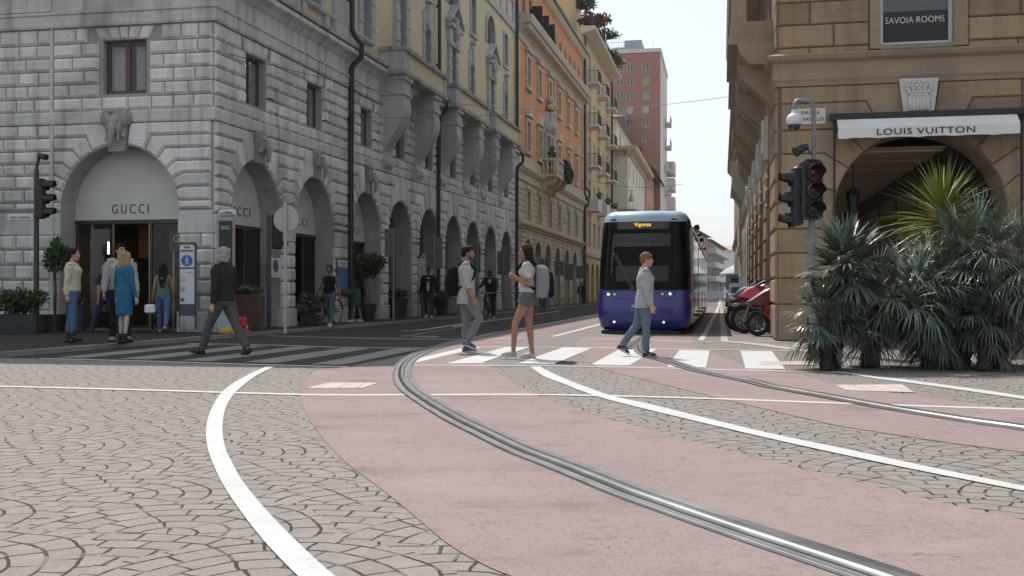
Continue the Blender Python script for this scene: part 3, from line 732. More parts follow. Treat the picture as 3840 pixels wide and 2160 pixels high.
# -- lunettes and shop fronts
def lunette(fac,c,r,zs,z0,text,k):
    mb=MB().m(M_lun); w=-.55
    pts=[(c-r,z0)]+[(c-r*math.cos(PI*i/24),zs+r*math.sin(PI*i/24)) for i in range(25)]+[(c+r,z0)]
    fac.prism(mb,pts,w-.08,w); o=mb.build('sign_panel',None,bld)
    u0,u1,tz,th=text
    ux=fac.d if k>0 else -fac.d
    st=fac.P(u0,tz,w+.004) if k>0 else fac.P(u1,tz,w+.004)
    lettering('lettering','GUCCI',M_ink,o,st,ux,(0,0,1),w=u1-u0,h=th,depth=.012,bold=-.012,space=1.5)
lunette(FF,2.39,1.52,2.92,2.73,(1.96,2.92,2.88,.225),-1); 
for i,c in enumerate(A[:3]): lunette(FS,c,ar,azs,2.70,(c-.62,c+.80,2.93,.23),1)
lunette(FF,8.0,1.52,2.92,2.73,(7.5,8.5,2.88,.225),-1)
def shopfront(fac,c,r,zt_,lit=True,rich=False,room_=True):
    """glazing bars, dark room with light strips behind"""
    m2=MB().m(M_dframe)
    fac.box(m2,c-r,c+r,zt_-.09,zt_,-.62,-.53); 
    for x in(-.97,-.32,.34,.97): fac.box(m2,c+x*r-.03,c+x*r+.03,0,zt_-.09,-.6,-.55)
    m2.m(M_brass); fac.box(m2,c-.30*r,c+.32*r,.0,.06,-.6,-.54)
    for x in (-.30,.32): fac.box(m2,c+x*r-.012,c+x*r+.012,.0,zt_-.09,-.545,-.535)
    o=m2.build('shop_front',None,bld)
    g=MB().m(M_thin)
    for a,b in((-.95,-.34),(.36,.95)): g.poly([fac.P(c+a*r,0.05,-.575),fac.P(c+b*r,.05,-.575),fac.P(c+b*r,zt_-.1,-.575),fac.P(c+a*r,zt_-.1,-.575)])
    g.build('pane',None,o)
    if not room_: return
    room=MB().m(M_wood); D=4.2
    w0,w1=-.62,-D; a,b=c-r-.3,c+r+.3
    room.poly([fac.P(a,-.05,w1),fac.P(b,-.05,w1),fac.P(b,zt_,w1),fac.P(a,zt_,w1)])
    if not rich: room.poly([fac.P(a,-.05,w0),fac.P(a,-.05,w1),fac.P(a,zt_,w1),fac.P(a,zt_,w0)])
    room.poly([fac.P(b,-.05,w0),fac.P(b,-.05,w1),fac.P(b,zt_,w1),fac.P(b,zt_,w0)])
    room.m(M_dark); room.poly([fac.P(a,zt_,w0),fac.P(b,zt_,w0),fac.P(b,zt_,w1),fac.P(a,zt_,w1)])
    room.m(M_shopfloor); room.poly([fac.P(a,KZ+.02,.05),fac.P(b,KZ+.02,.05),fac.P(b,KZ+.02,w1),fac.P(a,KZ+.02,w1)])
    if rich:
        room.m(M_warm); fac.box(room,c-.2,c+.5,.2,2.5,-3.9,-3.7); fac.box(room,c+.9,c+1.2,1.9,2.7,-3,-2.8)
        room.m(M_dark); fac.box(room,c-1.35,c-.62,0,2.2,-1.5,-1.4); fac.box(room,c-.55,c-.2,0,2.6,-2.6,-2.4)
        room.m(M_brass); fac.box(room,c-.62,c-.57,.1,2.1,-1.5,-1.4)
        for x in(.1,.45,.7,-.7): fac.box(room,c+x,c+x+.04,.1,2.5,-3.6,-3.55)
        room.m(M_brown); fac.box(room,c-1.45,c-.6,2.0,2.52,-1.3,-1.2)
    o2=room.build('shop_interior',None,bld)
    if rich:
        s_=MB().m(M_strip)
        for x in(1.02,): 
            for z0,z1 in((.62,.98),(1.10,1.36),(1.46,1.82),(1.94,2.24)): fac.box(s_,c+x,c+x+.035,z0,z1,-1.2,-1.17)
        fac.box(s_,c-.95,c-.93,1.35,1.8,-2.2,-2.17)
        s_.build('light_strip',None,o2)
        lettering('lettering','GUCCI',M_gold,o2,fac.P(c-.72,2.22,-1.19),-fac.d,(0,0,1),h=.17,depth=.02,space=1.2)
shopfront(FF,2.39,1.52,2.73,rich=True); shopfront(FF,8.0,1.52,2.73)
for i,c in enumerate(A[:3]): shopfront(FS,c,ar,2.70,room_=i>0)
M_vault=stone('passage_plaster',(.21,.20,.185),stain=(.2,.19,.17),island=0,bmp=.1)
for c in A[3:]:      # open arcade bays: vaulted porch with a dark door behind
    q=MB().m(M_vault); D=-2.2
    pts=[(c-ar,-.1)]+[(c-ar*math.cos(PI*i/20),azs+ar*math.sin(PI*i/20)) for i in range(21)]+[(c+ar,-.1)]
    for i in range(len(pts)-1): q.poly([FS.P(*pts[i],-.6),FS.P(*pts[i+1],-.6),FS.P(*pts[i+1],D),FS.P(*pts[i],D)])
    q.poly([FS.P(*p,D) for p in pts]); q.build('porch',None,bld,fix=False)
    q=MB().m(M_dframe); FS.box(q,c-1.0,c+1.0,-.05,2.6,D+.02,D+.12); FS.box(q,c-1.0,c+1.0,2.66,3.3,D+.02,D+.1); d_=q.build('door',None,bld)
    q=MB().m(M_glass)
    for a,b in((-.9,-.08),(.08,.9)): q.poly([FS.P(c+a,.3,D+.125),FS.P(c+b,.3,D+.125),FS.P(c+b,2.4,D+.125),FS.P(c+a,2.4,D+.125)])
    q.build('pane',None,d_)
# -- upper storeys
M_jamb=stone('jamb_stone',(.42,.42,.425),stain=(.22,.215,.21),island=.07,bmp=.15)
up=MB().m(M_yel)
zS=8.5
wins=[]   # (uc, half width, z0, z1, kind)
wins+=[(2.2,.42,9.15,12.2,'plain'),(6.0,.42,9.15,12.2,'plain'),(10.45,.42,9.15,12.4,'plain')]
wins+=[(14.2,.40,9.40,11.9,'ped'),(17.7,.37,9.55,11.25,'fan'),(21.55,.36,9.35,11.20,'ped'),(25.15,.36,9.60,11.25,'fan'),(29.2,.36,9.35,11.2,'ped'),(32.95,.36,9.60,11.2,'fan')]
wins+=[(c,.45,12.75,14.35,'small') for c in(14.2,17.8,25.4,32.9)]+[(c,.9,13.0,13.55,'arched') for c in(21.6,29.1)]
rects=[(c-h,c+h,a,b) for c,h,a,b,k in wins if k!='arched']; arcs=[(c,h,b,a) for c,h,a,b,k in wins if k=='arched']
FS.wall(up,0,UE,zS,HB,rects=rects,arches=arcs,depth=.5,rev=M_jamb)
FF.wall(up,0,FU,zS,HB,rects=[(1.8,2.7,9.15,12.2),(7.5,8.4,9.15,12.2),(12,12.9,9.15,12.2)],depth=.5,rev=M_jamb)
up.build('upper_wall',None,bld)
tr=MB().m(M_jamb)
# pedestal course under the windows: grey pilasters between yellow panels, sill band
FS.prof(tr,0,11.0,[(-.03,9.0),(.1,9.0),(.14,9.05),(.14,9.13),(-.03,9.15)],n=3)
for c in(.35,4.1,7.9): FS.box(tr,c-.5,c+.5,8.5,HB,-.02,.11); FS.box(tr,c-.56,c+.56,8.5,9.0,-.02,.17)
for c in(1.35,3.05,5.15,6.85): FS.box(tr,c-.16,c+.16,8.5,9.0,-.02,.10)
FS.box(tr,9.5,9.9,8.5,9.0,-.02,.10)
for c,h,a,b,k in wins:
    if k=='plain':
        n=8
        for i in range(n):
            z0=a+(b-a)*i/n; z1=a+(b-a)*(i+1)/n-.012
            for s_ in(-1,1): FS.box(tr,min(c+s_*h,c+s_*(h+.34)),max(c+s_*h,c+s_*(h+.34)),z0,z1,-.02,.09 if i%2 else .075,.012)
        FS.box(tr,c-h-.4,c+h+.4,b,b+.3,-.02,.13)
    if k=='fan':
        n=6
        for i in range(n):
            z0=a-.1+(b-a+.1)*i/n; z1=a-.1+(b-a+.1)*(i+1)/n-.012
            for s_ in(-1,1): FS.box(tr,min(c+s_*h,c+s_*(h+.26)),max(c+s_*h,c+s_*(h+.26)),z0,z1,-.02,.07 if i%2 else .055,.012)
        for x0,x1,t0,t1,zz,w in((-.60,-.34,-.72,-.46,.50,.06),(-.33,-.13,-.45,-.2,.62,.08),(-.12,.12,-.19,.19,.92,.13),(.13,.33,.2,.45,.62,.08),(.34,.60,.46,.72,.50,.06)):
            FS.block(tr,[(c+x0,b),(c+x1,b),(c+t1,b+zz),(c+t0,b+zz)],w,.02,.004)
        FS.box(tr,c-.26,c+.26,b+.92,b+1.02,-.02,.2)
        FS.box(tr,c-.12,c+.12,b-.16,b,-.02,.16)
    if k=='ped':
        n=7; hh=h+.62
        for i in range(n):
            z0=a+(b-a)*i/n; z1=a+(b-a)*(i+1)/n-.012
            for s_ in(-1,1): FS.box(tr,min(c+s_*h,c+s_*(h+.44)),max(c+s_*h,c+s_*(h+.44)),z0,z1,-.02,.14 if i%2 else .12,.012)
        FS.box(tr,c-h-.5,c+h+.5,b,b+.14,-.02,.2)
        for s_ in(-1,1):
            FS.box(tr,min(c+s_*.42,c+s_*.88),max(c+s_*.42,c+s_*.88),b+.14,b+.75,-.02,.18,.02)
            FS.box(tr,min(c+s_*.38,c+s_*.98),max(c+s_*.38,c+s_*.98),b+.75,b+.95,-.02,.3,.02)
            # broken pediment
            FS.prism(tr,[(c+s_*1.08,b+.95),(c+s_*1.08,b+1.1),(c+s_*.16,b+1.86),(c+s_*.10,b+1.72)],-.02,.32)
        FS.prism(tr,[(c-.9,b+.97),(c+.9,b+.97),(c,b+1.68)],-.02,.1)
        # shield between
        for i in range(6): tr.sphere(FS.P(c+rnd.uniform(-.12,.12),b+.15+i*.17,.2),(.14,.1,.17),8,6)
        tr.sphere(FS.P(c,b+.7,.22),(.2,.13,.38),10,8); tr.sphere(FS.P(c-.2,b+1.2,.2),(.12,.1,.12),8,6); tr.sphere(FS.P(c+.2,b+1.2,.2),(.12,.1,.12),8,6)
    if k=='small':
        for s_ in(-1,1): FS.box(tr,min(c+s_*h,c+s_*(h+.13)),max(c+s_*h,c+s_*(h+.13)),a-.1,b+.13,-.02,.07)
        FS.box(tr,c-h,c+h,b,b+.13,-.02,.07); FS.box(tr,c-h-.2,c+h+.2,a-.22,a-.1,-.02,.12)
    if k=='arched':
        N=14
        for i in range(N):
            a0,a1=PI*i/N,PI*(i+1)/N
            FS.prism(tr,[(c+h*math.cos(a0),b+h*math.sin(a0)),(c+(h+.2)*math.cos(a0),b+(h+.2)*math.sin(a0)),(c+(h+.2)*math.cos(a1),b+(h+.2)*math.sin(a1)),(c+h*math.cos(a1),b+h*math.sin(a1))],-.02,.09)
        for s_ in(-1,1): FS.box(tr,min(c+s_*h,c+s_*(h+.2)),max(c+s_*h,c+s_*(h+.2)),a,b,-.02,.09)
# top frieze of grey with yellow panels, and the projecting eave
FS.box(tr,13.0,UE,15.05,15.45,-.02,.10); FS.box(tr,13.0,UE,16.6,16.95,-.02,.10); FS.box(tr,UE-.55,UE,8.5,16.95,-.02,.09)
for i in range(14): FS.box(tr,13.2+i*1.66,13.2+i*1.66+.5,15.45,16.6,-.02,.08)
tr.build('stone_dressings',None,bld)
ev=MB().m(M_st2); pr=[(-.1,16.95),(.12,16.95),(.16,17.05),(.22,17.1),(.24,17.25),(-.1,17.3)]
FS.prof(ev,-.2,UE,pr,n=4); FF.prof(ev,-.2,FU,pr); ev.m(plain('roof_tiles',(.30,.15,.10),rough=.85))
c=Vector((O1[0],O1[1],0)); 
ev.add([FS.P(-.2,17.31,.2),FS.P(UE,17.31,.2),FS.P(UE,17.31,-12),FS.P(-.2,17.31,-FU)],[(0,1,2,3)])
ev.build('roof',None,bld)
bk=MB().m(M_yel); bk.poly([FF.P(FU,-.2,0),FF.P(FU,HB,0),FF.P(FU,HB,-14),FF.P(FU,-.2,-14)]); bk.poly([FS.P(UE,-.2,0),FS.P(UE,HB,0),FS.P(UE,HB,-14),FS.P(UE,-.2,-14)]); bk.build('side_wall',None,bld)
for c,h,a,b,k in wins:
    if k=='arched':
        q=MB().m(M_shut); 
        pts=[(c-h*math.cos(PI*i/14),b+h*math.sin(PI*i/14)) for i in range(15)]+[(c+h,a+.25),(c-h,a+.25)]
        q.poly([FS.P(u,z,-.2) for u,z in pts]); o=q.build('window',None,bld,fix=False)
        q=MB().m(M_glass); q.poly([FS.P(c-h,a,-.22),FS.P(c+h,a,-.22),FS.P(c+h,a+.25,-.22),FS.P(c-h,a+.25,-.22)]); q.build('pane',None,o)
    elif k in('fan','ped','small'):
        o=window(FS,bld,c-h,c+h,a,b,-.26,M_dframe,M_glass,t=.05)
        q=MB().m(M_shut); zb=a+(b-a)*(.35 if k=='fan' else 0.02)
        nn=24
        for i in range(nn):
            z0=zb+(b-zb)*i/nn; FS.box(q,c-h+.03,c+h-.03,z0,z0+(b-zb)/nn*.8,-.2,-.17)
        q.build('roller_blind',None,o)
    else: window(FS,bld,c-h,c+h,a,b,-.26,M_dframe,M_glass,t=.06)
for u in(1.8,7.5,12): window(FF,bld,u,u+.9,9.15,12.2,-.26,M_dframe,M_glass)
# -- balconies on scrolled consoles
def console(u,w,zt_,zb,out):
    pts=[]
    n=22
    for i in range(n+1):
        t=i/n; z=zt_-(zt_-zb)*t
        if t<.28: wv=out
        else:
            k=(t-.28)/.72
            wv=out*(1-k)+.03+ .16*math.sin(k*PI*2+.2)*(-1 if k<.5 else -1)*(.0) + out*.33*math.sin(k*PI)*math.cos(k*PI)
            if k>.8: wv=max(wv,.10+.12*math.sin((k-.8)/.2*PI))
        pts.append((max(wv,.05),z))
    return [( -.05,zt_)]+pts+[(-.05,zb)]
M_con=stone('console_stone',(.45,.445,.435),stain=(.2,.195,.19),island=.04,streak=.5,bmp=.15)
for u0,u1,cs in((11.75,17.3,(12.35,16.15)),(18.9,24.9,(19.6,23.7)),(26.3,32.6,(27.1,31.2))):
    mbb=MB().m(M_dirty)
    FS.box(mbb,u0-.1,u1+.1,8.22,8.36,-.05,.95); FS.box(mbb,u0-.06,u1+.06,9.02,9.16,.60,.98); FS.box(mbb,u0-.06,u0+.32,9.02,9.16,-.05,.60); FS.box(mbb,u1-.32,u1+.06,9.02,9.16,-.05,.60)
    mbb.m(M_con); FS.box(mbb,u0,u0+.75,8.36,9.02,.62,.9); FS.box(mbb,u1-.35,u1,8.36,9.02,.62,.9); FS.box(mbb,u0,u0+.28,8.36,9.02,-.05,.62); FS.box(mbb,u1-.28,u1,8.36,9.02,-.05,.62)
    mbb.m(M_yel); FS.box(mbb,u0+.75,u1-.35,8.36,9.02,.64,.87)
    o=mbb.build('balcony',None,bld)
    for c in cs:
        q=MB().m(M_con); pr=console(c,.8,8.22,5.05,.82); FS.prof(q,c-.42,c+.42,pr,n=1)
        FS.box(q,c-.47,c+.47,7.55,7.7,-.03,.87); FS.box(q,c-.47,c+.47,8.06,8.22,-.03,.9)
        mm=console(c,.8,7.55,5.05,.82)
        q.build('console',None,o)
# -- downpipes
def downpipe(u,zk_,ztop,parent,fac=FS,r=.085,z0=0):
    q=MB(); q.tube([fac.P(u,z0,.16),fac.P(u,4.9,.16),fac.P(u,zk_-.55,.18),fac.P(u,zk_-.4,.22),fac.P(u+.0,zk_-.15,.50),fac.P(u,zk_+.25,.52),fac.P(u,zk_+.5,.30),fac.P(u,zk_+.75,.20),fac.P(u,ztop,.18)],r,10)
    for z in(1.8,3.9,6.2,zk_+1.6,zk_+4): q.tube([fac.P(u,z,.15),fac.P(u,z+.09,.15)],r*1.25,10)
    q.build('downpipe',M_pipe,parent,smooth=True)
downpipe(8.62,8.3,17.2,bld); downpipe(18.85,8.3,17.2,bld,r=.08); downpipe(35.35,7.9,17.0,bld,r=.085)
# ================= OTHER BUILDINGS ON THE LEFT, AND FAR AWAY =================
def ufx(x,off=0.0):
    ox=O1[0]+N2.x*off; oy=O1[1]+N2.y*off; r=(x-1920)/F
    return (r*oy-ox)/(S2.x-r*S2.y)
def zpx(u,y,off=0.0): return CH+(HY-y)/F*(O1[1]+N2.y*off+u*S2.y)
def box_side(mb,fac,u0,u1,z0,z1,w,back):
    """ends, back and flat top of a building whose street face is drawn elsewhere"""
    for u in(u0,u1): mb.poly([fac.P(u,z0,w),fac.P(u,z1,w),fac.P(u,z1,back),fac.P(u,z0,back)])
    mb.poly([fac.P(u0,z0,back),fac.P(u1,z0,back),fac.P(u1,z1,back),fac.P(u0,z1,back)])
    mb.poly([fac.P(u0,z1,w),fac.P(u1,z1,w),fac.P(u1,z1,back),fac.P(u0,z1,back)])
# ---- orange palazzo ----
M_or=stone('orange_render',(.64,.275,.14),stain=(.40,.20,.12),amount=.35,streak=.35,island=0,grain=10,bmp=.12)
M_cr=stone('cream_stone',(.55,.48,.37),stain=(.22,.19,.15),amount=.35,streak=.4,island=.10)
M_crj=stone('cream_joint',(.44,.38,.29),island=0)
M_green=plain('green_gutter',(.12,.19,.17),rough=.5)
orange=thing('orange_palazzo','orange plastered palazzo with cream stone base, dentil cornice and leafy balcony','building',tuple(FS.P(36.3,0)))
FO=Fac(O1,S2,N2,zk=.022,u0=36.5,zlo=5,zhi=12)
o0,o1=36.22,64.35
oc=[39.5,43.4,47.5,51.6,56.2,60.6]; oa=[39.4,42.97,46.9,51.0,55.5,59.85]
mb=MB().m(M_crj)
FO.wall(mb,o0,o1,-.2,4.98,arches=[(c,1.3,2.82,-.2) for c in oa],depth=.7,rev=M_cr)
FO.wall(mb,o0,o1,4.98,8.28,rects=[(c-.55,c+.55,5.56,7.0) for c in oc],depth=.4,rev=M_cr)
mb.m(M_or)
FO.wall(mb,o0,o1,8.28,16.0,rects=[(c-.5,c+.5,9.4,11.15) for c in oc if c!=47.5]+[(c-.5,c+.5,13.25,15.0) for c in oc]+[(44.4,45.2,8.9,11.2),(45.5,47.0,8.9,11.2),(47.3,48.1,8.9,11.2)],depth=.35,rev=M_cr)
ua=[38.2,40.4,42.9,45.3,47.7,50.1,52.5,54.9,57.3,59.7,62.2]
FO.wall(mb,o0,o1,16.9,20.3,arches=[(c,.62,18.15,17.0) for c in ua],depth=.3,rev=M_or)
mb.m(M_cr)
zo=[.5,.9,1.3,1.7,2.1,2.5,2.82]
FO.courses(mb,zo,o0,o1,lambda a,b:[(c-1.31,c+1.31) for c in oa],bw=.7,depth=.06)
zto=[3.05,3.33,3.62,3.92,4.22,4.52,4.72]
for i,c in enumerate(oa):
    wl_=(c-oa[i-1])/2 if i else c-o0; wr_=(oa[i+1]-c)/2 if i<5 else o1-c
    FO.archring(mb,c,1.3,2.82,zto,min(wl_,2.1),min(wr_,2.1),ANG,depth=.08)
FO.courses(mb,[5.3,5.66,6.0,6.34,6.68,7.0,7.4],o0,o1,lambda a,b:[(c-.85,c+.85) for c in oc],bw=.8,depth=.05)
mb.build('wall',None,orange)
d=MB().m(M_cr)
FO.prof(d,o0,o1,[(-.05,4.72),(.12,4.75),(.16,4.85),(.3,4.95),(.32,5.08),(.1,5.2),(.1,5.3),(-.05,5.3)],n=6)
FO.prof(d,o0,o1,[(-.05,7.5),(.1,7.55),(.12,7.9),(.3,8.05),(.42,8.2),(.42,8.3),(.1,8.36),(-.05,8.4)],n=6)
FO.box(d,o0,o1,8.36,9.0,-.05,.12)
FO.prof(d,o0,o1,[(-.05,15.55),(.1,15.6),(.14,15.95),(.3,16.1),(.3,16.35),(.8,16.45),(.9,16.75),(.9,16.85),(-.05,17.0)],n=6)
k=o0+.2
while k<o1-.3: FO.box(d,k,k+.3,16.1,16.38,.28,.72); k+=.62
for c in oc:
    for z0,z1 in((5.56,7.0),):
        for s_ in(-1,1): FO.box(d,min(c+s_*.55,c+s_*.82),max(c+s_*.55,c+s_*.82),z0-.15,z1+.12,-.02,.1)
        FO.box(d,c-.55,c+.55,z1,z1+.12,-.02,.1); FO.box(d,c-.9,c+.9,z1+.12,z1+.3,-.02,.18)
    for z0,z1,ped in((13.25,15.0,0),(9.4,11.15,1)):
        if ped and c==47.5: continue
        for i in range(6):
            a=z0+(z1-z0)*i/6; b=z0+(z1-z0)*(i+1)/6-.02
            for s_ in(-1,1): FO.box(d,min(c+s_*.5,c+s_*(.78 if i%2 else .7)),max(c+s_*.5,c+s_*(.78 if i%2 else .7)),a,b,-.02,.12)
        FO.box(d,c-.8,c+.8,z1,z1+.25,-.02,.12); FO.box(d,c-.85,c+.85,z0-.22,z0,-.02,.2)
        if ped: FO.prism(d,[(c-.98,z1+.3),(c+.98,z1+.3),(c,z1+.95)],-.02,.25)
        else: FO.box(d,c-.95,c+.95,z1+.3,z1+.45,-.02,.25)
for u in(o0+.22,49.6,o1-.22):
    for i in range(18): FO.box(d,u-(.22 if i%2 else .17),u+(.22 if i%2 else .17),9.0+i*.36,9.0+i*.36+.34,-.02,.11)
FO.prism(d,[(44.0,11.6),(48.6,11.6),(48.6,11.75),(46.3,13.0),(44.0,11.75)],-.02,.4); FO.box(d,44.0,48.6,11.25,11.6,-.02,.15)
for u in(44.2,45.35,47.15,48.3): FO.box(d,u-.14,u+.14,8.9,11.25,-.02,.2)
for i in range(6): d.sphere(FO.P(46.3+rnd.uniform(-.3,.3),12.3+i*.25,.3),(.25,.2,.25),8,6)
for u in ua:
    for s_ in(-.85,.85): FO.box(d,u+s_-.08,u+s_+.08,17.2,19.2,-.02,.05)
FO.prof(d,o0,o1,[(-.05,19.75),(.25,19.85),(.45,20.05),(.45,20.2),(-.05,20.3)],n=3)
d.build('stone_dressings',None,orange)
g_=MB().m(M_green); FO.prof(g_,o0-.1,o1,[(.4,20.16),(.62,20.18),(.66,20.34),(.4,20.36)],n=2); g_.build('gutter',None,orange)
q=MB().m(M_or); box_side(q,FO,o0+.02,o1-.02,-.2,20.28,-.02,-12); q.build('side_wall',None,orange)
for c in oc:
    window(FO,orange,c-.55,c+.55,5.56,7.0,-.22,M_brown,M_glass); window(FO,orange,c-.5,c+.5,13.25,15.0,-.2,M_brown,M_shut)
    if c!=47.5: window(FO,orange,c-.5,c+.5,9.4,11.15,-.2,M_brown,M_glass)
for a,b in((44.4,45.2),(45.5,47.0),(47.3,48.1)): window(FO,orange,a,b,8.9,11.2,-.2,M_brown,M_glass)
M_shgreen=plain('black_shutters',(.02,.022,.022),rough=.6)
for i,c in enumerate(ua):
    pts=[(c-.62*math.cos(PI*t/10),18.15+.62*math.sin(PI*t/10)) for t in range(11)]+[(c+.62,17.0),(c-.62,17.0)]
    q=MB().m(M_or if i>4 else M_glass); q.poly([FO.P(*p,-.25) for p in pts]); o=q.build('window',None,orange,fix=False)
    if i in(1,2,3):
        q=MB().m(M_shgreen); FO.box(q,c+.58,c+.64,17.05,18.5,-.1,.65); q.build('shutter',None,o)
for c in oa:
    q=MB().m(M_vault); D=-2.6
    pts=[(c-1.3,-.1)]+[(c-1.3*math.cos(PI*i/14),2.82+1.3*math.sin(PI*i/14)) for i in range(15)]+[(c+1.3,-.1)]
    for i in range(len(pts)-1): q.poly([FO.P(*pts[i],-.7),FO.P(*pts[i+1],-.7),FO.P(*pts[i+1],D),FO.P(*pts[i],D)])
    q.poly([FO.P(*p,D) for p in pts]); q.build('porch',None,orange,fix=False)
b_=MB().m(M_cr); FO.box(b_,43.6,49.0,8.3,8.5,-.05,1.15); FO.box(b_,43.6,49.0,9.35,9.5,.95,1.18); FO.box(b_,43.6,43.85,9.35,9.5,-.02,.95)
for u in(43.72,46.3,48.88): FO.box(b_,u-.16,u+.16,8.5,9.35,.93,1.16)
k=44.05
while k<48.7:
    if abs(k-46.3)>.2: b_.lathe([(.04,0),(.07,.05),(.045,.12),(.10,.35),(.05,.6),(.045,.7),(.07,.82),(.05,.86)],FO.P(k,8.5,1.05),n=8)
    k+=.25
for w_ in(.25,.55,.8): b_.lathe([(.04,0),(.07,.05),(.045,.12),(.10,.35),(.05,.6),(.045,.7),(.07,.82),(.05,.86)],FO.P(43.72,8.5,w_),n=8)
ob=b_.build('balcony',None,orange)
for u in(44.2,46.3,48.4):
    b_=MB().m(M_cr); FO.prof(b_,u-.3,u+.3,[(-.05,8.3),(1.0,8.3),(1.0,8.1),(.75,7.85),(.4,7.75),(.3,7.5),(-.05,7.3)]); b_.build('console',None,ob)
downpipe(o0+28.5,8.2,20,orange,fac=FO,r=.09)
# ---- yellow balcony building ----
M_ye2=stone('ochre_render',(.58,.43,.24),stain=(.36,.28,.18),amount=.35,streak=.3,island=0,grain=10,bmp=.1)
M_wh=plain('pale_render',(.62,.60,.55),rough=.8,var=.08,scale=1.5)
M_rail=plain('railing_iron',(.04,.042,.045),rough=.5,metal=.5)
yel=thing('balcony_building','ochre apartment building with stacked iron railed balconies and a planted roof terrace','building',tuple(FS.P(66,0)))
y0,y1=64.7,87.4
yb=[69.6,76.6,83.9]; yz=[7.2,11.05,14.6,18.35]
mb=MB().m(M_ye2)
wr_=[]
for c in yb:
    for z in yz: wr_+= [(c-1.0,c+1.0,z,z+2.5)]
for c in(66.9,73.2,80.3,86.3):
    for z in yz: wr_+=[(c-.55,c+.55,z+.4,z+2.3)]
    wr_+=[(c-.8,c+.8,4.55,6.1)]
for c in yb: wr_+=[(c-.8,c+.8,4.55,6.1)]
FS.wall(mb,y0,y1,4.2,21.9,rects=wr_,depth=.5,rev=M_wh)
ya=[68.2,71.8,75.4,79,82.6,86]
FS.wall(mb,y0,y1,-.2,4.2,arches=[(c,1.2,2.4,-.2) for c in ya],depth=.7,rev=M_ye2)
box_side(mb,FS,y0,y1,-.2,21.9,-.01,-12); mb.build('wall',None,yel)
mb=MB().m(M_cr); FS.prof(mb,y0,y1,[(-.05,4.1),(.2,4.15),(.25,4.35),(-.05,4.4)]); mb.build('string_course',None,yel); mb=MB().m(M_cr)
FS.prof(mb,y0-.3,y1+.3,[(-.1,21.6),(.35,21.7),(1.1,22.0),(1.15,22.25),(-.1,22.3)]); mb.build('eave',None,yel)
for c in ya:
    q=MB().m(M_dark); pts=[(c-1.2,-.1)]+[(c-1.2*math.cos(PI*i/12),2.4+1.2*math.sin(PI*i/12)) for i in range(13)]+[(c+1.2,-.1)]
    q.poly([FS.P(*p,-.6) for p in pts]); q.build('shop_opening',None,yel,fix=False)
for a,b,c,d_ in wr_: window(FS,yel,a,b,c,d_,-.28,M_wh if b-a>1.7 else M_dframe,M_glass)
for c in yb:
    for j,z in enumerate(yz):
        q=MB().m(M_wh); FS.box(q,c-1.35,c+1.35,z-.22,z-.04,-.05,.95)
        if j==0: 
            FS.box(q,c-1.35,c+1.35,z-.04,z+.85,.87,.95); FS.box(q,c-1.35,c-1.27,z-.04,z+.85,0,.87)
        o=q.build('balcony',None,yel)
        q=MB().m(M_rail)
        if j:
            FS.box(q,c-1.3,c+1.3,z+.92,z+.97,.86,.92); FS.box(q,c-1.3,c-1.25,z+.92,z+.97,0,.9)
            for i in range(14): u=c-1.28+2.56*i/13; FS.box(q,u-.014,u+.014,z-.04,z+.93,.875,.905)
            for i in range(6): FS.box(q,c-1.29,c-1.26,z-.04,z+.93,.05+i*.15,.075+i*.15)
            q.build('railing',None,o)
rt=MB().m(M_ye2); FS.box(rt,66.0,80,22.3,25.6,-7,-3.2); FS.box(rt,64.8,74,22.3,26.4,-9,-1.3)
rt.m(M_wh); FS.box(rt,64.6,75,26.4,26.6,-9.4,-.9); FS.box(rt,65.5,81,25.6,25.8,-7.2,-2.8); rt.build('roof_storey',None,yel)
rl=MB().m(M_rail); 
for u in [y0+i*.5 for i in range(46)]: FS.box(rl,u,u+.04,22.3,23.5,.7,.74)
FS.box(rl,y0,y1,23.45,23.52,.68,.76); rl.build('terrace_railing',None,yel)
downpipe(y0+.6,8.2,21.6,yel,r=.09); 
q=MB(); q.tube([FS.P(86.9,0,.2),FS.P(86.9,21.8,.2)],.1,8); q.build('downpipe',M_pipe,yel)
# ---- cream, pink and grey buildings beyond ----
def block_building(name,label,wallm,off,x0,x1,ytop0,floors,cols,wf,pane,back=-14,roof=None,extra=None,zb=4.2,u0=None,wh=1.55,ww=.5):
    u0=u0 if u0 is not None else ufx(x0,off); u1=ufx(x1,off); zt_=zpx(u0,ytop0,off)
    t=thing(name,label,'building',tuple(FS.P(u0,0,off)))
    fac=Fac(FS.P(0,0,off)[:2],S2,N2)
    rects=[]
    for i in range(cols):
        c=u0+(u1-u0)*(i+.5)/cols
        for j in range(floors):
            z=zb+(zt_-zb)*(j+.28)/floors; rects.append((c-ww,c+ww,z,z+wh))
    mb=MB().m(wallm); fac.wall(mb,u0,u1,-.2,zt_,rects=rects,depth=.5,rev=wallm); box_side(mb,fac,u0,u1,-.2,zt_,-.002,back); mb.build('wall',None,t)
    for r in rects: window(fac,t,*r,-.22,wf,pane,t=.08)
    return t,fac,u0,u1,zt_
cream,fc,cu0,cu1,czt=block_building('cream_palazzo','cream palazzo with bracketed cornice and tiled roof beyond the balcony building',stone('cream_render',(.74,.69,.57),stain=(.45,.41,.33),amount=.3,streak=.25,island=0,grain=8,bmp=.08),1.7,2358,2425,560,3,6,M_dframe,M_shut,u0=88.6)
mb=MB().m(M_cr); fc.prof(mb,cu0-.9,cu1,[(-.05,czt-.7),(.2,czt-.6),(.3,czt-.3),(.95,czt-.1),(1.05,czt+.25),(-.05,czt+.3)],n=3)
e_=[(w,z) for w,z in((-.05,czt-.7),(.2,czt-.6),(.3,czt-.3),(.95,czt-.1),(1.05,czt+.25),(-.05,czt+.3))]
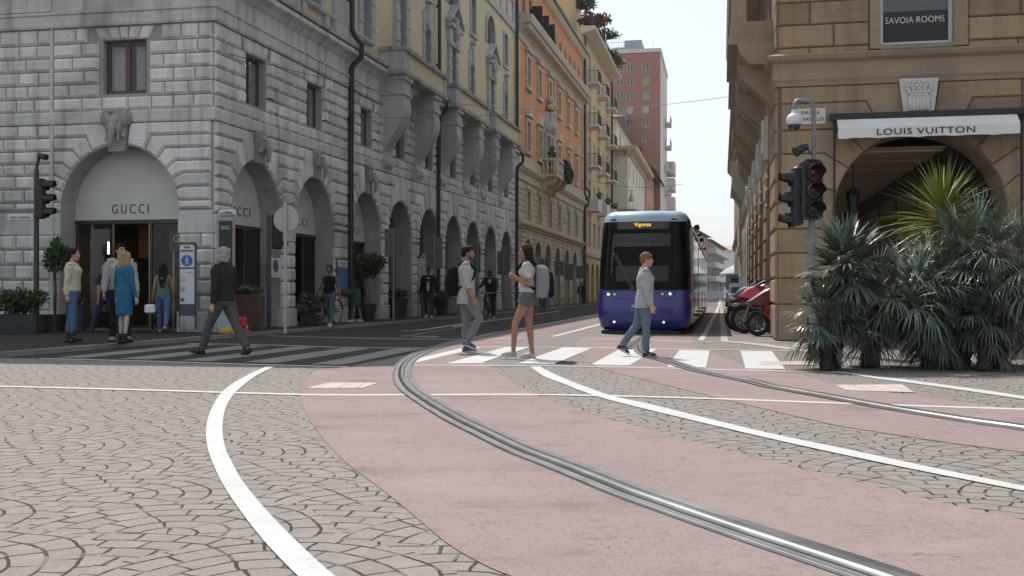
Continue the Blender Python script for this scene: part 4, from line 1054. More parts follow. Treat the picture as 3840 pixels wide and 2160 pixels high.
mb.loft([[fc.P(cu0-w,z,.9) for w,z in e_],[fc.P(cu0-w,z,-12) for w,z in e_]])
k=cu0
while k<cu1: fc.box(mb,k,k+.4,czt-.3,czt-.05,.28,.85); k+=1.1
mb.build('cornice',None,cream)
mb=MB().m(stone('cream_render',(0,0,0))); fc.box(mb,cu0+1.2,cu1-1,czt+.3,czt+3.6,-12,-1.4); mb.build('attic_storey',None,cream)
mb=MB().m(plain('grey_tiles',(.32,.26,.22),rough=.9,var=.3,scale=3)); mb.loft([[fc.P(cu0+.4,czt+3.6,-.4),fc.P(cu1,czt+3.6,-.4),fc.P(cu1,czt+3.6,-13),fc.P(cu0+.4,czt+3.6,-13)],[fc.P(cu0+2.5,czt+5.0,-5.5),fc.P(cu1-2,czt+5.0,-5.5),fc.P(cu1-2,czt+5.0,-7),fc.P(cu0+2.5,czt+5.0,-7)]]); mb.build('roof',None,cream)
for i in range(5):
    c=cu0+6+i*7; q=window(fc,cream,c-.6,c+.6,czt+.9,czt+2.6,-1.38,M_wh,M_glass,t=.1)
M_pinkw=stone('pink_render',(.58,.33,.25),stain=(.4,.27,.2),amount=.3,streak=.3,island=0,grain=8,bmp=.08)
pk,fp,pu0,pu1,pzt=block_building('pink_apartment_building','narrow pink apartment building with small balconies between the cream and grey blocks',M_pinkw,2.0,2426,2464,640,4,4,M_wh,M_glass)
mb=MB().m(plain('dark_roof',(.07,.06,.055),rough=.8)); mb.loft([[fp.P(pu0-1,pzt,1.2),fp.P(pu1,pzt,1.2),fp.P(pu1,pzt,-13),fp.P(pu0-1,pzt,-13)],[fp.P(pu0,pzt+4.2,-4),fp.P(pu1,pzt+4.2,-4),fp.P(pu1,pzt+4.2,-8),fp.P(pu0,pzt+4.2,-8)]]); mb.build('roof',None,pk)
for z in(6,10.4,14.8):
    for u in(pu0+5,pu0+16):
        if z<pzt-2:
            q=MB().m(M_cr); fp.box(q,u-1.6,u+1.6,z,z+.9,-.05,1.2); o=q.build('balcony',None,pk); q=MB().m(M_rail); fp.box(q,u-1.6,u+1.6,z+.9,z+1.7,1.1,1.16); q.build('railing',None,o)
gr,fg,gu0,gu1,gzt=block_building('grey_apartment_building','pale grey apartment block with boxy balconies sticking out over the street',stone('grey_render',(.55,.54,.51),stain=(.4,.39,.37),amount=.3,streak=.3,island=0,grain=8,bmp=.08),2.4,2464,2499,530,6,5,M_wh,M_glass)
for y in(700,770,640):
    z=zpx(gu1-4,y,2.4); q=MB().m(M_wh); fg.box(q,gu1-8,gu1-3,z-1.0,z+1.0,-.05,1.7); q.build('balcony',None,gr)
# brick tower
def facing(name,label,x0,x1,ytop,Y,wallm,cols,rows,side=18,wf=None,pane=None,wwh=(.45,.55),sc_=1.0):
    a=Vector(((x0-1920)/F*Y,Y,0)); W=(x1-x0)/F*Y; b=a+N2*W
    t=thing(name,label,'building',tuple(a)); fac=Fac(b[:2],-N2,-S2); zt_=CH+(HY-ytop)/F*Y
    rects=[]
    for i in cols:
        for j in range(rows): 
            c=W*(1-i); z=zt_-(1.5+j*2.02)*sc_; rects.append((c-wwh[0]*sc_,c+wwh[0]*sc_,z-1.1*sc_,z))
    mb=MB().m(wallm); fac.wall(mb,0,W,-.2,zt_,rects=rects,depth=.4,rev=wallm); box_side(mb,fac,0,W,-.2,zt_,0,-side); mb.build('wall',None,t)
    for r in rects: window(fac,t,*r,-.15,wf or M_wh,rnd.choice(pane) if pane else M_glass,t=.08)
    return t,fac,W,zt_
def m_brick():
    m,nt,p=newmat('brickwork'); p.inputs['Roughness'].default_value=.9
    tc=ND(nt,'ShaderNodeTexCoord').outputs['Object']; mp=ND(nt,'ShaderNodeMapping'); mp.inputs['Rotation'].default_value=(PI/2,0,0); nt.links.new(tc,mp.inputs['Vector'])
    b=ND(nt,'ShaderNodeTexBrick'); b.inputs['Scale'].default_value=1; b.inputs['Brick Width'].default_value=.7; b.inputs['Row Height'].default_value=.28; b.inputs['Mortar Size'].default_value=.02
    b.inputs['Color1'].default_value=(.40,.195,.135,1); b.inputs['Color2'].default_value=(.34,.165,.115,1); b.inputs['Mortar'].default_value=(.4,.28,.22,1); nt.links.new(mp.outputs[0],b.inputs['Vector'])
    nt.links.new(mixc(nt,ramp(nt,noisen(nt,tc,.4,4),.35,.7,0,.4),b.outputs['Color'],(.36,.18,.14)),p.inputs['Base Color']); return m
M_brick=m_brick()
tw,ft,TW,TZ=facing('brick_tower','tall red brick apartment tower with plant room and white roof edge',2270,2474,204,150,M_brick,(.27,.45,.74),6,side=18.7,wwh=(.45,.55),pane=[M_glass,plain('blind_pale',(.42,.47,.5),rough=.6),plain('blind_green',(.24,.36,.30),rough=.6),M_glass,plain('blind_teal',(.07,.15,.17),rough=.5)])
mb=MB().m(M_wh); mb.loft([[ft.P(u,z,w) for u,w in((-.15,.15),(TW+.15,.15),(TW+.15,-18.9),(-.15,-18.9))] for z in(TZ,TZ+.55)]); mb.poly([ft.P(-.02,-.2,.02),ft.P(-.02,TZ,.02),ft.P(-.02,TZ,-18.7),ft.P(-.02,-.2,-18.7)]); mb.build('roof',None,tw)
mb=MB().m(plain('plant_grey',(.30,.38,.43),rough=.7)); ft.box(mb,2.7,5.2,TZ+.55,TZ+2.1,-6,-1); ft.box(mb,2.4,6.6,TZ+.55,TZ+1.1,-6.5,-.8); mb.m(M_glass); 
for i in range(8): ft.box(mb,5.3+i*.35,5.33+i*.35,TZ+.55,TZ+1.9,-.9,-.85)
mb.m(M_wh); ft.box(mb,5.2,8.0,TZ+1.85,TZ+1.9,-.9,-.85); ft.box(mb,1.05,1.1,TZ+.5,TZ+2.4,-1,-.95); mb.build('plant_room',None,tw)
for j in range(6):
    z=TZ-8.5-j*3.6; q=MB().m(M_wh); q.loft([[ft.P(u,zz,w) for u,w in((-.02,-11),(-.9,-11),(-.9,-15.5),(-.02,-15.5))] for zz in(z,z+.25)]); q.m(M_rail); q.loft([[ft.P(u,zz,w) for u,w in((-.85,-11),(-.9,-11),(-.9,-15.5),(-.85,-15.5))] for zz in(z+.25,z+1.3)]); q.build('balcony',None,tw)
gh,fgh,W_,Z_=facing('grey_annex','plain grey concrete rooftop block in front of the brick tower',2298,2345,415,146,plain('concrete_grey',(.27,.27,.28),rough=.9,var=.1,scale=1),(),0,side=14)
# far end of the street
def oblique(name,label,A,B,zt_,wallm,cols,rows,pane,roofm=None,frame=None):
    a=at(A[0],HY,A[1]); b=at(B[0],HY,B[1]); a.z=b.z=0; d=(b-a); W=d.length; d.normalize(); n=V_(d.y,-d.x); t=thing(name,label,'building',tuple(a)); fac=Fac(a[:2],d,n)
    rects=[]
    for i in range(cols):
        for j in range(rows): c=W*(i+.5)/cols; z=.9+(zt_-1.1)*j/rows; rects.append((c-W/cols*.24,c+W/cols*.24,z+.25,z+(zt_-1.1)/rows*.8))
    mb=MB().m(wallm); fac.wall(mb,0,W,-.2,zt_,rects=rects,depth=.4,rev=wallm); box_side(mb,fac,0,W,-.2,zt_,-.002,-14); mb.build('wall',None,t)
    for r in rects: window(fac,t,*r,-.18,frame or M_cr,pane,t=.06)
    if roofm:
        mb=MB().m(roofm); mb.loft([[fac.P(-.6,zt_,.7),fac.P(W+.4,zt_,.7),fac.P(W+.4,zt_,-14),fac.P(-.6,zt_,-14)],[fac.P(2,zt_+1.7,-5),fac.P(W-2,zt_+1.7,-5),fac.P(W-2,zt_+1.7,-8),fac.P(2,zt_+1.7,-8)]]); mb.build('roof',None,t)
    q=MB().m(M_cr)
    for z in(zt_*.36,zt_*.68): fac.box(q,0,W,z-.08,z+.08,-.05,.10)
    q.build('string_course',None,t)
    return t,fac,W
V_=lambda x,y: Vector((x,y,0))
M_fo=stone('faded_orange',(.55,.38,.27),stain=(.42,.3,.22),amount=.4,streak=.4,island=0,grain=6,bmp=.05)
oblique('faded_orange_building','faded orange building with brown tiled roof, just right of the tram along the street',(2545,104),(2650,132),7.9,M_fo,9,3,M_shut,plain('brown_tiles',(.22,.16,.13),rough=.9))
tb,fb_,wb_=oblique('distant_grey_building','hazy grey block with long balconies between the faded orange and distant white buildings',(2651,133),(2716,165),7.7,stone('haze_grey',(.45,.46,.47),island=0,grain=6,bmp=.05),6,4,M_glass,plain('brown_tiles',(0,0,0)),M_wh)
for z in(2.4,4.2,6.0):
    q=MB().m(M_wh); fb_.box(q,1,wb_-1,z,z+.7,-.05,1.1); q.build('balcony',None,tb)
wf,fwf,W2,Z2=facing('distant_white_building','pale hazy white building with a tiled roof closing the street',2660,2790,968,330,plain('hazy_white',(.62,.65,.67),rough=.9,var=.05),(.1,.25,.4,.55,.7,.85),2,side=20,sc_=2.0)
mb=MB().m(plain('hazy_white',(0,0,0))); fwf.box(mb,W2*.25,W2*.75,Z2,Z2+2.6,-14,-2); mb.m(plain('faded_tiles',(.5,.33,.27),rough=.9)); mb.loft([[fwf.P(u,Z2+2.6,w) for u,w in((W2*.2,-1.4),(W2*.8,-1.4),(W2*.8,-15),(W2*.2,-15))],[fwf.P(u,Z2+4.2,w) for u,w in((W2*.4,-7),(W2*.6,-7),(W2*.6,-9),(W2*.4,-9))]]); mb.build('roof',None,wf)
# hidden ground haze is light here: the street is short
# ================= RIGHT BUILDING (brown sandstone) =================
M_sand=stone('sandstone',(.325,.243,.165),stain=(.10,.078,.06),amount=.62,streak=.5,warm=(.34,.23,.12),island=.2,grain=22,bmp=.45)
M_sandj=stone('sandstone_joint',(.17,.125,.08),island=0)
M_sandl=stone('sandstone_light',(.33,.255,.18),stain=(.17,.14,.10),amount=.5,streak=.4,island=.08,bmp=.25)
M_white=stone('white_marble',(.62,.60,.56),stain=(.35,.32,.28),amount=.3,streak=.3,island=0,bmp=.15)
M_awn=plain('awning_canvas',(.72,.71,.69),rough=.85,var=.08,scale=2,bmp=.1)
Or=(5.42,21.2)
RF=Fac(Or,N2,-S2); RS=Fac(Or,S2,-N2)
rb=thing('sandstone_building','brown sandstone corner building with a big arcade arch, white awning and overhanging balconies','building',(5.42,21.2,0))
RW=14.0; RL=21.6
AC=(2.72,1.62,2.58); AC2=(8.4,1.40,2.80)
sw=(1.98,3.36,5.93,8.6)
mb=MB().m(M_sandj)
RF.wall(mb,0,RW,-.2,5.17,arches=[(*AC,-.2),(*AC2,-.2)],depth=.95,rev=M_sand)
RF.wall(mb,0,RW,5.17,9.4,rects=[sw,(7.7,9.1,5.93,8.6)],depth=.35,rev=M_sandl)
rsa=[3.4,7.4,11.4,15.4,19.4]
RS.wall(mb,0,RL,-.2,5.17,arches=[(c,1.3,2.8,-.2) for c in rsa],depth=.9,rev=M_sand)
RS.wall(mb,0,RL,5.17,15.5,rects=[(c-.6,c+.6,z,z+2.2) for c in rsa for z in(6.9,10.6)],depth=.35,rev=M_sandl)
mb.m(M_sand)
zr=[0,.75,1.28,1.79,2.28,2.80]; zr2=[2.80,3.27,3.80,4.28,4.82,5.17]
RF.courses(mb,zr,.0,RW,lambda a,b:[(AC[0]-1.64,AC[0]+1.64),(AC2[0]-1.42,AC2[0]+1.42)],bw=1.5,depth=.035,bv=.02)
RS.courses(mb,zr,.0,RL,lambda a,b:[(c-1.32,c+1.32) for c in rsa],bw=1.4,depth=.06,bv=.04)
zb_=[3.27,3.80,4.28,4.82,5.17]; AB=[0,16,34,50,66,82]
RF.archring(mb,*AC,zb_,2.66,1.9,AB,key=False,depth=.035,bv=.02); RF.archring(mb,*AC2,zb_,1.9,1.9,AB,depth=.035,bv=.02)
RF.courses(mb,[2.8]+zb_,4.62,6.5,lambda a,b:[],bw=1.2,depth=.035,bv=.02); RF.courses(mb,[2.8]+zb_,10.3,RW,lambda a,b:[],bw=1.2,depth=.035,bv=.02)
for i,c in enumerate(rsa): RS.archring(mb,c,1.3,2.8,zb_,2.0 if i else 3.4,2.0 if i<4 else RL-c,AB,depth=.06)
zu=[5.74,5.95,6.41,6.87,7.33,7.8,8.3,8.8,9.4]
RF.courses(mb,zu,0,1.78,lambda a,b:[],bw=1.0,depth=.04,bv=.02); RF.courses(mb,zu,3.62,7.4,lambda a,b:[],bw=1.25,depth=.04,bv=.02); RF.courses(mb,zu,9.4,RW,lambda a,b:[],bw=1.2,depth=.04,bv=.02)
RS.courses(mb,zu+[10,10.6,11.2,11.8,12.4,13,13.6],0,1.4,lambda a,b:[],bw=.9,depth=.04,bv=.02)
mb.build('wall',None,rb)
mb=MB().m(M_sandl)
lp=[(-.05,5.17),(.05,5.17),(.07,5.24),(.10,5.30),(.10,5.62),(.20,5.68),(.24,5.76),(.04,5.84),(-.05,5.86)]
RF.prof(mb,0,RW,lp,n=2); RS.prof(mb,0,RL,lp,n=2); c=Vector((Or[0],Or[1],0))
mb.loft([[RS.P(0,z,w) for w,z in lp],[c-N2*w-S2*w+Vector((0,0,z)) for w,z in lp],[RF.P(0,z,w) for w,z in lp]])
for a,b in((1.78,1.98),(3.36,3.62)): RF.box(mb,a,b,5.86,8.9,-.03,.07)
RF.box(mb,1.98,3.36,5.84,5.93,-.03,.07); RF.box(mb,1.78,3.62,8.6,8.95,-.03,.07)
RF.box(mb,0,RW,9.4,9.8,-.1,.3); RF.box(mb,0,RW,9.8,15.5,-.3,.0)
for a,b in((0,.0),):
    pass
mb.build('stone_bands',None,rb)
# roof, back
mb=MB().m(M_sandl); mb.poly([RS.P(0,15.5,0),RS.P(RL,15.5,0),RS.P(RL,15.5,-RW),RS.P(0,15.5,-RW)]); mb.poly([RS.P(RL,-.2,0),RS.P(RL,15.5,0),RS.P(RL,15.5,-RW),RS.P(RL,-.2,-RW)]); mb.poly([RS.P(0,-.2,-RW),RS.P(RL,-.2,-RW),RS.P(RL,15.5,-RW),RS.P(0,15.5,-RW)]); mb.build('roof',None,rb)
# savoia window
M_wfr=plain('white_window_frame',(.55,.56,.6),rough=.4,var=.05)
o=window(RF,rb,*sw,-.12,M_wfr,M_glass,mull=0,t=.07); window(RF,rb,7.7,9.1,5.93,8.6,-.12,M_wfr,M_glass,t=.07)
q=MB().m(M_ink); RF.box(q,sw[0]+.08,sw[1]-.08,6.02,6.62,-.117,-.113); q.build('dark_blind',None,o)
lettering('lettering','SAVOIA ROOMS',plain('white_letters',(.75,.75,.75),rough=.5),o,RF.P(2.10,6.38,-.108),N2,(0,0,1),w=1.12,h=.125,depth=.004,bold=-.01)
# carved white keystones
def shell_key(fac,c,z0,z1,w):
    q=MB().m(M_white); fac.prism(q,[(c-.28,z0),(c+.28,z0),(c+.37,z1),(c-.37,z1)],-.05,w)
    h=z1-z0
    for r_ in range(5):
        z=z1-h*(.12+.09*r_); n=5+r_%2; wd=.13+.045*math.sin((r_+1)/5*PI)*2
        for i in range(n): q.sphere(fac.P(c+wd*(i/(n-1)*2-1),z,w+.02),(.05,.045,.05),8,6)
    for i in range(6):
        t=(i-2.5)/2.5; q.sphere(fac.P(c+t*.16,z0+h*.30,w+.02),(.055,.05,.17),8,7)
    for i in range(8):
        t=PI*i/7; q.sphere(fac.P(c-.2*math.cos(t),z0+h*.34-.2*math.sin(t)*.8,w+.01),(.035,.035,.035),6,5)
    return q.build('carved_keystone',None,rb,smooth=True)
shell_key(RF,2.70,4.52,5.23,.10); 
for c in rsa: shell_key(RS,c,4.1,5.1,.14)
# awning, its roller bar and struts
q=MB().m(M_ink); RF.box(q,1.0,4.75,4.44,4.56,.08,.24); q.tube([RF.P(1.09,4.42,.15),RF.P(1.09,0,.15)],.022,8); q.tube([RF.P(4.57,4.40,.15),RF.P(4.57,0,.15)],.022,8); q.tube([RF.P(1.09,4.20,.15),RF.P(1.12,4.20,.40)],.02,6); q.tube([RF.P(4.55,4.20,.15),RF.P(4.5,4.20,.40)],.02,6)
aw=q.build('awning',None,rb)
q=MB().m(M_awn); n=22
for i in range(n):
    u0=1.13+(3.34)*i/n; u1=1.13+3.34*(i+1)/n
    s=lambda u: .006*math.sin(u*9)+.004*math.sin(u*23)
    rows=[(4.46,.20),(4.25,.44),(4.235,.45),(4.03,.452)]
    for j in range(3):
        q.poly([RF.P(u0,rows[j][0],rows[j][1]+s(u0)*j/2),RF.P(u1,rows[j][0],rows[j][1]+s(u1)*j/2),RF.P(u1,rows[j+1][0]+(s(u1) if j==2 else 0),rows[j+1][1]+s(u1)*(j+1)/2),RF.P(u0,rows[j+1][0]+(s(u0) if j==2 else 0),rows[j+1][1]+s(u0)*(j+1)/2)])
q.build('awning_canvas',None,aw,fix=False)
lettering('lettering','LOUIS VUITTON',M_ink,aw,RF.P(1.86,4.075,.462),N2,(0,0,1),w=1.80,h=.125,depth=.004,bold=.006,space=1.1)
# passage behind the arch: beamed ceiling on the left, dark shop glass on the right
M_ceil=stone('passage_ceiling',(.74,.61,.46),stain=(.6,.5,.38),island=0,bmp=.15)
q=MB().m(M_ceil); D=-20.0; a,b,zc=.86,3.45,4.02
q.poly([RF.P(a,zc,-.95),RF.P(b,zc,-.95),RF.P(b,zc,D),RF.P(a,zc,D)]); q.poly([RF.P(a,-.1,D),RF.P(b,-.1,D),RF.P(b,zc,D),RF.P(a,zc,D)])
for k in range(11): RF.box(q,a,b,zc-.045,zc-.01,-1.7-k*1.7,-1.4-k*1.7)
q.m(M_dark); RF.box(q,6.4,10.4,-.1,4.6,-1.6,-1.4); q.poly([RF.P(b+.01,-.1,-1.35),RF.P(4.9,-.1,-1.35),RF.P(4.9,4.6,-1.35),RF.P(b+.01,4.6,-1.35)]); q.build('passage',None,rb)
q=MB().m(M_dark); RF.box(q,b,b+.12,-.1,zc,D,-.96)
o=q.build('shop_glazing',None,rb)
for k in range(6):
    q=MB().m(M_glass); w0=-1.6-k*3.0; q.poly([RF.P(b-.006,.3,w0),RF.P(b-.006,.3,w0-2.6),RF.P(b-.006,3.5,w0-2.6),RF.P(b-.006,3.5,w0)]); q.build('pane',None,o)
lettering('lettering','LOUIS VUITTON',M_wfr,o,RF.P(3.70,2.98,-1.33),N2,(0,0,1),h=.20,depth=.004)
# hanging lantern in the arch
q=MB().m(M_ink); p=RF.P(1.62,0,-1.3); 
q.tube([p+Vector((0,0,3.9)),p+Vector((0,0,3.25))],.012,6); q.lathe([(.02,3.25),(.10,3.15),(.15,3.05),(.15,3.0)],p,n=6); q.lathe([(.13,3.0),(.09,2.5),(.03,2.42)],p,n=6); 
for i in range(6): a=2*PI*i/6; q.tube([p+Vector((.15*math.cos(a),.15*math.sin(a),3.1)),p+Vector((.17*math.cos(a),.17*math.sin(a),3.22))],.012,5)
lt=q.build('lantern',None,rb)
# balconies over the street, on S-shaped brackets
def wpx(u,x):   # how far out from the wall the street sight line passes
    r=(x-1920)/F; return ((Or[0]+S2.x*u)-r*(Or[1]+S2.y*u))/(N2.x-r*N2.y)
for (u0,u1,x,z0) in((1.0,4.9,2728,6.30),(5.4,9.2,2734,6.35),(9.7,13.4,2742,6.4),(13.9,17.6,2750,6.4),(18.0,21.4,2757,6.4)):
    w=wpx(u0,x)
    q=MB().m(M_sandl); RS.box(q,u0-.1,u1+.1,z0,z0+.16,-.05,w); RS.box(q,u0,u1,z0+.16,z0+.5,-.05,w-.06); RS.prof(q,u0-.2,u1+.2,[(-.05,z0-.5),(w*.55,z0-.45),(w*.75,z0-.2),(w*.8,z0),(-.05,z0)])
    for t in(u0+.25,u1-.25): RS.box(q,t-.2,t+.2,z0+.5,z0+1.35,w-.4,w-.08)
    RS.box(q,u0,u1,z0+1.3,z0+1.42,w-.36,w-.04); 
    for k in range(10): t=u0+.55+(u1-u0-1.1)*k/9; q.lathe([(.05,0),(.09,.25),(.04,.6),(.06,.8)],RS.P(t,z0+.5,w-.2),n=6)
    o=q.build('balcony',None,rb)
    for t in(u0+.45,u1-.45):
        q=MB().m(M_sandl); pts=[(-.03,z0-.4)]
        for i in range(17):
            k=i/16; z=z0-.4-1.15*k; pts.append((max(.04,w*.78*(1-k)**1.0+.10*math.sin(k*2*PI)*w),z))
        pts.append((-.03,z0-1.6)); RS.prof(q,t-.28,t+.28,pts); q.build('console',None,o)
q=MB().m(M_sandl); RS.prof(q,0.2,RL,[(-.05,9.9),(.3,10.0),(.9,10.3),(.95,10.6),(-.05,10.7)]); q.build('cornice',None,rb)
for c in rsa:
    for z in(6.9,10.6): window(RS,rb,c-.6,c+.6,z,z+2.2,-.18,M_dframe,M_glass)
# street name plate
sp=thing('street_name_plate','white marble street name plate high on the sandstone corner','sign',tuple(RF.P(.65,4.55,.05)))
q=MB().m(M_white); RF.box(q,.37,.93,4.39,4.71,.03,.065,.006); o=q.build('plate',None,sp)
lettering('lettering','PIAZZA',M_ink,sp,RF.P(.46,4.585,.067),N2,(0,0,1),w=.36,h=.075,depth=.002); lettering('lettering','GARIBALDI',M_ink,sp,RF.P(.41,4.455,.067),N2,(0,0,1),w=.48,h=.075,depth=.002)
# ---- next building along on the right ----
nb=thing('grey_sandstone_building','further grey beige building with a balustraded balcony and corbelled bay, past the sandstone corner','building',tuple(RS.P(22,0)))
M_sg=stone('greybeige',(.42,.37,.30),stain=(.25,.22,.18),amount=.4,streak=.4,island=.05)
n0,n1=21.7,75
mb=MB().m(M_sg); RS.wall(mb,n0,n1,-.2,12,rects=[(c-.7,c+.7,z,z+2) for c in range(25,74,5) for z in(5.6,8.9)],arches=[(c,1.5,2.6,-.2) for c in range(25,74,5)],depth=.6,rev=M_sg); box_side(mb,RS,n0,n1,-.2,12,-.01,-12); mb.build('wall',None,nb)
for c in range(25,74,5):
    for z in(5.6,8.9): window(RS,nb,c-.7,c+.7,z,z+2,-.2,M_dframe,M_glass)
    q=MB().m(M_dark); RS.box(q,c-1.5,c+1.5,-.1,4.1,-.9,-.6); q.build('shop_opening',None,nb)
mb=MB().m(M_sg)
def bay(u0,u1,x,ztop,zlow,zfoot,name):
    w=wpx(u0,x); q=MB().m(M_sg); RS.box(q,u0,u1,zlow,ztop,-.05,w); RS.prof(q,u0,u1,[(-.05,zlow),(w,zlow),(w*.95,zlow-.4),(w*.5,(zlow+zfoot)/2-.2),(.06,zfoot),(-.05,zfoot)]); RS.box(q,u0-.1,u1+.1,zlow-.05,zlow+.25,-.05,w+.08); RS.box(q,u0-.1,u1+.1,ztop-.2,ztop+.15,-.05,w+.12); return q.build(name,None,nb)
bay(38,43,2771,8.4,3.3,1.9,'bay')
w=wpx(30,2742); q=MB().m(M_sg); RS.box(q,30,35,6.0,6.25,-.05,w); RS.prof(q,30,35,[(-.05,6.0),(w*.8,6.0),(w*.4,5.6),(.05,5.3),(-.05,5.3)]); q.m(plain('pink_panel',(.5,.26,.2),rough=.8)); RS.box(q,30.1,34.9,6.3,7.2,w-.15,w-.05); q.m(M_sg); RS.box(q,30,35,7.2,7.4,w-.25,w); RS.box(q,30,30.3,6.25,7.2,-.05,w-.05); q.build('balcony',None,nb)
q=MB().m(M_sg); RS.prof(q,n0,n1,[(-.05,11.3),(.3,11.5),(.6,11.9),(.6,12.2),(-.05,12.3)]); RS.prof(q,n0,n1,[(-.05,4.7),(.12,4.75),(.2,5.0),(-.05,5.1)]); q.build('cornice',None,nb)
# ================= TRAM =================
TB=Vector(((2411-1920)/F*24.4,24.4,.0))
def TL(x,t,z): return TB+N2*x+S2*t+Vector((0,0,z))
M_blue=plain('tram_blue',(.022,.027,.205),rough=.25,coat=.5,var=.04,scale=1)
M_sky=plain('tram_roof_blue',(.33,.44,.52),rough=.4,coat=.25,var=.04,scale=1)
M_black=plain('tram_black',(.012,.012,.013),rough=.5,var=.1)
M_tglass=glassm('tram_glass',(.003,.003,.0035),rough=.05,spec=.10)
M_tw=plain('tram_white',(.62,.62,.61),rough=.35,coat=.3,var=.05,scale=1)
M_rub=plain('rubber',(.018,.018,.018),rough=.8)
M_lamp=plain('lamp_white',(.8,.8,.8),emit=(1,.98,.92),es=.7)
M_lampw=plain('lamp_warm',(.8,.6,.3),emit=(1,.62,.25),es=.35)
M_chrome=plain('chrome',(.6,.6,.62),rough=.15,metal=1,var=.03)
M_amber=plain('amber_letters',(.9,.5,.1),emit=(1,.58,.10),es=.75)
M_red=plain('red_lens',(.45,.02,.02),rough=.3)
tram=thing('tram','blue and black fronted tram with pale blue roof and white sides, showing an amber destination','tram',tuple(TB))
NB=[ # z, half width, nose setback, corner length
 (.10,.98,.16,.50),(.18,1.06,.05,.55),(.35,1.10,.0,.58),(.60,1.115,.0,.60),(.90,1.115,.03,.62),(1.04,1.11,.06,.64),(1.07,1.10,.075,.64),
 (1.4,1.10,.14,.64),(1.8,1.085,.23,.66),(2.2,1.07,.33,.68),(2.55,1.05,.43,.70),(2.68,1.04,.48,.70),(2.72,1.035,.50,.70),(2.82,1.02,.54,.70),(2.90,.97,.60,.70),(2.96,.86,.74,.7),(2.98,.6,1.0,.7)]
def outline(z,b,s0,c,T=1.7,n=12,flat=.62):
    """plan curve: right side, rounded corner, gently bowed front, left side"""
    pts=[(b,T)]
    x0=b*flat
    for i in range(n+1):
        a=PI/2*i/n; e=.62
        x=x0+(b-x0)*(math.cos(a)**e if math.cos(a)>1e-6 else 0); t=s0+.10+c*(1-(math.sin(a)**e if math.sin(a)>1e-6 else 0))
        pts.append((x,t))
    for k in(.66,.33,0,-.33,-.66): pts.append((x0*k,s0+.10*(k*k)))
    return pts[:-2]+[(-x,t) for x,t in pts[:-3][::-1]]
def nose(z0,z1):
    rows=[]
    zs=sorted({z0,z1}|{r[0] for r in NB if z0<r[0]<z1})
    for z in zs:
        for i in range(len(NB)-1):
            if NB[i][0]<=z<=NB[i+1][0]+1e-9:
                f=(z-NB[i][0])/(NB[i+1][0]-NB[i][0]); b,s,c=[NB[i][j]+(NB[i+1][j]-NB[i][j])*f for j in(1,2,3)]; break
        rows.append([TL(x,t,z) for x,t in outline(z,b,s,c)])
    return rows
def skin(name,z0,z1,mat,cap=False):
    q=MB().m(mat); rows=nose(z0,z1); q.loft(rows,cap=False,close=False)
    if cap: q.poly(rows[-1])
    return q.build(name,None,tram,smooth=True)
lower=skin('lower_body',.10,1.04,M_blue); skin('windscreen',1.06,2.68,M_tglass); skin('roof_fairing',2.69,2.98,M_sky,cap=True)
def nx(x,z):
    """point on the nose surface near the middle"""
    for i in range(len(NB)-1):
        if NB[i][0]<=z<=NB[i+1][0]:
            f=(z-NB[i][0])/(NB[i+1][0]-NB[i][0]); b,s,c=[NB[i][j]+(NB[i+1][j]-NB[i][j])*f for j in(1,2,3)]
            o=outline(z,b,s,c)
            for k in range(len(o)-1):
                if o[k][0]>=x>=o[k+1][0]:
                    g_=(x-o[k][0])/(o[k+1][0]-o[k][0]) if o[k+1][0]!=o[k][0] else 0
                    return o[k][1]+(o[k+1][1]-o[k][1])*g_
            return s
    return 0
def on(x,z,out=.0): return TL(x,nx(x,z)-out,z)
def patch(name,x0,x1,z0,z1,mat,par,out=.006,n=8,m=4):
    q=MB().m(mat); q.loft([[on(x0+(x1-x0)*i/n,z0+(z1-z0)*j/m,out) for i in range(n+1)] for j in range(m+1)],cap=False,close=False); return q.build(name,None,par,smooth=True)
txp=lambda x:(2180+.421*x-2411)/F*24.45
tzp=lambda y:CH+(HY-(760+.421*y))/F*24.5
disp=patch('destination_display',txp(303),txp(768),tzp(226),tzp(160),plain('display_panel',(.055,.035,.04),rough=.3),tram)
p0=on(txp(458),tzp(212),.02); p1=on(txp(610),tzp(212),.02)
lettering('lettering','Vigonza',M_amber,disp,p0,p1-p0,(0,.0,1),w=(p1-p0).length,h=.112,depth=.004,bold=.006)
patch('sun_visor',txp(268),txp(785),tzp(386),tzp(268),plain('visor_grey',(.034,.035,.036),rough=.6),tram,out=.004)
patch('dashboard',txp(300),txp(770),tzp(700),tzp(560),plain('dash_grey',(.014,.014,.015),rough=.5),tram,out=.004)
for x in(222,826):
    q=MB().m(M_rub); q.tube([on(txp(x+(235-210)*(0 if x<500 else .6)*((1-k/8))*0+ (24*k/8 if x<500 else 12*k/8)-(12 if x<500 else 6)),1.07+1.58*k/8,.004) for k in range(9)],.012,6); q.build('seal',None,tram)
for sgn in(-1,1):
    q=MB().m(M_rub); q.tube([on(sgn*1.085,1.0,.002)]+[on(sgn*k,1.05,.006) for k in(1.0,.8,.5,.2,0)],.012,6); q.build('seal',None,tram)
